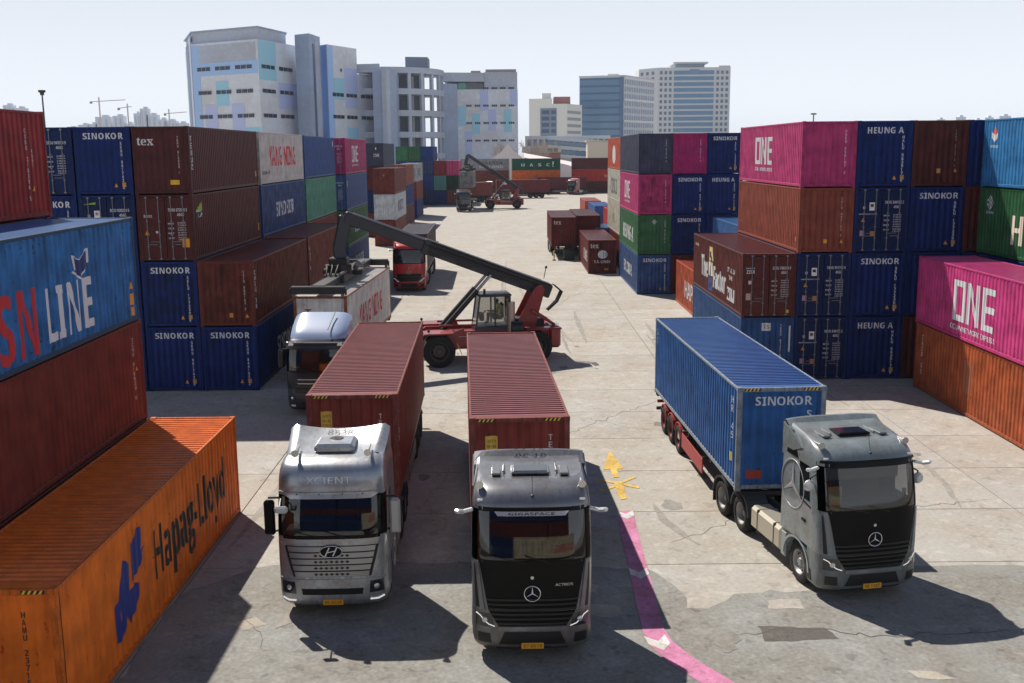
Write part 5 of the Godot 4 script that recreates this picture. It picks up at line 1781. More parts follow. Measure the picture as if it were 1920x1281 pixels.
# o: style "tall" (three-pointed star), "broad" (slatted grille, mirrors), "old" (dark cab with big wind deflector); c body colour
func tractor(o: Dictionary) -> Node3D:
	var t := thing("lorry_tractor", o.label, "truck", Vector3(o.x, 0, o.z), deg_to_rad(o.get("turn", 0.0)), "articulated lorries in the yard")
	var st: String = o.style
	var detail: bool = o.get("detail", true)
	var body := mt(o.c, 0.34, o.get("metal", 0.0), "", 0.3 if st == "old" else 0.7)
	if st == "old":
		body.metallic_specular = 0.3
	worn(body, "paintwear", 2.3)
	var dark := mt(rgb(18, 18, 20), 0.5)
	var gloss := mt(rgb(9, 9, 10), 0.3)
	gloss.metallic_specular = 0.28
	var chrome := mt(rgb(205, 207, 210), 0.2, 0.9)
	var tint := glass(rgb(12, 15, 17), o.get("tint", 0.74))
	var c := Cab.new()
	var w0 := 2.02   # windscreen sill and head
	var w1 := 3.0
	if st == "tall":
		c.lv = [[1.15, -0.01, 1.245, 0.62], [1.5, -0.02, 1.25, 0.62], [2.1, -0.06, 1.25, 0.62], [2.6, -0.15, 1.245, 0.6], [3.2, -0.30, 1.23, 0.58], [3.32, -0.34, 1.22, 0.58], [3.45, -0.44, 1.2, 0.58], [3.55, -0.58, 1.17, 0.58], [3.62, -0.78, 1.13, 0.58], [3.65, -1.0, 1.08, 0.55]]
		w0 = 2.18
		w1 = 3.2
	elif st == "broad":
		c.lv = [[1.15, -0.01, 1.245, 0.55], [1.4, -0.02, 1.25, 0.55], [1.85, -0.05, 1.25, 0.55], [2.4, -0.14, 1.245, 0.55], [2.85, -0.25, 1.235, 0.55], [3.0, -0.26, 1.23, 0.52], [3.2, -0.30, 1.22, 0.52], [3.42, -0.42, 1.18, 0.52], [3.55, -0.66, 1.1, 0.5], [3.60, -0.95, 1.0, 0.46]]
		w0 = 1.92
		w1 = 2.82
	else:
		c.lv = [[1.15, -0.01, 1.225, 0.4], [1.4, -0.01, 1.23, 0.4], [1.85, -0.03, 1.23, 0.4], [2.4, -0.10, 1.22, 0.4], [2.85, -0.2, 1.2, 0.4], [3.0, -0.26, 1.18, 0.4], [3.1, -0.4, 1.12, 0.4]]
		w0 = 1.85
		w1 = 2.75
	var wx := 0.93
	var sw := [0.06, 0.40]      # side window, share of the straight side
	var swy := [w0 + 0.06, w1 - 0.12]
	var ys := []
	var marks := [1.15, 1.5, w0, swy[0], swy[1], w1]
	for l in c.lv:
		if l[0] > w1:
			marks.append(l[0])
	for i in marks.size() - 1:
		ys.append_array(seg(marks[i], marks[i + 1], 5 if marks[i + 1] - marks[i] > 0.3 else 2))
	ys.append(marks[-1])
	var xfs := []
	for i in 25:
		var s := sin(lerpf(-PI / 2, PI / 2, i / 24.0))
		xfs.append(signf(s) * pow(absf(s), 2.0 / c.n))
	for q in [-wx, wx]:
		xfs.append(q)
	xfs.sort()
	var zs := [0.0, sw[0], 0.2, sw[1], 0.6, 0.8, 1.0]
	var hole := func(kind: int, m: float, y: float) -> bool:
		if kind == 0:
			return y > w0 and y < w1 and absf(m) < wx
		return y > swy[0] and y < swy[1] and m > sw[0] and m < sw[1]
	var sh := MB.new()
	cab_shell(sh, c, ys, xfs, zs, hole)
	if st == "tall":   # the roof climbs towards the rear
		for i in sh.v.size():
			if sh.v[i].y > 3.4:
				sh.v[i].y += 0.15 * clampf((-sh.v[i].z - 0.95) / 1.2, 0.0, 1.0) * smoothstep(3.4, 3.64, sh.v[i].y)
	put("cab_body", sh.done(), body, t)
	# lower front: bumper and corner in front of the wheel
	var lo := Cab.new()
	lo.n = c.n
	lo.zr = -0.86
	lo.lv = [[0.27, -0.16, 1.17, 0.5], [0.36, -0.05, 1.22, 0.56], [0.6, 0.01, 1.245, 0.6], [1.15, -0.008, 1.243, 0.62 if st == "tall" else 0.55]]
	var lb := MB.new()
	cab_shell(lb, lo, [0.27, 0.3, 0.36, 0.45, 0.6, 0.78, 0.95, 1.15], xfs, [0.0, 0.5, 1.0], func(_k, _m, _y): return false, true, true)
	put("bumper", lb.done(), worn(mt(o.get("c2", o.c), 0.44, o.get("metal", 0.0), "", 0.3), "grime2", 1.6), t)
	# wheel arch and the step behind the wheel
	for s in [-1.0, 1.0]:
		put("wheel_arch", cached("arch %.0f" % s, func(b: MB):
			var pts := []
			for i in 13:
				var an := PI * i / 12.0
				pts.append(Vector2(-1.42 + cos(an) * 0.66, 0.52 + sin(an) * 0.60))
			for i in 12:
				var a: Vector2 = pts[i]
				var d: Vector2 = pts[i + 1]
				for k in 1:
					b.quad(Vector3(s * 0.72, a.y, a.x), Vector3(s * 1.26, a.y, a.x), Vector3(s * 1.26, d.y, d.x), Vector3(s * 0.72, d.y, d.x))
				var no := Vector2(a.x + 1.42, a.y - 0.52) * 0.1
				var nd := Vector2(d.x + 1.42, d.y - 0.52) * 0.1
				b.quad(Vector3(s * 1.262, a.y, a.x), Vector3(s * 1.262, a.y + no.y, a.x + no.x), Vector3(s * 1.262, d.y + nd.y, d.x + nd.x), Vector3(s * 1.262, d.y, d.x))), mt(o.c, 0.4, o.get("metal", 0.0)), t)
		put("rear_skirt", boxm(Vector3(0.05, 0.62, 0.26), 0.015), mt(o.c, 0.4, o.get("metal", 0.0)), t, Vector3(s * 1.21, 0.72, -2.14))
		put("inner_wing", boxm(Vector3(0.5, 0.5, 1.2), 0.02), dark, t, Vector3(s * 0.8, 1.02, -1.44))
	# glass
	var shield := put("windscreen", cab_front(c, w0, w1, -wx, wx, -wx, wx, -0.004, 18, 8), tint, t)
	for s in [-1.0, 1.0]:
		var A: Array = c.at(2.4)
		var z0 := lerpf(A[1] - A[3], c.zr, sw[0])
		var z1 := lerpf(A[1] - A[3], c.zr, sw[1])
		put("side_window", cab_side(c, s, [Vector2(z0, swy[0]), Vector2(z1, swy[0]), Vector2(z1, swy[1]), Vector2(z0, swy[1])], -0.006), glass(rgb(20, 26, 28), 0.55), t)
		# dark frame round the door glass and the pillar
		var za := z0 + 0.07
		put("window_frame", cab_side(c, s, [Vector2(za, w0 - 0.04), Vector2(z1 - 0.06, w0 + 0.07), Vector2(z1 - 0.06, w0 + 0.02), Vector2(za, w0 - 0.09)], 0.004, 0.003), gloss, t)
		put("door_seam", cab_side(c, s, [Vector2(z1 - 0.1, 1.1), Vector2(z1 - 0.115, 1.1), Vector2(z1 - 0.115, w1 + 0.05), Vector2(z1 - 0.1, w1 + 0.05)], 0.003, 0.002), dark, t)
		put("door_handle", boxm(Vector3(0.03, 0.07, 0.2), 0.01), gloss, t, Vector3(s * 1.262, 1.72, -1.06))
	put("windscreen_surround", cab_front(c, w1 - 0.03, w1 + 0.08, -0.985, 0.985, -0.985, 0.985, 0.004, 18, 2), gloss, t)
	put("windscreen_sill", cab_front(c, w0 - 0.05, w0 + 0.03, -0.97, 0.97, -0.97, 0.97, 0.004, 18, 2), gloss, t)
	for s in [-1.0, 1.0]:
		put("pillar_trim", cab_front(c, w0, w1, s * 0.90, s * 0.985, s * 0.90, s * 0.985, 0.004, 4, 8), gloss, t)
		put("wiper", cached("wiper %.0f %s" % [s, st], func(b: MB):
			b.tube([c.front(0.1 + s * 0.2, w0 - 0.03, 0.03), c.front(-0.42 + s * 0.3, w0 + 0.13, 0.03)], 0.01, 5)), dark, t)
	# inside
	var cloth := mt(o.get("seat", rgb(34, 34, 36)), 0.9)
	var trim := mt(o.get("inside", rgb(34, 33, 32)), 0.8)
	put("dashboard", boxm(Vector3(2.2, 0.34, 0.55), 0.06), mt(rgb(40, 40, 42), 0.8), t, Vector3(0, w0 - 0.12, -0.62))
	put("cab_floor", boxm(Vector3(2.3, 0.05, 1.9)), mt(rgb(40, 40, 42), 0.9), t, Vector3(0, 1.2, -1.3))
	put("sleeper_wall", boxm(Vector3(2.3, 1.9, 0.05), 0.01), trim, t, Vector3(0, 2.15, -2.2))
	put("bunk", boxm(Vector3(2.2, 0.2, 0.6), 0.05), mt(o.get("inside", rgb(40, 38, 36)), 0.9), t, Vector3(0, 1.75, -1.9))
	for s in [-1.0, 1.0]:
		put("seat", cached("seat", func(b: MB):
			b.box(Vector3(0, 0.1, 0), Vector3(0.52, 0.16, 0.5), 0.05)
			b.box(Vector3(0, 0.5, -0.24), Vector3(0.5, 0.75, 0.14), 0.05)
			b.box(Vector3(0, 0.98, -0.24), Vector3(0.28, 0.2, 0.1), 0.04)), cloth, t, Vector3(s * 0.66, 1.62, -1.25))
	put("steering_wheel", cached("swheel", func(b: MB):
		var ring := []
		for i in 21:
			ring.append(Vector3(cos(TAU * i / 20) * 0.22, sin(TAU * i / 20) * 0.12, -sin(TAU * i / 20) * 0.18))
		b.tube(ring, 0.018, 6, false)
		b.tube([Vector3(0, 0, 0), Vector3(0, -0.2, 0.15)], 0.03, 6)
		b.box(Vector3(0, 0, 0), Vector3(0.4, 0.05, 0.05), 0.01)), dark, t, Vector3(-0.62, w0 + 0.1, -0.85))
	# front face
	if st == "tall":
		tall_front(t, c, lo, o, body, gloss, dark, chrome, w0, w1)
	elif st == "broad":
		broad_front(t, c, lo, o, body, gloss, dark, chrome, w0, w1)
	else:
		old_front(t, c, lo, o, body, gloss, dark, chrome, w0, w1)
	if o.get("plate", "") != "":
		var pl := put("number_plate", boxm(Vector3(0.46, 0.13, 0.012), 0.004), mt(rgb(222, 158, 36), 0.5), t, lo.front(0.0, 0.40, 0.03))
		var pb := MB.new()
		lay_on(pb, place_tris(glyph_tris(o.plate, 0.3), -0.19, -0.035, 0.38, 0.075), [], func(u, v): return Vector3(u, v, 0.009))
		put("plate_lettering", pb.done(), mt(rgb(50, 34, 20), 0.6), pl)
	chassis(t, o, st, dark)
	return t

func chassis(t: Node3D, o: Dictionary, st: String, dark: Material) -> void:
	var wb := -1.42
	var ax: Array = [wb, wb - 3.55, wb - 4.9]
	var rail := mt(rgb(42, 43, 46), 0.7)
	for s in [-1.0, 1.0]:
		put("chassis_rail", boxm(Vector3(0.09, 0.28, 6.3), 0.01), rail, t, Vector3(s * 0.42, 0.86, -3.75))
		wheel(t, Vector3(s * 1.02, 0.51, ax[0]), 0.51, 0.32, s < 0, 0.10, rgb(150, 150, 150))
		for k in [1, 2]:
			wheel(t, Vector3(s * 0.90, 0.51, ax[k]), 0.51, 0.60, s < 0, 0.20, rgb(150, 150, 150))
			put("mudguard", cached("mud %.0f" % s, func(b: MB):
				for i in 12:
					var a0 := PI * (0.02 + 0.96 * i / 12.0)
					var a1 := PI * (0.02 + 0.96 * (i + 1) / 12.0)
					var p := Vector2(cos(a0), sin(a0))
					var q := Vector2(cos(a1), sin(a1))
					for rr in [[0.60, 1.0], [0.57, -1.0]]:
						var A := Vector3(s * 0.58, p.y * rr[0], p.x * rr[0])
						var B := Vector3(s * 1.22, p.y * rr[0], p.x * rr[0])
						var C := Vector3(s * 1.22, q.y * rr[0], q.x * rr[0])
						var D := Vector3(s * 0.58, q.y * rr[0], q.x * rr[0])
						if s * rr[1] > 0:
							b.quad(D, C, B, A)
						else:
							b.quad(A, B, C, D)
					b.quad(Vector3(s * 1.22, p.y * 0.57, p.x * 0.57), Vector3(s * 1.22, p.y * 0.62, p.x * 0.62), Vector3(s * 1.22, q.y * 0.62, q.x * 0.62), Vector3(s * 1.22, q.y * 0.57, q.x * 0.57))), mt(rgb(48, 50, 54), 0.55), t, Vector3(0, 0.55, ax[k]))
		put("mudflap", boxm(Vector3(0.6, 0.5, 0.015)), mt(rgb(24, 24, 24), 0.9), t, Vector3(s * 0.9, 0.48, ax[2] - 0.62))
		# fuel tank or box beside the frame, with its lid and straps
		put("side_tank", boxm(Vector3(0.58, 0.62, 1.85), 0.08), mt(o.get("tank", rgb(168, 168, 164)), 0.35, 0.6), t, Vector3(s * 0.93, 0.72, -3.28))
		for z in [-2.75, -3.75]:
			put("tank_strap", boxm(Vector3(0.6, 0.64, 0.05), 0.08), mt(rgb(90, 90, 92), 0.5, 0.4), t, Vector3(s * 0.935, 0.72, z))
		put("tank_cap", cached("cap", func(b: MB): b.tube([Vector3(0, 0, 0), Vector3(0, 0.06, 0)], 0.07, 10)), mt(rgb(40, 40, 42), 0.6), t, Vector3(s * 0.95, 1.03, -2.6))
	for k in 3:
		put("axle", cached("axle", func(b: MB): b.tube([Vector3(-0.95, 0, 0), Vector3(0.95, 0, 0)], 0.09, 8)), rail, t, Vector3(0, 0.51, ax[k]))
	put("fifth_wheel", cached("fifth", func(b: MB): b.lathe([[0.0, 0.04], [0.42, 0.04], [0.46, 0.0], [0.46, -0.06], [0.0, -0.06]], 20, Transform3D(Basis(Vector3(0, 1, 0), Vector3(-1, 0, 0), Vector3(0, 0, 1)), Vector3.ZERO))), mt(rgb(34, 32, 30), 0.4, 0.3), t, Vector3(0, 1.12, -5.55))
	put("catwalk", boxm(Vector3(0.9, 0.03, 1.2), 0.005), mt(rgb(120, 122, 124), 0.6, 0.4), t, Vector3(0, 1.03, -3.15))
	put("air_tank", cached("airtank", func(b: MB): b.tube([Vector3(0, 0, -0.5), Vector3(0, 0, 0.5)], 0.14, 10)), mt(rgb(70, 70, 72), 0.5), t, Vector3(-0.15, 0.9, -3.1))
	put("air_tank", cached("airtank", func(b: MB): b.tube([Vector3(0, 0, -0.5), Vector3(0, 0, 0.5)], 0.14, 10)), mt(rgb(70, 70, 72), 0.5), t, Vector3(0.18, 0.9, -3.1))
	put("air_hose", cached("hose", func(b: MB): b.tube([Vector3(-0.2, 2.0, -2.34), Vector3(-0.3, 1.5, -2.7), Vector3(-0.1, 1.25, -3.4), Vector3(0, 1.4, -4.2)], 0.025, 6)), mt(rgb(150, 40, 36), 0.6), t)
	put("cab_underside", boxm(Vector3(1.3, 0.5, 1.9), 0.05), dark, t, Vector3(0, 0.72, -1.35))

func lamp_pair(t: Node3D, lo: Cab, x0: float, x1: float, y0: float, y1: float) -> void:
	for s in [-1.0, 1.0]:
		var l := put("headlight", cab_front(lo, y0, y1, minf(s * x0, s * x1), maxf(s * x0, s * x1), minf(s * (x0 + 0.02), s * x1), maxf(s * (x0 + 0.02), s * x1), 0.006, 6, 3, 0.004), mt(rgb(40, 42, 46), 0.12, 0.2, "", 1.0), t)
		var p := lo.front(s * (x0 + x1) * 0.5, (y0 + y1) * 0.5, 0.012)
		var nn := lo.fnormal(s * (x0 + x1) * 0.5, (y0 + y1) * 0.5)
		var bs := Basis(nn, Vector3.UP, nn.cross(Vector3.UP)).orthonormalized()
		put("lens", cached("lens %s %.2f %.2f" % [bs, y0, s], func(b: MB): b.lathe([[0.0, 0.02], [0.05, 0.012], [0.062, 0.0]], 14, Transform3D(bs, p))), mt(rgb(214, 218, 222), 0.08, 0.6, "", 1.0), l)

func horn(t: Node3D, at: Vector3) -> void:
	put("air_horn", cached("horn", func(b: MB):
		b.tube([Vector3(0, 0, -0.42), Vector3(0, 0, -0.2), Vector3(0, 0, 0.1), Vector3(0, 0, 0.24)], [0.022, 0.026, 0.04, 0.085], 10)
		b.box(Vector3(0, -0.05, -0.2), Vector3(0.03, 0.1, 0.05), 0.005)), mt(rgb(196, 196, 196), 0.25, 0.8), t, at)

func tall_front(t: Node3D, c: Cab, lo: Cab, o: Dictionary, body: Material, gloss: Material, dark: Material, chrome: Material, w0: float, w1: float) -> void:
	var grillem: Material = mt(o.get("grille", rgb(10, 10, 11)), 0.45)
	grillem.metallic_specular = 0.25
	var slatm := mt(rgb(15, 15, 17), 0.35)
	put("front_panel", cab_front(c, 1.42, w0 - 0.03, -0.76, 0.76, -0.86, 0.86, 0.006, 16, 6, 0.006), gloss if o.get("black_panel", true) else body, t)
	put("grille", cab_front(c, 1.155, 1.42, -0.72, 0.72, -0.76, 0.76, 0.006, 16, 3, 0.006), grillem, t)
	put("grille", cab_front(lo, 0.83, 1.145, -0.56, 0.56, -0.715, 0.715, 0.008, 14, 4, 0.008), grillem, t)
	for k in 3:
		put("grille_slat", cab_front(c, 1.17 + k * 0.1, 1.21 + k * 0.1, -0.72 - k * 0.015, 0.72 + k * 0.015, -0.73 - k * 0.015, 0.73 + k * 0.015, 0.022, 14, 1, 0.018), slatm, t)
	for k in 3:
		put("grille_slat", cab_front(lo, 0.86 + k * 0.1, 0.90 + k * 0.1, -0.57 - k * 0.05, 0.57 + k * 0.05, -0.58 - k * 0.05, 0.58 + k * 0.05, 0.022, 14, 1, 0.018), slatm, t)
	put("bumper_crest", cab_front(lo, 0.74, 0.82, -0.56, 0.56, -0.56, 0.56, 0.03, 14, 2, 0.03), body, t)
	var sp := c.front(0, 1.53, 0.035)
	put("star_emblem", star(0.165, 0.013), chrome, t, sp)
	put("badge", cached("badge", func(b: MB): b.lathe([[0.0, 0.012], [0.035, 0.01], [0.04, 0.0]], 14, Transform3D(Basis(Vector3(0, 0, 1), Vector3(0, 1, 0), Vector3(-1, 0, 0)), Vector3.ZERO))), chrome, t, c.front(0, 1.86, 0.012))
	if o.get("model", "") != "":
		put("model_lettering", cab_letters(c, o.model, 0.52, 1.68, 0.36, 0.055, 0.016, 0.2), chrome, t)
	# body-coloured cheeks either side of the black panel, with a deep slot
	for s in [-1.0, 1.0]:
		put("cheek", cab_front(c, 1.16, w0 - 0.02, minf(s * 0.78, s * 0.85), maxf(s * 0.78, s * 0.85), minf(s * 0.87, s * 0.92), maxf(s * 0.87, s * 0.92), 0.03, 4, 6, 0.03), body, t)
		put("air_slot", cab_front(c, 1.18, w0 - 0.1, minf(s * 0.865, s * 0.925), maxf(s * 0.865, s * 0.925), minf(s * 0.93, s * 0.95), maxf(s * 0.93, s * 0.95), 0.006, 4, 6), dark, t)
		# light strip that bends round the lamp
		put("daytime_light", cached("drl %.0f" % s, func(b: MB):
			var pts := []
			for q in [[0.92, 1.06], [0.85, 1.02], [0.80, 0.94], [0.72, 0.86], [0.62, 0.82]]:
				pts.append(lo.front(s * q[0], q[1], 0.016))
			b.tube(pts, 0.010, 6)), lit(), t)
		put("fog_light_bay", cab_front(lo, 0.44, 0.66, minf(s * 0.68, s * 0.9), maxf(s * 0.68, s * 0.9), minf(s * 0.7, s * 0.9), maxf(s * 0.7, s * 0.9), 0.006, 5, 2), dark, t)
		put("step_slot", boxm(Vector3(0.02, 0.28, 0.22), 0.005), dark, t, Vector3(s * 1.238, 0.52, -0.72))
	lamp_pair(t, lo, 0.64, 0.93, 0.80, 1.08)
	put("lower_intake", cab_front(lo, 0.42, 0.70, -0.56, 0.56, -0.46, 0.46, 0.008, 12, 3, 0.004), mt(rgb(14, 14, 15), 0.7), t)
	put("lower_lip", cab_front(lo, 0.28, 0.32, -0.62, 0.62, -0.62, 0.62, 0.02, 12, 1, 0.015), dark, t)
	# sun visor band with side markers
	put("visor", cab_front(c, w1 + 0.06, w1 + 0.12, -0.95, 0.95, -0.94, 0.94, 0.03, 18, 2, 0.03), gloss if o.get("visor_dark", false) else body, t)
	if o.get("band", "") != "":
		var bnd := put("name_band", cab_front(c, w1 - 0.11, w1 - 0.02, -0.56, 0.56, -0.62, 0.62, 0.01, 14, 1, 0.006), chrome, t)
		put("band_lettering", cab_letters(c, o.band, 0.0, w1 - 0.095, 0.95, 0.055, 0.018, 0.4), mt(rgb(60, 62, 66), 0.5), bnd)
	for s in [-1.0, 1.0]:
		put("marker_light", boxm(Vector3(0.12, 0.05, 0.03), 0.01), mt(rgb(226, 226, 224), 0.2), t, c.front(s * 0.86, w1 + 0.16, 0.02))
	# roof: raised rear lip, hatch, ribs, horns, aerial
	var roof_y: float = c.lv[-1][0]
	put("roof_spoiler", cached("spoiler", func(b: MB):
		for i in 16:
			var x0 := lerpf(-1.2, 1.2, i / 16.0)
			var x1 := lerpf(-1.2, 1.2, (i + 1) / 16.0)
			var f := func(x: float, k: int) -> Vector3:
				var e := pow(absf(x) / 1.2, 4.0)
				var prof := [[-1.98 + 0.06 * e, 0.10], [-2.14 + 0.05 * e, 0.15], [-2.3, 0.26], [-2.36, 0.27], [-2.4, 0.22], [-2.32, -0.05]]
				return Vector3(x, 3.64 + prof[k][1] - 0.05 * e, prof[k][0])
			for k in 5:
				b.quad(f.call(x0, k), f.call(x1, k), f.call(x1, k + 1), f.call(x0, k + 1))
		), body, t)
	for s in [-1.0, 1.0]:
		put("spoiler_cheek", cached("scheek %.0f" % s, func(b: MB):
			b.extrude(PackedVector2Array([Vector2(1.35, 3.40), Vector2(2.38, 3.0), Vector2(2.38, 3.80), Vector2(2.2, 3.74), Vector2(1.75, 3.6)]), 0.0, 0.04, Transform3D(Basis(Vector3(0, 0, -1), Vector3(0, 1, 0), Vector3(1, 0, 0)), Vector3(s * 1.215 - 0.02, 0, 0)))), body, t)
		put("vent_panel", cab_side(c, s, [Vector2(-1.5, 3.12), Vector2(-2.1, 3.12), Vector2(-2.1, 3.5), Vector2(-1.75, 3.5)], 0.015, 0.015), gloss, t)
		put("roof_rib", boxm(Vector3(0.2, 0.05, 0.7), 0.018), body, t, Vector3(s * 0.72, roof_y + 0.065, -1.45))
		put("roof_rib", boxm(Vector3(0.05, 0.06, 0.6), 0.018), body, t, Vector3(s * 0.56, roof_y + 0.075, -1.55))
		horn(t, Vector3(s * 1.06, 3.62, -0.95))
	put("roof_hatch", boxm(Vector3(0.82, 0.05, 0.56), 0.02), gloss if o.get("visor_dark", false) else body, t, Vector3(0, roof_y + 0.075, -1.42))
	put("hatch_glass", boxm(Vector3(0.72, 0.02, 0.46), 0.008), mt(rgb(30, 32, 36), 0.1, 0.0, "", 1.0), t, Vector3(0, roof_y + 0.105, -1.42))
	put("aerial", cached("aerial", func(b: MB):
		b.lathe([[0.0, 0.05], [0.03, 0.03], [0.035, 0.0]], 10, Transform3D(Basis(Vector3(0, 1, 0), Vector3(-1, 0, 0), Vector3(0, 0, 1)), Vector3.ZERO))
		b.tube([Vector3(0, 0.02, 0), Vector3(0, 0.4, -0.12)], 0.006, 5)), dark, t, c.front(0.02, 3.45, 0.0))
	if o.get("roof_number", "") != "":
		var rb := MB.new()
		lay_on(rb, place_tris(glyph_tris(o.roof_number, 0.3), -0.34, 0.0, 0.68, 0.15), [], func(u, v): return Vector3(u, 3.785 + v * 0.92, -2.06 - v * 1.5))
		put("roof_lettering", rb.done(), mt(rgb(60, 62, 66), 0.5), t, Vector3(0, 0.012, 0))
	# camera mirrors: short wings at the roof line
	for s in [-1.0, 1.0]:
		put("mirror_camera", cached("mcam %.0f" % s, func(b: MB):
			b.beam(Vector3(s * 1.2, 3.16, -0.56), Vector3(s * 1.42, 3.12, -0.5), 0.10, 0.07, 0.02)
			b.beam(Vector3(s * 1.40, 3.11, -0.54), Vector3(s * 1.54, 3.18, -0.36), 0.13, 0.09, 0.03)), mt(rgb(206, 208, 210), 0.3, 0.3), t)
		put("inner_screen", boxm(Vector3(0.1, 0.34, 0.03), 0.01), mt(rgb(30, 30, 32), 0.3), t, Vector3(s * 1.0, 2.35, -0.55))
	if o.get("side_star", false):
		put("side_star", star(0.6, 0.02), mt(rgb(176, 178, 180), 0.4, 0.5), t, Vector3(-1.258, 2.42, -1.70), -PI / 2).scale.z = 0.5
		for s in [-1.0, 1.0]:
			put("round_mirror", cached("rmir", func(b: MB):
				b.lathe([[0.0, 0.10], [0.08, 0.09], [0.13, 0.03], [0.14, 0.0], [0.0, -0.02]], 16, Transform3D(Basis(Vector3(0, 0, 1), Vector3(0, 1, 0), Vector3(-1, 0, 0)), Vector3.ZERO))), mt(rgb(200, 202, 204), 0.3, 0.3), t, Vector3(s * 1.38, 2.72, -0.62))
			put("mirror_arm", cached("rarm %.0f" % s, func(b: MB): b.tube([Vector3(s * 1.22, 2.98, -0.62), Vector3(s * 1.36, 2.9, -0.6), Vector3(s * 1.38, 2.74, -0.64)], 0.02, 6)), dark, t)
		put("folded_sunshade", boxm(Vector3(0.36, 0.52, 0.02), 0.01), mt(rgb(206, 190, 140), 0.8), t, Vector3(-0.78, 2.42, -0.52))
		put("roof_locker", boxm(Vector3(2.1, 0.32, 0.4), 0.04), mt(rgb(168, 164, 148), 0.8), t, Vector3(0, 2.84, -1.1))
	else:
		put("roof_locker", boxm(Vector3(2.1, 0.3, 0.4), 0.04), mt(rgb(40, 39, 38), 0.8), t, Vector3(0, 2.86, -1.2))

func lit() -> StandardMaterial3D:
	if not mats.has("lit"):
		var m := StandardMaterial3D.new()
		m.albedo_color = rgb(240, 240, 236)
		m.emission_enabled = true
		m.emission = Color(1, 0.98, 0.94)
		m.emission_energy_multiplier = 0.4
		m.roughness = 0.2
		mats["lit"] = m
	return mats["lit"]

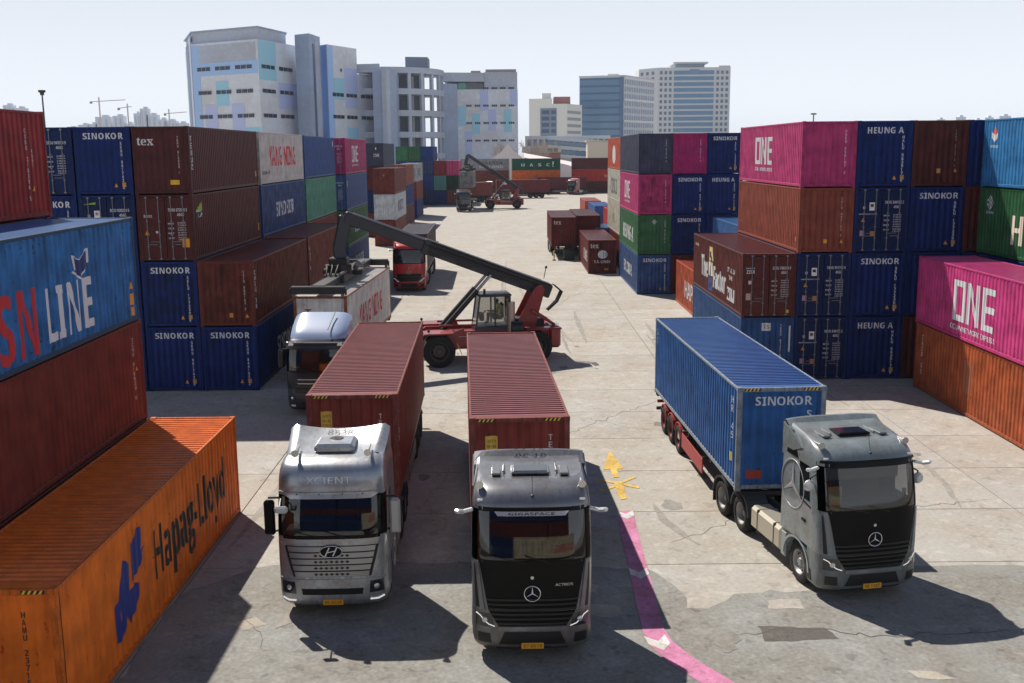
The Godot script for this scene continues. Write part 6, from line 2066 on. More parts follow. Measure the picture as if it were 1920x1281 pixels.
func broad_front(t: Node3D, c: Cab, lo: Cab, o: Dictionary, body: Material, gloss: Material, dark: Material, chrome: Material, w0: float, w1: float) -> void:
	var panel := mt(rgb(158, 160, 164), 0.3, 0.75, "", 0.3)
	# lower panel frame and five slatted bars, the inner thirds with a row of dark diamonds
	put("front_panel", cab_front(c, 1.0, 1.72, -0.70, 0.70, -0.84, 0.84, 0.008, 16, 6, 0.006), dark, t)
	for k in 5:
		var y := 1.0 + k * 0.145
		var hw := 0.655 + k * 0.028
		put("grille_slat", cab_front(c, y + 0.012, y + 0.125, -hw, hw, -hw - 0.02, hw + 0.02, 0.028, 16, 2, 0.02), panel, t)
		if k < 4:
			put("grille_mesh", cached("gmesh %d" % k, func(b: MB):
				for q in range(-3, 4):
					var xc := q * 0.118
					var yc := y + 0.068
					var P := func(dx: float, dy: float) -> Vector3: return c.front((xc + dx) / 1.25, yc + dy, 0.031)
					b.quad(P.call(-0.052, 0.0), P.call(0.0, -0.036), P.call(0.052, 0.0), P.call(0.0, 0.036))), mt(rgb(34, 36, 40), 0.4), t)
	# slanted H in an oval
	put("emblem", cached("hemb", func(b: MB):
		var ring := []
		for i in 29:
			ring.append(Vector3(cos(TAU * i / 28) * 0.25, sin(TAU * i / 28) * 0.135, 0))
		b.tube(ring, 0.013, 6, false)
		for s in [-1.0, 1.0]:
			b.beam(Vector3(s * 0.085 - 0.05, -0.105, 0), Vector3(s * 0.085 + 0.05, 0.105, 0), 0.035, 0.02, 0.006, Vector3(0, 0, 1))
		b.beam(Vector3(-0.085, -0.02, 0), Vector3(0.085, 0.02, 0), 0.03, 0.02, 0.006, Vector3(0, 0, 1))), chrome, t, c.front(0, 1.6, 0.05))
	put("emblem_field", cached("hfield", func(b: MB):
		for i in 28:
			b.tri(Vector3.ZERO, Vector3(cos(TAU * i / 28) * 0.25, sin(TAU * i / 28) * 0.135, 0), Vector3(cos(TAU * (i + 1) / 28) * 0.25, sin(TAU * (i + 1) / 28) * 0.135, 0))), gloss, t, c.front(0, 1.6, 0.04))
	for s in [-1.0, 1.0]:
		put("cheek", cab_front(c, 0.97, 1.78, minf(s * 0.70, s * 0.80), maxf(s * 0.70, s * 0.80), minf(s * 0.85, s * 0.93), maxf(s * 0.85, s * 0.93), 0.03, 4, 6, 0.03), body, t)
		put("lamp_brow", cab_front(lo, 0.90, 0.95, minf(s * 0.62, s * 0.95), maxf(s * 0.62, s * 0.95), minf(s * 0.64, s * 0.95), maxf(s * 0.64, s * 0.95), 0.02, 6, 1, 0.02), body, t)
		put("daytime_light", cached("hdrl %.0f" % s, func(b: MB):
			b.tube([lo.front(s * 0.92, 0.47, 0.012), lo.front(s * 0.82, 0.43, 0.012), lo.front(s * 0.68, 0.44, 0.012)], 0.018, 6)), lit(), t)
	lamp_pair(t, lo, 0.66, 0.92, 0.60, 0.88)
	put("bumper_bar", cab_front(lo, 0.78, 0.94, -0.62, 0.62, -0.62, 0.62, 0.02, 14, 2, 0.02), body, t)
	put("lower_intake", cab_front(lo, 0.58, 0.72, -0.54, 0.54, -0.56, 0.56, 0.012, 12, 2, 0.006), mt(rgb(12, 12, 13), 0.8), t)
	# sun visor across the top of the glass
	put("visor", cab_front(c, w1 - 0.06, w1 + 0.09, -0.72, 0.72, -0.95, 0.95, 0.05, 18, 2, 0.045), body, t)
	for k in 4:
		put("visor_bolt", boxm(Vector3(0.03, 0.03, 0.02), 0.005), dark, t, c.front([-0.6, -0.2, 0.22, 0.58][k], w1 + 0.05, 0.055))
	put("name_lettering", cab_letters(c, "XCIENT", -0.03, 3.1, 1.0, 0.14, 0.008, 0.1), mt(rgb(204, 208, 214), 0.3, 0.5), t)
	# roof: dished deflector rising to the rear and a cooler box let into it
	put("wind_deflector", cached("hdef", func(b: MB):
		var rows := []
		for j in 9:
			var v := j / 8.0
			var row := []
			for i in 21:
				var x := lerpf(-1.12, 1.12, i / 20.0)
				var e := absf(x) / 1.12
				var z := lerpf(-1.0 - 0.28 * (1.0 - e), -2.32, v)
				var hgt := lerpf(3.60, 3.98, v * v * 0.5 + v * 0.5) - 0.14 * v * (1.0 - e * e)
				if e > 0.93:
					hgt -= (e - 0.93) * 1.6
				row.append(Vector3(x * (1.0 + 0.06 * v), hgt, z))
			rows.append(row)
		for j in 8:
			for i in 20:
				var N := func(a: int, d: int) -> Vector3:
					var du: Vector3 = rows[a][mini(d + 1, 20)] - rows[a][maxi(d - 1, 0)]
					var dv: Vector3 = rows[mini(a + 1, 8)][d] - rows[maxi(a - 1, 0)][d]
					return du.cross(dv).normalized()
				b.trin(rows[j][i], rows[j][i + 1], rows[j + 1][i + 1], N.call(j, i), N.call(j, i + 1), N.call(j + 1, i + 1))
				b.trin(rows[j][i], rows[j + 1][i + 1], rows[j + 1][i], N.call(j, i), N.call(j + 1, i + 1), N.call(j + 1, i))
		for i in 20:
			b.quad(rows[8][i + 1], rows[8][i + 1] - Vector3(0, 0.5, 0), rows[8][i] - Vector3(0, 0.5, 0), rows[8][i])
		for e in [0, 20]:
			for j in 8:
				var A: Vector3 = rows[j][e]
				var B: Vector3 = rows[j + 1][e]
				if e == 0:
					b.quad(A, B, Vector3(B.x, 3.3, B.z), Vector3(A.x, 3.3, A.z))
				else:
					b.quad(B, A, Vector3(A.x, 3.3, A.z), Vector3(B.x, 3.3, B.z))), body, t)
	put("cooler_box", cached("cooler", func(b: MB): b.box(Vector3(0, 0, 0), Vector3(0.92, 0.24, 0.86), 0.08)), body, t, Vector3(0, 3.68, -1.42))
	put("cooler_fan", cached("fan", func(b: MB): b.lathe([[0.0, 0.02], [0.05, 0.022], [0.05, 0.012], [0.15, 0.014], [0.17, 0.0]], 20, Transform3D(Basis(Vector3(0, 1, 0), Vector3(-1, 0, 0), Vector3(0, 0, 1)), Vector3.ZERO))), dark, t, Vector3(0, 3.80, -1.55))
	for s in [-1.0, 1.0]:
		horn(t, Vector3(s * 0.82, 3.72, -0.82))
	if o.get("roof_number", "") != "":
		var rb := MB.new()
		lay_on(rb, place_tris(glyph_tris(o.roof_number, 0.0), -0.3, 0.0, 0.6, 0.17), [], func(u, v): return Vector3(u, 3.80 + v * 0.45, -2.06 - v * 1.2))
		put("roof_lettering", rb.done(), mt(rgb(78, 82, 88), 0.5), t, Vector3(0, -0.025, 0))
	# tall mirrors on arms
	for s in [-1.0, 1.0]:
		put("mirror", cached("mir %.0f" % s, func(b: MB):
			b.box(Vector3(s * 1.42, 2.28, -0.42), Vector3(0.24, 0.82, 0.14), 0.045)), gloss if s < 0 else mt(rgb(170, 170, 168), 0.35, 0.3), t)
		put("mirror_arm", cached("marm %.0f" % s, func(b: MB): b.tube([Vector3(s * 1.2, 2.72, -0.5), Vector3(s * 1.44, 2.74, -0.44)], 0.025, 6)), dark, t)
		put("mirror_arm", cached("marm2 %.0f" % s, func(b: MB): b.tube([Vector3(s * 1.22, 1.95, -0.5), Vector3(s * 1.44, 1.92, -0.44)], 0.025, 6)), dark, t)
	put("front_mirror", cached("fmir", func(b: MB):
		b.box(Vector3(-1.06, 2.62, 0.06), Vector3(0.3, 0.16, 0.1), 0.04)
		b.tube([Vector3(-1.15, 2.72, -0.4), Vector3(-1.1, 2.68, 0.02)], 0.02, 6)), mt(rgb(190, 192, 194), 0.35, 0.3), t)

func old_front(t: Node3D, c: Cab, lo: Cab, o: Dictionary, body: Material, gloss: Material, dark: Material, chrome: Material, w0: float, w1: float) -> void:
	put("front_panel", cab_front(c, 1.0, 1.5, -0.7, 0.7, -0.72, 0.72, 0.008, 12, 4, 0.006), dark, t)
	for k in 3:
		put("grille_slat", cab_front(c, 1.05 + k * 0.17, 1.12 + k * 0.17, -0.68, 0.68, -0.68, 0.68, 0.03, 12, 1, 0.02), mt(rgb(44, 46, 52), 0.4), t)
	put("grille_trim", cab_front(c, 1.52, 1.54, -0.6, 0.6, -0.6, 0.6, 0.02, 10, 1, 0.012), chrome, t)
	put("grille_trim", cab_front(c, 1.36, 1.38, -0.6, 0.6, -0.6, 0.6, 0.03, 10, 1, 0.012), chrome, t)
	lamp_pair(t, lo, 0.66, 0.94, 0.66, 0.86)
	for s in [-1.0, 1.0]:
		put("fog_light", cab_front(lo, 0.42, 0.5, minf(s * 0.7, s * 0.85), maxf(s * 0.7, s * 0.85), minf(s * 0.7, s * 0.85), maxf(s * 0.7, s * 0.85), 0.01, 4, 1, 0.006), mt(rgb(220, 220, 216), 0.15), t)
		put("mirror", cached("omir %.0f" % s, func(b: MB): b.box(Vector3(s * 1.46, 2.3, -0.4), Vector3(0.22, 0.7, 0.12), 0.04)), dark, t)
		put("mirror_arm", cached("oarm %.0f" % s, func(b: MB):
			b.tube([Vector3(s * 1.16, 2.7, -0.45), Vector3(s * 1.42, 2.7, -0.4)], 0.025, 6)), dark, t)
	put("lower_intake", cab_front(lo, 0.5, 0.62, -0.5, 0.5, -0.5, 0.5, 0.01, 10, 1, 0.006), mt(rgb(12, 12, 13), 0.8), t)
	put("visor", cab_front(c, w1 - 0.02, w1 + 0.10, -0.95, 0.95, -0.95, 0.95, 0.10, 16, 2, 0.09), mt(rgb(30, 32, 38), 0.3), t)
	put("lamp_rail", cached("lrail", func(b: MB): b.tube([Vector3(-1.2, 3.0, -0.35), Vector3(-1.1, 3.02, -0.12), Vector3(1.1, 3.02, -0.12), Vector3(1.2, 3.0, -0.35)], 0.03, 6)), chrome, t)
	for s in [-1.0, 1.0]:
		put("roof_light", boxm(Vector3(0.2, 0.08, 0.1), 0.02), mt(rgb(226, 226, 220), 0.2), t, Vector3(s * 0.98, 2.92, -0.14))
	# tall wind deflector: bulging pale shell with a slot either side of the middle
	put("wind_deflector", cached("odef", func(b: MB):
		var rows := []
		for j in 9:
			var v := j / 8.0
			var row := []
			for i in 19:
				var x := lerpf(-1.0, 1.0, i / 18.0)
				var e := pow(absf(x), 7.0)
				row.append(Vector3(x * lerpf(1.12, 1.16, v), lerpf(3.06, 3.95, pow(v, 0.8)) - 0.12 * e * (0.4 + v), lerpf(-0.38, -2.05, pow(v, 1.25)) - 0.3 * e * (1.0 - v)))
			rows.append(row)
		for j in 8:
			for i in 18:
				var N := func(a: int, d: int) -> Vector3:
					var du: Vector3 = rows[a][mini(d + 1, 18)] - rows[a][maxi(d - 1, 0)]
					var dv: Vector3 = rows[mini(a + 1, 8)][d] - rows[maxi(a - 1, 0)][d]
					return du.cross(dv).normalized()
				b.trin(rows[j][i], rows[j][i + 1], rows[j + 1][i + 1], N.call(j, i), N.call(j, i + 1), N.call(j + 1, i + 1))
				b.trin(rows[j][i], rows[j + 1][i + 1], rows[j + 1][i], N.call(j, i), N.call(j + 1, i + 1), N.call(j + 1, i))
		for e in [0, 18]:
			for j in 8:
				var A: Vector3 = rows[j][e]
				var B: Vector3 = rows[j + 1][e]
				if e == 0:
					b.quad(A, B, Vector3(B.x, 3.0, B.z), Vector3(A.x, 3.0, A.z))
				else:
					b.quad(B, A, Vector3(A.x, 3.0, A.z), Vector3(B.x, 3.0, B.z))
		for i in 18:
			b.quad(rows[8][i + 1], Vector3(rows[8][i + 1].x, 3.0, -2.05), Vector3(rows[8][i].x, 3.0, -2.05), rows[8][i])), mt(o.get("deflector", rgb(150, 160, 180)), 0.3, 0.0, "", 0.7), t)
	put("deflector_slot", cached("oslot", func(b: MB):
		b.beam(Vector3(0.42, 3.46, -0.62), Vector3(0.52, 4.0, -1.72), 0.05, 0.04, 0.01)), mt(rgb(40, 46, 66), 0.5), t)

func trailer(label: String, x: float, z: float, turn: float, red := false, ln := L40) -> Node3D:   # skeletal trailer; x, z: near end of its box
	var t := thing("semi_trailer", label, "trailer", Vector3(x, 0, z), deg_to_rad(turn), "skeletal trailers under lorry-borne containers")
	var fr := mt(rgb(46, 40, 40), 0.7)
	var rd := mt(rgb(150, 44, 46), 0.5)
	for s in [-1.0, 1.0]:
		put("frame_rail", boxm(Vector3(0.14, 0.3, ln - 0.3), 0.01), fr, t, Vector3(s * 0.48, 1.02, -ln / 2))
		for k in 3:
			wheel(t, Vector3(s * 0.92, 0.51, -ln + 1.75 + k * 1.32), 0.51, 0.58, s < 0, 0.2, rgb(110, 44, 44) if red else rgb(96, 92, 90))
			put("mudguard", cached("tmud %.0f" % s, func(b: MB):
				for i in 10:
					var a0 := PI * (0.08 + 0.84 * i / 10.0)
					var a1 := PI * (0.08 + 0.84 * (i + 1) / 10.0)
					var A := Vector3(s * 0.62, sin(a0) * 0.58, cos(a0) * 0.58)
					var B := Vector3(s * 1.2, sin(a0) * 0.58, cos(a0) * 0.58)
					var C := Vector3(s * 1.2, sin(a1) * 0.58, cos(a1) * 0.58)
					var D := Vector3(s * 0.62, sin(a1) * 0.58, cos(a1) * 0.58)
					if s > 0:
						b.quad(D, C, B, A)
					else:
						b.quad(A, B, C, D)
					b.quad(B, Vector3(s * 1.2, sin(a0) * 0.54, cos(a0) * 0.54), Vector3(s * 1.2, sin(a1) * 0.54, cos(a1) * 0.54), C)), rd if red else fr, t, Vector3(0, 0.53, -ln + 1.75 + k * 1.32))
		put("landing_leg", cached("leg", func(b: MB):
			b.box(Vector3(0, 0.62, 0), Vector3(0.13, 0.66, 0.13), 0.01)
			b.box(Vector3(0, 0.28, 0), Vector3(0.1, 0.4, 0.1), 0.01)
			b.box(Vector3(0, 0.06, 0), Vector3(0.26, 0.05, 0.26), 0.01)), fr, t, Vector3(s * 0.72, 0.22, -3.1))
		put("side_guard", boxm(Vector3(0.04, 0.5, 3.1), 0.01), rd if red else mt(rgb(120, 118, 116), 0.5, 0.4), t, Vector3(s * 1.18, 0.66, -5.6))
		put("guard_stay", boxm(Vector3(0.6, 0.06, 0.06)), fr, t, Vector3(s * 0.88, 0.84, -4.4))
		put("guard_stay", boxm(Vector3(0.6, 0.06, 0.06)), fr, t, Vector3(s * 0.88, 0.84, -6.8))
		put("tail_lamp", boxm(Vector3(0.3, 0.12, 0.06), 0.01), mt(rgb(150, 24, 20), 0.3), t, Vector3(s * 0.95, 0.8, -ln - 0.02))
		for z2 in [-0.12, -ln + 0.12]:
			put("twist_lock", boxm(Vector3(0.2, 0.1, 0.16), 0.02), fr, t, Vector3(s * 1.08, 1.13, z2))
	for q in [-0.12, -3.2, -6.3, -9.2, -ln + 0.12]:
		put("cross_member", boxm(Vector3(2.3, 0.12, 0.16), 0.01), fr, t, Vector3(0, 1.10, q))
	put("rear_bumper", boxm(Vector3(2.3, 0.12, 0.1), 0.01), fr, t, Vector3(0, 0.55, -ln + 0.1))
	put("tool_box", boxm(Vector3(0.5, 0.45, 0.7), 0.02), mt(rgb(180, 176, 168), 0.5), t, Vector3(-0.9, 0.7, -7.7))
	return t

const BED := 1.19

func build_vehicles() -> void:
	var t: Node3D
	# silver lorry, left of the pair
	tractor({"style": "broad", "c": Color8(196, 200, 206), "metal": 0.65, "x": -4.10, "z": -22.2, "turn": 1.5, "label": "silver lorry with slatted grille and 8538 on its roof", "plate": "86 8538", "roof_number": "8538"})
	trailer("skeletal trailer behind the silver lorry", -4.29, -26.95, 1.55)
	t = container({"c": Color8(142, 66, 58), "x": -4.27, "z": -26.98, "y": BED, "turn": 1.55, "label": "red-brown container on the silver lorry's trailer", "trim": Color8(150, 84, 76), "group": "containers carried on lorries", "v": 1})
	hazard(t)
	yellow_label(t, 0.38)
	down_text(t, "F", "TRHU 613", 1.92, 2.4, 0.14, rgb(206, 190, 184))
	down_text(t, "R", "TRHU 61", 0.3, 2.4, 0.18, rgb(206, 190, 184))
	# grey lorry with the name band, in the middle
	tractor({"style": "tall", "c": Color8(142, 143, 148), "metal": 0.5, "c2": Color8(132, 127, 124), "x": 0.37, "z": -20.0, "turn": 0.6, "label": "dark grey star-badged lorry with 86 19 on its roof", "plate": "87 8619", "roof_number": "86 19", "band": "GIGASPACE", "model": "ACTROS"})
	trailer("skeletal trailer behind the dark grey lorry", 0.17, -24.4, 2.66)
	t = container({"c": Color8(142, 64, 57), "x": 0.17, "z": -24.41, "y": BED, "turn": 2.66, "label": "red-brown container on the dark grey lorry's trailer", "trim": Color8(150, 84, 76), "group": "containers carried on lorries", "v": 0})
	hazard(t)
	yellow_label(t, 0.38)
	down_text(t, "F", "TEMU 7", 1.92, 2.5, 0.15, rgb(206, 190, 184))
	# pale grey lorry turning out with the blue box
	tractor({"style": "tall", "c": Color8(136, 146, 149), "metal": 0.0, "c2": Color8(112, 120, 122), "x": 8.33, "z": -22.85, "turn": 10.5, "label": "pale grey lorry with large star on its flank, turning out", "plate": "98 1187", "tint": 0.62, "side_star": true, "visor_dark": true, "seat": rgb(120, 112, 90), "inside": rgb(150, 144, 122), "tank": rgb(190, 184, 168)})
	trailer("skeletal trailer with red mudguards under the blue lorry-borne container", 7.28, -27.4, 2.55, true)
	t = container({"c": Color8(46, 98, 164), "x": 7.28, "z": -27.42, "y": BED, "turn": 2.55, "label": "blue white-lettered container on the pale grey lorry's trailer", "trim": Color8(150, 162, 176), "group": "containers carried on lorries", "v": 0})
	hazard(t)
	letters(t, "F", "SINOKOR", 0.5, CH - 0.5, 1.55, 0.24, WHITE, L40, 0.9)
	down_text(t, "F", "SKHU 864", 1.92, CH - 0.6, 0.2, WHITE)
	down_text(t, "L", "HR 45", 11.55, 2.6, 0.2, WHITE)
	down_text(t, "L", "SK", 0.35, 2.6, 0.25, WHITE)
	sticker(t, "L", 11.5, 0.7, 0.14, 0.26, rgb(226, 206, 90))
	sticker(t, "F", 0.3, 0.35, 0.42, 0.24, rgb(150, 50, 40))
	# dark lorry with wind deflector under the boom
	tractor({"style": "old", "c": Color8(34, 38, 54), "x": -7.82, "z": -40.6, "turn": -2.0, "label": "dark navy lorry with pale wind deflector under the boom", "deflector": rgb(150, 166, 196), "seat": rgb(70, 60, 50)})
	trailer("skeletal trailer under the white rusty container", -8.62, -46.5, -2.6)
	t = container({"c": Color8(226, 224, 219), "x": -8.62, "z": -46.5, "y": BED, "turn": -2.6, "label": "rust-edged white container with red lettering gripped by the spreader", "trim": Color8(160, 104, 76), "group": "containers carried on lorries", "v": 0})
	letters(t, "R", "YANG MING", 3.0, 0.9, 6.4, 1.1, rgb(196, 56, 66), L40, 0.7)
	letters(t, "F", "T", 0.5, 1.95, 0.3, 0.35, rgb(120, 40, 80), L40, 1.2)
	warn_triangle(t, "F", 1.6, 2.0, 0.22)
	# red lorry past the boom
	t = tractor({"style": "tall", "c": Color8(222, 34, 36), "metal": 0.0, "c2": Color8(180, 28, 32), "x": -7.72, "z": -78.3, "turn": 1.0, "label": "bright red lorry standing beyond the boom", "black_panel": false, "tank": rgb(120, 120, 120)})
	trailer("skeletal trailer behind the bright red lorry", -7.82, -82.6, 1.0)
	container({"c": Color8(96, 92, 96), "x": -7.82, "z": -82.6, "y": BED, "turn": 1.0, "label": "grey container on the bright red lorry's trailer", "group": "containers carried on lorries"})
	# by the right kerb: two parked trailers
	trailer("parked trailer under the maroon serif-lettered box", 5.15, -102.0, 0.0)
	t = container({"c": Color8(106, 44, 44), "x": 5.15, "z": -102.0, "y": BED, "label": "maroon container with white serif lettering on a parked trailer", "group": "containers carried on lorries"})
	letters(t, "F", "tex", 0.25, 2.2, 0.7, 0.36, WHITE, L40, 0.7, true)
	trailer("parked trailer under the plain maroon box", 7.72, -104.5, 0.0)
	container({"c": Color8(98, 40, 42), "x": 7.72, "z": -104.5, "y": BED, "label": "plain maroon container on a parked trailer", "group": "containers carried on lorries"})
	# far lorries
	tractor({"style": "tall", "c": Color8(70, 72, 74), "x": -8.4, "z": -185.6, "turn": 0.0, "label": "grey lorry in the distance under the second boom's box", "black_panel": false})
	trailer("skeletal trailer behind the distant grey lorry", -8.3, -190.0, 0.0)
	container({"c": Color8(140, 141, 142), "x": -7.9, "z": -190.0, "y": 4.05, "label": "pale grey container lifted clear of the distant grey lorry", "group": "containers carried on lorries"})
	tractor({"style": "tall", "c": Color8(140, 40, 46), "x": -14.6, "z": -214.0, "turn": -28.0, "label": "dark red lorry in the distance, nose turned to the camera"})
	container({"c": Color8(124, 52, 48), "x": -12.6, "z": -218.0, "y": BED, "turn": -40.0, "label": "brown container behind the distant dark red lorry", "group": "containers carried on lorries"})
	trailer("trailer behind the distant dark red lorry", -12.6, -218.0, -40.0)
	tractor({"style": "tall", "c": Color8(214, 216, 218), "x": -6.6, "z": -236.5, "turn": -52.0, "label": "white lorry in the distance hauling a maroon container"})
	trailer("trailer behind the distant white lorry", -3.3, -240.0, -82.0)
	t = container({"c": Color8(116, 46, 50), "x": -3.3, "z": -240.0, "y": BED, "turn": -82.0, "label": "maroon container hauled by the distant white lorry", "group": "containers carried on lorries"})
	sticker(t, "R", 1.3, 1.9, 1.0, 0.5, rgb(206, 196, 196))
	tractor({"style": "tall", "c": Color8(120, 132, 168), "x": 4.0, "z": -262.0, "turn": -80.0, "label": "blue-grey lorry at the far end, seen side on"})
	trailer("trailer behind the far blue-grey lorry", 6.6, -262.0, -88.0)
	t = container({"c": Color8(104, 42, 54), "x": 6.6, "z": -262.0, "y": BED, "turn": -88.0, "label": "long plum container on the far blue-grey lorry's trailer", "group": "containers carried on lorries"})
	sticker(t, "R", 1.0, 2.0, 1.1, 0.45, rgb(206, 196, 196))
	tractor({"style": "tall", "c": Color8(150, 44, 56), "x": 14.6, "z": -255.5, "turn": -30.0, "label": "crimson lorry at the far end without a box"})
	tractor({"style": "tall", "c": Color8(216, 218, 220), "x": 21.8, "z": -272.0, "turn": -68.0, "label": "white lorry at the far end before the red container"})
	# stackers
	t = reach_stacker("red container handler with black boom over the white red-lettered box", Vector3(-3.9, 0, -52.1), deg_to_rad(-80.0), Vector3(-8.33, 0, -51.0))
	spreader("black telescopic spreader gripping the white rusty container", Vector3(-8.38, BED + CH, -52.3), deg_to_rad(-2.6))
	reach_stacker("distant red container handler holding up a pale grey box", Vector3(-3.9, 0, -196.2), deg_to_rad(-86.0), Vector3(-8.2, 0, -196.0))
	spreader("distant black spreader on the lifted pale grey box", Vector3(-7.9, 4.05 + CH, -196.1), 0.0)
	yard_bits()

func yellow_label(t: Node3D, u: float) -> void:
	sticker(t, "F", u, 1.95, 0.3, 0.5, rgb(222, 180, 80))
	for k in 3:
		letters(t, "F", ["CAUTION", "9-6", "HIGH"][k], u + 0.04, 2.28 - k * 0.13, 0.22, 0.08, rgb(60, 36, 30))

# ---------------------------------------------------------------- container handler; local forward is +z, origin on the ground under the front axle
func reach_stacker(label: String, at: Vector3, turn: float, head: Vector3) -> Node3D:
	var t := thing("reach_stacker", label, "container handler", at, turn, "container handlers in the yard")
	var red := mt(rgb(150, 26, 34), 0.42, 0.0, "grime1", 0.3)
	var black := mt(rgb(22, 23, 26), 0.5)
	var grey := mt(rgb(50, 53, 60), 0.45)
	var steel := mt(rgb(150, 152, 156), 0.25, 0.8)
	var pv := Vector3(0, 3.58, -5.3)
	var loc := (head - at).rotated(Vector3.UP, -turn)
	var tip := Vector3(0, 7.2 if at.z > -100 else 9.7, loc.z - 0.55)
	var hold := pv.lerp(tip, (-2.82 - pv.z) / (tip.z - pv.z)) - Vector3(0, 0.22, 0)   # where the rams meet the boom
	var foot := Vector3(0, 1.62, -0.35)
	# frame
	for s in [-1.0, 1.0]:
		put("frame_beam", cached("rsbeam %.0f" % s, func(b: MB):
			b.extrude(PackedVector2Array([Vector2(-0.9, 0.75), Vector2(5.7, 0.62), Vector2(5.7, 1.5), Vector2(4.6, 1.55), Vector2(-0.4, 1.62), Vector2(-0.9, 1.3)]), 0.0, 0.34, Transform3D(Basis(Vector3(0, 0, -1), Vector3(0, 1, 0), Vector3(1, 0, 0)), Vector3(s * 0.85 - 0.17, 0, 0)))), red, t)
		put("front_wing", cached("rswing %.0f" % s, func(b: MB):
			b.box(Vector3(s * 1.55, 1.66, 0.0), Vector3(1.15, 0.08, 1.5), 0.03)
			b.beam(Vector3(s * 1.55, 1.64, -0.72), Vector3(s * 1.55, 0.85, -1.05), 1.15, 0.07, 0.02, Vector3(1, 0, 0))), red, t)
		put("wing_edge", cached("rsedge %.0f" % s, func(b: MB): b.beam(Vector3(s * 2.13, 1.2, -0.86), Vector3(s * 2.13, 0.62, -1.1), 0.03, 0.16, 0.005, Vector3(1, 0, 0))), mt(rgb(226, 190, 40), 0.5), t)
		for k in 2:
			wheel(t, Vector3(s * (1.22 + 0.62 * k), 0.80, 0), 0.80, 0.50, s < 0, 0.14, rgb(70, 66, 64))
		wheel(t, Vector3(s * 1.35, 0.76, -5.0), 0.76, 0.46, s < 0, 0.14, rgb(70, 66, 64))
		put("side_tank", boxm(Vector3(0.5, 0.62, 2.3), 0.05), red, t, Vector3(s * 1.36, 1.1, -2.9))
		put("tank_stripe", boxm(Vector3(0.02, 0.05, 2.0)), mt(rgb(214, 170, 60), 0.5), t, Vector3(s * 1.615, 1.32, -2.9))
		put("deck_plate", boxm(Vector3(0.6, 0.03, 3.6), 0.005), mt(rgb(176, 164, 160), 0.5, 0.2), t, Vector3(s * 1.32, 1.44, -2.8))
		put("hand_rail", cached("rsrail %.0f" % s, func(b: MB):
			b.tube([Vector3(s * 0.78, 1.86, -0.2), Vector3(s * 0.78, 1.86, -2.0)], 0.06, 6)), mt(rgb(120, 24, 30), 0.5), t)
		put("lift_cylinder", cached("rscyl %.0f %s" % [s, hold], func(b: MB):
			b.tube([foot + Vector3(s * 0.5, 0, 0), foot.lerp(hold, 0.72) + Vector3(s * 0.5, 0, 0)], 0.13, 10)), black, t)
		put("cylinder_rod", cached("rsrod %.0f %s" % [s, hold], func(b: MB):
			b.tube([foot.lerp(hold, 0.7) + Vector3(s * 0.5, 0, 0), hold + Vector3(s * 0.5, 0, 0)], 0.075, 10)), steel, t)
		put("mast_plate", cached("rsmast %.0f" % s, func(b: MB):
			b.extrude(PackedVector2Array([Vector2(3.95, 1.5), Vector2(5.0, 1.5), Vector2(5.55, 3.5), Vector2(5.42, 3.72), Vector2(5.18, 3.72), Vector2(4.98, 3.55)]), 0.0, 0.14, Transform3D(Basis(Vector3(0, 0, -1), Vector3(0, 1, 0), Vector3(1, 0, 0)), Vector3(s * 0.62 - 0.07, 0, 0)))), red, t)
		put("rear_brace", cached("rsbr %.0f" % s, func(b: MB): b.beam(Vector3(s * 0.8, 2.5, -4.85), Vector3(s * 0.95, 1.75, -6.0), 0.1, 0.14, 0.02)), red, t)
		put("rear_wing", cached("rsrw %.0f" % s, func(b: MB): b.box(Vector3(s * 1.4, 1.68, -5.3), Vector3(0.7, 0.08, 1.8), 0.03)), red, t)
		put("work_light", cached("wlight", func(b: MB): b.box(Vector3.ZERO, Vector3(0.2, 0.14, 0.12), 0.03)), mt(rgb(30, 30, 32), 0.4), t, Vector3(s * 1.9, 1.82, 0.5))
	put("front_axle", cached("rsfa", func(b: MB): b.tube([Vector3(-1.9, 0.8, 0), Vector3(1.9, 0.8, 0)], 0.26, 10)), black, t)
	put("rear_axle", cached("rsra", func(b: MB): b.tube([Vector3(-1.2, 0.76, -5.0), Vector3(1.2, 0.76, -5.0)], 0.2, 10)), black, t)
	put("frame_deck", boxm(Vector3(1.4, 0.1, 6.2), 0.02), red, t, Vector3(0, 1.42, -2.7))
	put("counterweight", cached("rscw", func(b: MB): b.box(Vector3(0, 1.2, -5.92), Vector3(2.9, 1.1, 0.6), 0.12)), red, t)
	put("engine_cover", cached("rseng", func(b: MB): b.box(Vector3(0, 1.75, -4.6), Vector3(1.1, 0.6, 1.9), 0.06)), black, t)
	put("exhaust_stack", cached("rsex", func(b: MB): b.tube([Vector3(1.0, 1.5, -3.75), Vector3(1.0, 3.0, -3.75)], 0.2, 12)), mt(rgb(176, 160, 150), 0.35, 0.6), t)
	put("air_filter", cached("rsaf", func(b: MB): b.tube([Vector3(1.35, 1.75, -4.25), Vector3(1.35, 1.75, -3.7)], 0.3, 12)), black, t)
	# boom
	var d := (tip - pv).normalized()
	var mid := pv + d * 6.2
	put("boom_outer", cached("rsbo %s" % d, func(b: MB): b.beam(pv - d * 0.7, mid, 0.66, 0.68, 0.05, Vector3.UP)), black, t)
	put("boom_collar", cached("rsbc %s" % d, func(b: MB): b.beam(mid - d * 0.3, mid + d * 0.05, 0.74, 0.76, 0.04, Vector3.UP)), mt(rgb(46, 48, 54), 0.45), t)
	put("boom_inner", cached("rsbi %s" % d, func(b: MB): b.beam(mid - d * 0.5, tip, 0.52, 0.54, 0.04, Vector3.UP)), grey, t)
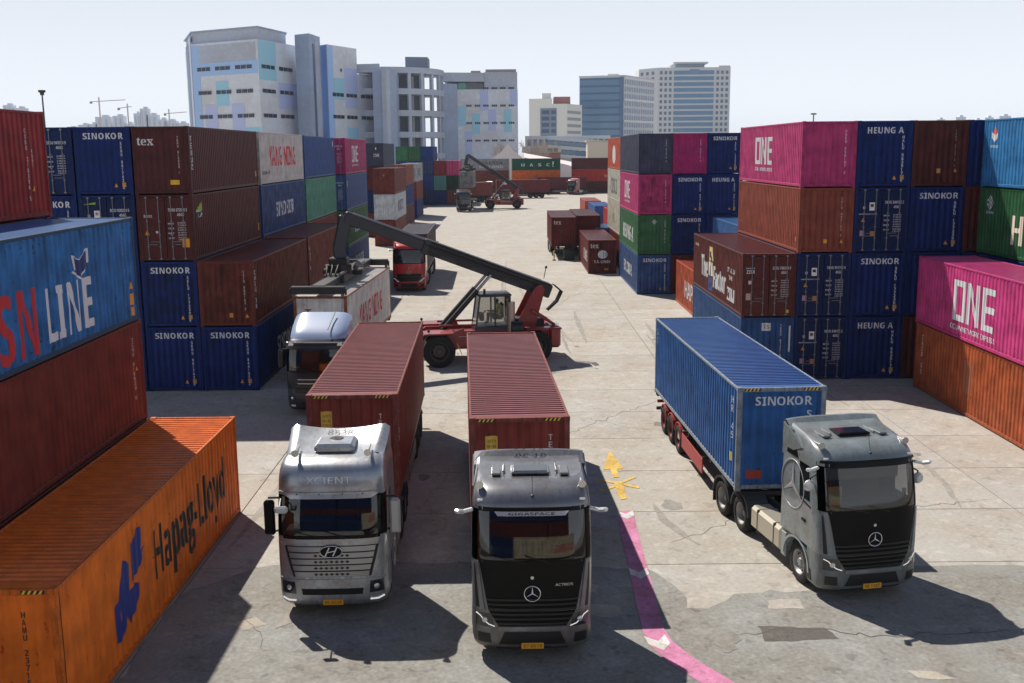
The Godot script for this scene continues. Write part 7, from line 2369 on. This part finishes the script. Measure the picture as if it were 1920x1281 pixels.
	put("boom_top_rail", cached("rsbr2 %s" % d, func(b: MB):
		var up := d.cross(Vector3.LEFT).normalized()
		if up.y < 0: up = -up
		b.beam(pv + up * 0.4 + Vector3(0.1, 0, 0), tip + up * 0.34 + Vector3(0.1, 0, 0), 0.06, 0.06, 0.01, Vector3.UP)), mt(rgb(150, 154, 162), 0.35, 0.5), t)  # pale tone puts the sunlit top edge into the colour
	var bup := d.cross(Vector3.LEFT).normalized()
	if bup.y < 0: bup = -bup
	for s in [-1.0, 1.0]:
		put("boom_lit_edge", cached("rsbf %s %.0f" % [d, s], func(b: MB): b.beam(pv - d * 0.6 + bup * 0.37 + Vector3(s * 0.28, 0, 0), mid + bup * 0.37 + Vector3(s * 0.28, 0, 0), 0.14, 0.05, 0.01, Vector3.UP)), mt(rgb(112, 116, 124), 0.4, 0.2), t)  # pale strips along the boom: its sunlit top edge done in colour
		put("boom_lit_edge", cached("rsbg %s %.0f" % [d, s], func(b: MB): b.beam(mid + bup * 0.295 + Vector3(s * 0.2, 0, 0), tip + bup * 0.295 + Vector3(s * 0.2, 0, 0), 0.12, 0.05, 0.01, Vector3.UP)), mt(rgb(112, 116, 124), 0.4, 0.2), t)
		put("hose_line", cached("rshl %s %.0f" % [d, s], func(b: MB): b.tube([pv + bup * 0.14 + Vector3(s * 0.365, 0, 0), mid + bup * 0.1 + Vector3(s * 0.365, 0, 0)], 0.035, 6)), mt(rgb(12, 12, 13), 0.5), t)
		put("hose_line", cached("rshm %s %.0f" % [d, s], func(b: MB): b.tube([pv + Vector3(s * 0.365, 0, 0) - bup * 0.06, mid - bup * 0.08 + Vector3(s * 0.365, 0, 0)], 0.03, 6)), mt(rgb(60, 62, 66), 0.5), t)
		for k in 3:
			put("side_plate", cached("rssp %s %.0f %d" % [d, s, k], func(b: MB): b.beam(pv + d * (1.0 + k * 1.7) - bup * 0.22 + Vector3(s * 0.345, 0, 0), pv + d * (1.9 + k * 1.7) - bup * 0.22 + Vector3(s * 0.345, 0, 0), 0.03, 0.2, 0.008, Vector3.UP)), mt(rgb(44, 46, 50), 0.45), t)
	put("hose_bundle", cached("rshb", func(b: MB):
		for k in 4:
			b.tube([pv + Vector3(-0.3 + k * 0.2, 0.1, -0.85), pv + Vector3(-0.3 + k * 0.2, -0.25, -1.25), pv + Vector3(-0.25 + k * 0.18, -0.75, -1.0), pv + Vector3(-0.2 + k * 0.15, -1.2, -0.5)], 0.035, 6)), mt(rgb(18, 18, 20), 0.6), t)
	# boom head: bends down to the rotator
	var rot := Vector3(loc.x, 5.05 if at.z > -100 else 7.7, loc.z)
	if at.z < -100:
		tip = tip
	put("boom_head", cached("rshd %s %s" % [d, rot], func(b: MB):
		b.beam(tip - d * 0.5, tip + d * 0.35, 0.56, 0.62, 0.06, Vector3.UP)
		b.beam(tip + d * 0.25 + Vector3(0, 0.1, 0), Vector3(rot.x * 0.5, lerpf(tip.y, rot.y, 0.7), rot.z + 0.1), 0.46, 0.66, 0.08, Vector3(0, 0, 1))
		b.beam(Vector3(rot.x * 0.5, lerpf(tip.y, rot.y, 0.6), rot.z + 0.1), rot + Vector3(0, 0.1, 0), 0.42, 0.62, 0.06, Vector3(0, 0, 1))), grey, t)
	put("beacon", cached("rsbeacon", func(b: MB):
		b.tube([pv + Vector3(0.2, 0.45, -0.3), pv + Vector3(0.2, 0.95, -0.4)], 0.02, 6)
		b.lathe([[0.0, 0.09], [0.05, 0.06], [0.07, 0.0], [0.05, -0.06], [0.0, -0.07]], 12, Transform3D(Basis(Vector3(0, 1, 0), Vector3(-1, 0, 0), Vector3(0, 0, 1)), pv + Vector3(0.2, 1.02, -0.42)))), mt(rgb(30, 26, 22), 0.4), t)
	# driver's cab: pillars, glass, roof
	var cb := Vector3(0.25, 1.5, -2.85)
	put("cab_base", boxm(Vector3(1.45, 0.3, 1.85), 0.05), grey, t, cb + Vector3(0, 0.15, 0))
	put("cab_roof", boxm(Vector3(1.45, 0.14, 1.7), 0.05), grey, t, cb + Vector3(0, 1.83, -0.1))
	for q in [[-0.68, 0.86, 0.30], [0.68, 0.86, 0.30], [-0.68, -0.1, -0.1], [0.68, -0.1, -0.1], [-0.68, -0.86, -0.86], [0.68, -0.86, -0.86]]:
		put("cab_pillar", cached("rsp %s" % [q], func(b: MB): b.beam(Vector3(q[0], 0.3, q[1]), Vector3(q[0], 1.8, q[2] if q[1] < 0.5 else 0.66), 0.08, 0.1, 0.01)), grey, t, cb)
	put("cab_rear_panel", boxm(Vector3(1.36, 1.5, 0.05), 0.01), grey, t, cb + Vector3(0, 1.05, -0.88))
	for s in [-1.0, 1.0]:
		put("side_glass", cached("rsg %.0f" % s, func(b: MB): b.quad(Vector3(s * 0.7, 0.32, -0.84), Vector3(s * 0.7, 0.32, 0.86), Vector3(s * 0.7, 1.76, 0.68), Vector3(s * 0.7, 1.76, -0.84))), glass(rgb(34, 52, 46), 0.42), t, cb)
	put("front_glass", cached("rsgf", func(b: MB): b.quad(Vector3(-0.66, 0.32, 0.88), Vector3(0.66, 0.32, 0.88), Vector3(0.66, 1.76, 0.70), Vector3(-0.66, 1.76, 0.70))), glass(rgb(34, 52, 46), 0.42), t, cb)
	put("seat", cached("rsseat", func(b: MB):
		b.box(Vector3(0, 0.62, -0.3), Vector3(0.5, 0.14, 0.5), 0.04)
		b.box(Vector3(0, 1.0, -0.56), Vector3(0.48, 0.75, 0.12), 0.04)), mt(rgb(24, 24, 26), 0.8), t, cb)
	put("console", cached("rscon", func(b: MB):
		b.box(Vector3(0, 0.7, 0.5), Vector3(0.6, 0.4, 0.2), 0.04)
		b.tube([Vector3(0, 0.85, 0.42), Vector3(0, 1.0, 0.25)], 0.03, 6)), mt(rgb(30, 30, 32), 0.7), t, cb)
	put("cab_beacon", cached("rscb", func(b: MB): b.tube([Vector3(0.5, 1.88, 0.4), Vector3(0.5, 2.15, 0.4)], 0.06, 8)), mt(rgb(26, 24, 24), 0.5), t, cb)
	if at.z > -100:
		var w := Transform3D(Basis(Vector3.UP, turn), at) * (cb + Vector3(0, 0.69, -0.3))
		driver(w, turn)
	return t

func spreader(label: String, at: Vector3, turn: float) -> Node3D:
	var t := thing("spreader", label, "spreader", at, turn, "container spreaders")
	var black := mt(rgb(30, 31, 34), 0.5)
	var grey := mt(rgb(110, 112, 116), 0.4, 0.3)
	put("main_beam", boxm(Vector3(1.0, 0.42, 5.2), 0.05), black, t, Vector3(0, 0.38, 0))
	for s in [-1.0, 1.0]:
		put("telescopic_beam", boxm(Vector3(0.62, 0.3, 3.5), 0.03), black, t, Vector3(0, 0.36, s * 4.25))
		put("end_beam", cached("spend", func(b: MB): b.box(Vector3.ZERO, Vector3(2.44, 0.34, 0.3), 0.03)), black, t, Vector3(0, 0.3, s * 5.98))
		for x in [-1.0, 1.0]:
			put("twist_lock", boxm(Vector3(0.14, 0.16, 0.14), 0.02), grey, t, Vector3(x * 1.1, 0.07, s * 5.98))
			put("guide_flap", boxm(Vector3(0.06, 0.3, 0.24), 0.01), black, t, Vector3(x * 1.25, 0.22, s * 5.98))
		put("cylinder", cached("spcyl", func(b: MB): b.tube([Vector3(0, 0, -1.2), Vector3(0, 0, 1.2)], 0.07, 8)), grey, t, Vector3(0.4, 0.66, s * 1.9))
		put("side_shift", boxm(Vector3(0.5, 0.3, 0.7), 0.06), black, t, Vector3(s * 0.75, 0.5, 0.25))
	put("rotator", cached("sprot", func(b: MB):
		b.tube([Vector3(0, 0.5, 0), Vector3(0, 0.95, 0)], 0.62, 16)
		b.box(Vector3(0, 1.1, 0), Vector3(0.9, 0.4, 0.7), 0.06)), black, t, Vector3(0, 0, 1.3 if at.z > -100 else 0.0))
	put("motor", cached("spmot", func(b: MB): b.tube([Vector3(0.7, 0.75, -0.5), Vector3(0.95, 1.0, 0.1)], 0.15, 10)), grey, t, Vector3(0, 0, 1.3 if at.z > -100 else 0.0))
	put("hose_bundle", cached("sphose", func(b: MB):
		for k in 3:
			b.tube([Vector3(-0.4 + k * 0.3, 0.6, 0.7), Vector3(-0.5 + k * 0.3, 1.0, 1.0), Vector3(-0.3 + k * 0.25, 0.95, 1.6), Vector3(-0.3 + k * 0.2, 0.55, 1.9)], 0.04, 6)), mt(rgb(18, 18, 20), 0.6), t, Vector3(0, 0, 1.0 if at.z > -100 else 0.0))
	return t

# seated driver: one continuous surface from a smooth union of tapered bones
func driver(at: Vector3, turn: float) -> void:
	var t := thing("person", "person in a yellow high-visibility vest seated in the handler's cab", "person", at, turn)
	var bones := [
		[Vector3(0, 0.10, 0), Vector3(0, 0.48, -0.06), 0.16, 0.17], [Vector3(0, 0.48, -0.06), Vector3(0, 0.62, -0.04), 0.16, 0.06], [Vector3(0, 0.6, -0.03), Vector3(0, 0.68, 0.0), 0.055, 0.055],
		[Vector3(-0.09, 0.1, 0.02), Vector3(-0.12, 0.12, 0.44), 0.095, 0.07], [Vector3(0.09, 0.1, 0.02), Vector3(0.12, 0.12, 0.44), 0.095, 0.07],
		[Vector3(-0.12, 0.12, 0.44), Vector3(-0.12, -0.28, 0.48), 0.066, 0.045], [Vector3(0.12, 0.12, 0.44), Vector3(0.12, -0.28, 0.48), 0.066, 0.045],
		[Vector3(-0.12, -0.28, 0.48), Vector3(-0.12, -0.33, 0.62), 0.045, 0.035], [Vector3(0.12, -0.28, 0.48), Vector3(0.12, -0.33, 0.62), 0.045, 0.035],
		[Vector3(-0.2, 0.5, -0.05), Vector3(-0.26, 0.26, 0.05), 0.06, 0.045], [Vector3(0.2, 0.5, -0.05), Vector3(0.26, 0.26, 0.05), 0.06, 0.045],
		[Vector3(-0.26, 0.26, 0.05), Vector3(-0.16, 0.28, 0.32), 0.045, 0.03], [Vector3(0.26, 0.26, 0.05), Vector3(0.16, 0.28, 0.32), 0.045, 0.03],
		[Vector3(-0.16, 0.28, 0.32), Vector3(-0.14, 0.29, 0.40), 0.034, 0.026], [Vector3(0.16, 0.28, 0.32), Vector3(0.14, 0.29, 0.40), 0.034, 0.026],
		[Vector3(0, 0.74, 0.02), Vector3(0, 0.80, 0.01), 0.078, 0.085], [Vector3(0, 0.72, 0.09), Vector3(0, 0.715, 0.115), 0.014, 0.012]]
	put("body", blob(bones, 0.024), mt(rgb(60, 54, 52), 0.85), t)
	var vest := [[Vector3(0, 0.13, 0), Vector3(0, 0.48, -0.06), 0.172, 0.182], [Vector3(-0.13, 0.5, -0.05), Vector3(0.13, 0.5, -0.05), 0.09, 0.09]]
	put("vest", blob(vest, 0.024), mt(rgb(206, 226, 60), 0.7), t)
	put("hair", blob([[Vector3(0, 0.79, -0.015), Vector3(0, 0.83, 0.0), 0.088, 0.08]], 0.02), mt(rgb(24, 20, 18), 0.8), t)
	for s in [-1.0, 1.0]:
		put("hand", blob([[Vector3(s * 0.14, 0.29, 0.40), Vector3(s * 0.12, 0.29, 0.47), 0.032, 0.022], [Vector3(s * 0.12, 0.285, 0.46), Vector3(s * 0.08, 0.265, 0.49), 0.012, 0.009], [Vector3(s * 0.12, 0.30, 0.46), Vector3(s * 0.085, 0.3, 0.5), 0.012, 0.009], [Vector3(s * 0.13, 0.27, 0.42), Vector3(s * 0.1, 0.25, 0.45), 0.013, 0.01]], 0.012), mt(rgb(190, 140, 110), 0.6), t)
	put("face", blob([[Vector3(0, 0.72, 0.035), Vector3(0, 0.78, 0.03), 0.066, 0.07], [Vector3(0, 0.755, 0.1), Vector3(0, 0.735, 0.112), 0.011, 0.014]], 0.015), mt(rgb(190, 140, 110), 0.6), t)

func blob(bones: Array, cell: float) -> Mesh:
	var lo := Vector3(1e9, 1e9, 1e9)
	var hi := -lo
	for q in bones:
		for k in 2:
			var r: float = q[2 + k] + 0.05
			lo = lo.min(q[k] - Vector3(r, r, r))
			hi = hi.max(q[k] + Vector3(r, r, r))
	var n := Vector3i(((hi - lo) / cell).ceil()) + Vector3i(2, 2, 2)
	var f := PackedFloat32Array()
	f.resize(n.x * n.y * n.z)
	f.fill(1.0)
	var kk := 0.03
	for z in n.z:
		for y in n.y:
			for x in n.x:
				var p := lo + Vector3(x, y, z) * cell
				var d := 1.0
				for q in bones:
					var a: Vector3 = q[0]
					var ab: Vector3 = q[1] - a
					var h := clampf((p - a).dot(ab) / maxf(ab.length_squared(), 1e-6), 0.0, 1.0)
					var e := (p - a - ab * h).length() - lerpf(q[2], q[3], h)
					var m := clampf(0.5 + 0.5 * (d - e) / kk, 0.0, 1.0)
					d = lerpf(d, e, m) - kk * m * (1.0 - m) if absf(d - e) < kk else minf(d, e)
				f[(z * n.y + y) * n.x + x] = d
	var F := func(x: int, y: int, z: int) -> float: return f[(z * n.y + y) * n.x + x]
	var vid := {}
	for z in n.z - 1:
		for y in n.y - 1:
			for x in n.x - 1:
				var s := Vector3.ZERO
				var c := 0
				var neg := 0
				for i in 8:
					if F.call(x + (i & 1), y + (i >> 1 & 1), z + (i >> 2 & 1)) < 0.0:
						neg += 1
				if neg == 0 or neg == 8:
					continue
				for e in [[0, 1], [2, 3], [4, 5], [6, 7], [0, 2], [1, 3], [4, 6], [5, 7], [0, 4], [1, 5], [2, 6], [3, 7]]:
					var i: int = e[0]
					var j: int = e[1]
					var pa := Vector3(x + (i & 1), y + (i >> 1 & 1), z + (i >> 2 & 1))
					var pb := Vector3(x + (j & 1), y + (j >> 1 & 1), z + (j >> 2 & 1))
					var fa: float = F.call(int(pa.x), int(pa.y), int(pa.z))
					var fb: float = F.call(int(pb.x), int(pb.y), int(pb.z))
					if (fa < 0.0) != (fb < 0.0):
						s += pa.lerp(pb, fa / (fa - fb))
						c += 1
				vid[Vector3i(x, y, z)] = lo + s / c * cell
	var b := MB.new()
	for key in vid:
		var x: int = key.x
		var y: int = key.y
		var z: int = key.z
		if x < 1 or y < 1 or z < 1:
			continue
		var f0: float = F.call(x, y, z)
		for ax in 3:
			var o := Vector3i.ZERO
			o[ax] = 1
			if x + o.x >= n.x or y + o.y >= n.y or z + o.z >= n.z:
				continue
			var f1: float = F.call(x + o.x, y + o.y, z + o.z)
			if (f0 < 0.0) == (f1 < 0.0):
				continue
			var u := Vector3i.ZERO
			var v := Vector3i.ZERO
			u[(ax + 1) % 3] = 1
			v[(ax + 2) % 3] = 1
			var q := [key - u - v, key - v, key, key - u]
			if not (vid.has(q[0]) and vid.has(q[1]) and vid.has(q[3])):
				continue
			if f0 < 0.0:
				b.quad(vid[q[0]], vid[q[1]], vid[q[2]], vid[q[3]])
			else:
				b.quad(vid[q[3]], vid[q[2]], vid[q[1]], vid[q[0]])
	return b.done()

func yard_bits() -> void:
	# things left under the parked trailers
	var t := thing("waste_bin", "dark green wheeled bin under the parked trailers", "bin", Vector3(5.6, 0, -101.2))
	put("bin_body", cached("binb", func(b: MB): b.box(Vector3(0, 0.55, 0), Vector3(1.0, 1.0, 0.9), 0.08)), mt(rgb(24, 44, 36), 0.6), t)
	put("lid", boxm(Vector3(1.06, 0.08, 0.96), 0.03), mt(rgb(28, 52, 42), 0.6), t, Vector3(0, 1.09, 0))
	for s in [-1.0, 1.0]:
		wheel(t, Vector3(s * 0.5, 0.1, 0.35), 0.1, 0.06, s < 0, 0.02, rgb(60, 60, 60))
	t = thing("safety_post", "yellow and white post at the parked trailer's corner", "post", Vector3(4.15, 0, -101.0))
	put("post", cached("spost", func(b: MB): b.tube([Vector3(0, 0, 0), Vector3(0, 0.95, 0)], 0.06, 8)), mt(rgb(220, 190, 50), 0.6), t)
	put("base", boxm(Vector3(0.34, 0.06, 0.34), 0.02), mt(rgb(40, 40, 40), 0.8), t, Vector3(0, 0.03, 0))
	put("reflective_band", cached("sband", func(b: MB): b.tube([Vector3(0, 0.55, 0), Vector3(0, 0.75, 0)], 0.064, 8)), mt(rgb(226, 226, 222), 0.4), t)
	var cols := [rgb(196, 110, 50), rgb(170, 40, 40), rgb(40, 120, 90), rgb(216, 190, 70)]
	var say := ["orange plank", "red plank", "green plank", "yellow plank"]
	for k in 4:
		t = thing("plank", "%s leaning under the parked maroon trailer" % say[k], "plank", Vector3(6.65 + k * 0.16, 0.02, -101.4), 0.0, "painted planks under the parked trailers")
		put("board", cached("plank", func(b: MB): b.beam(Vector3(0, 0, 0.4), Vector3(0.35, 1.35, -0.3), 0.09, 0.05, 0.01)), mt(cols[k], 0.7), t)
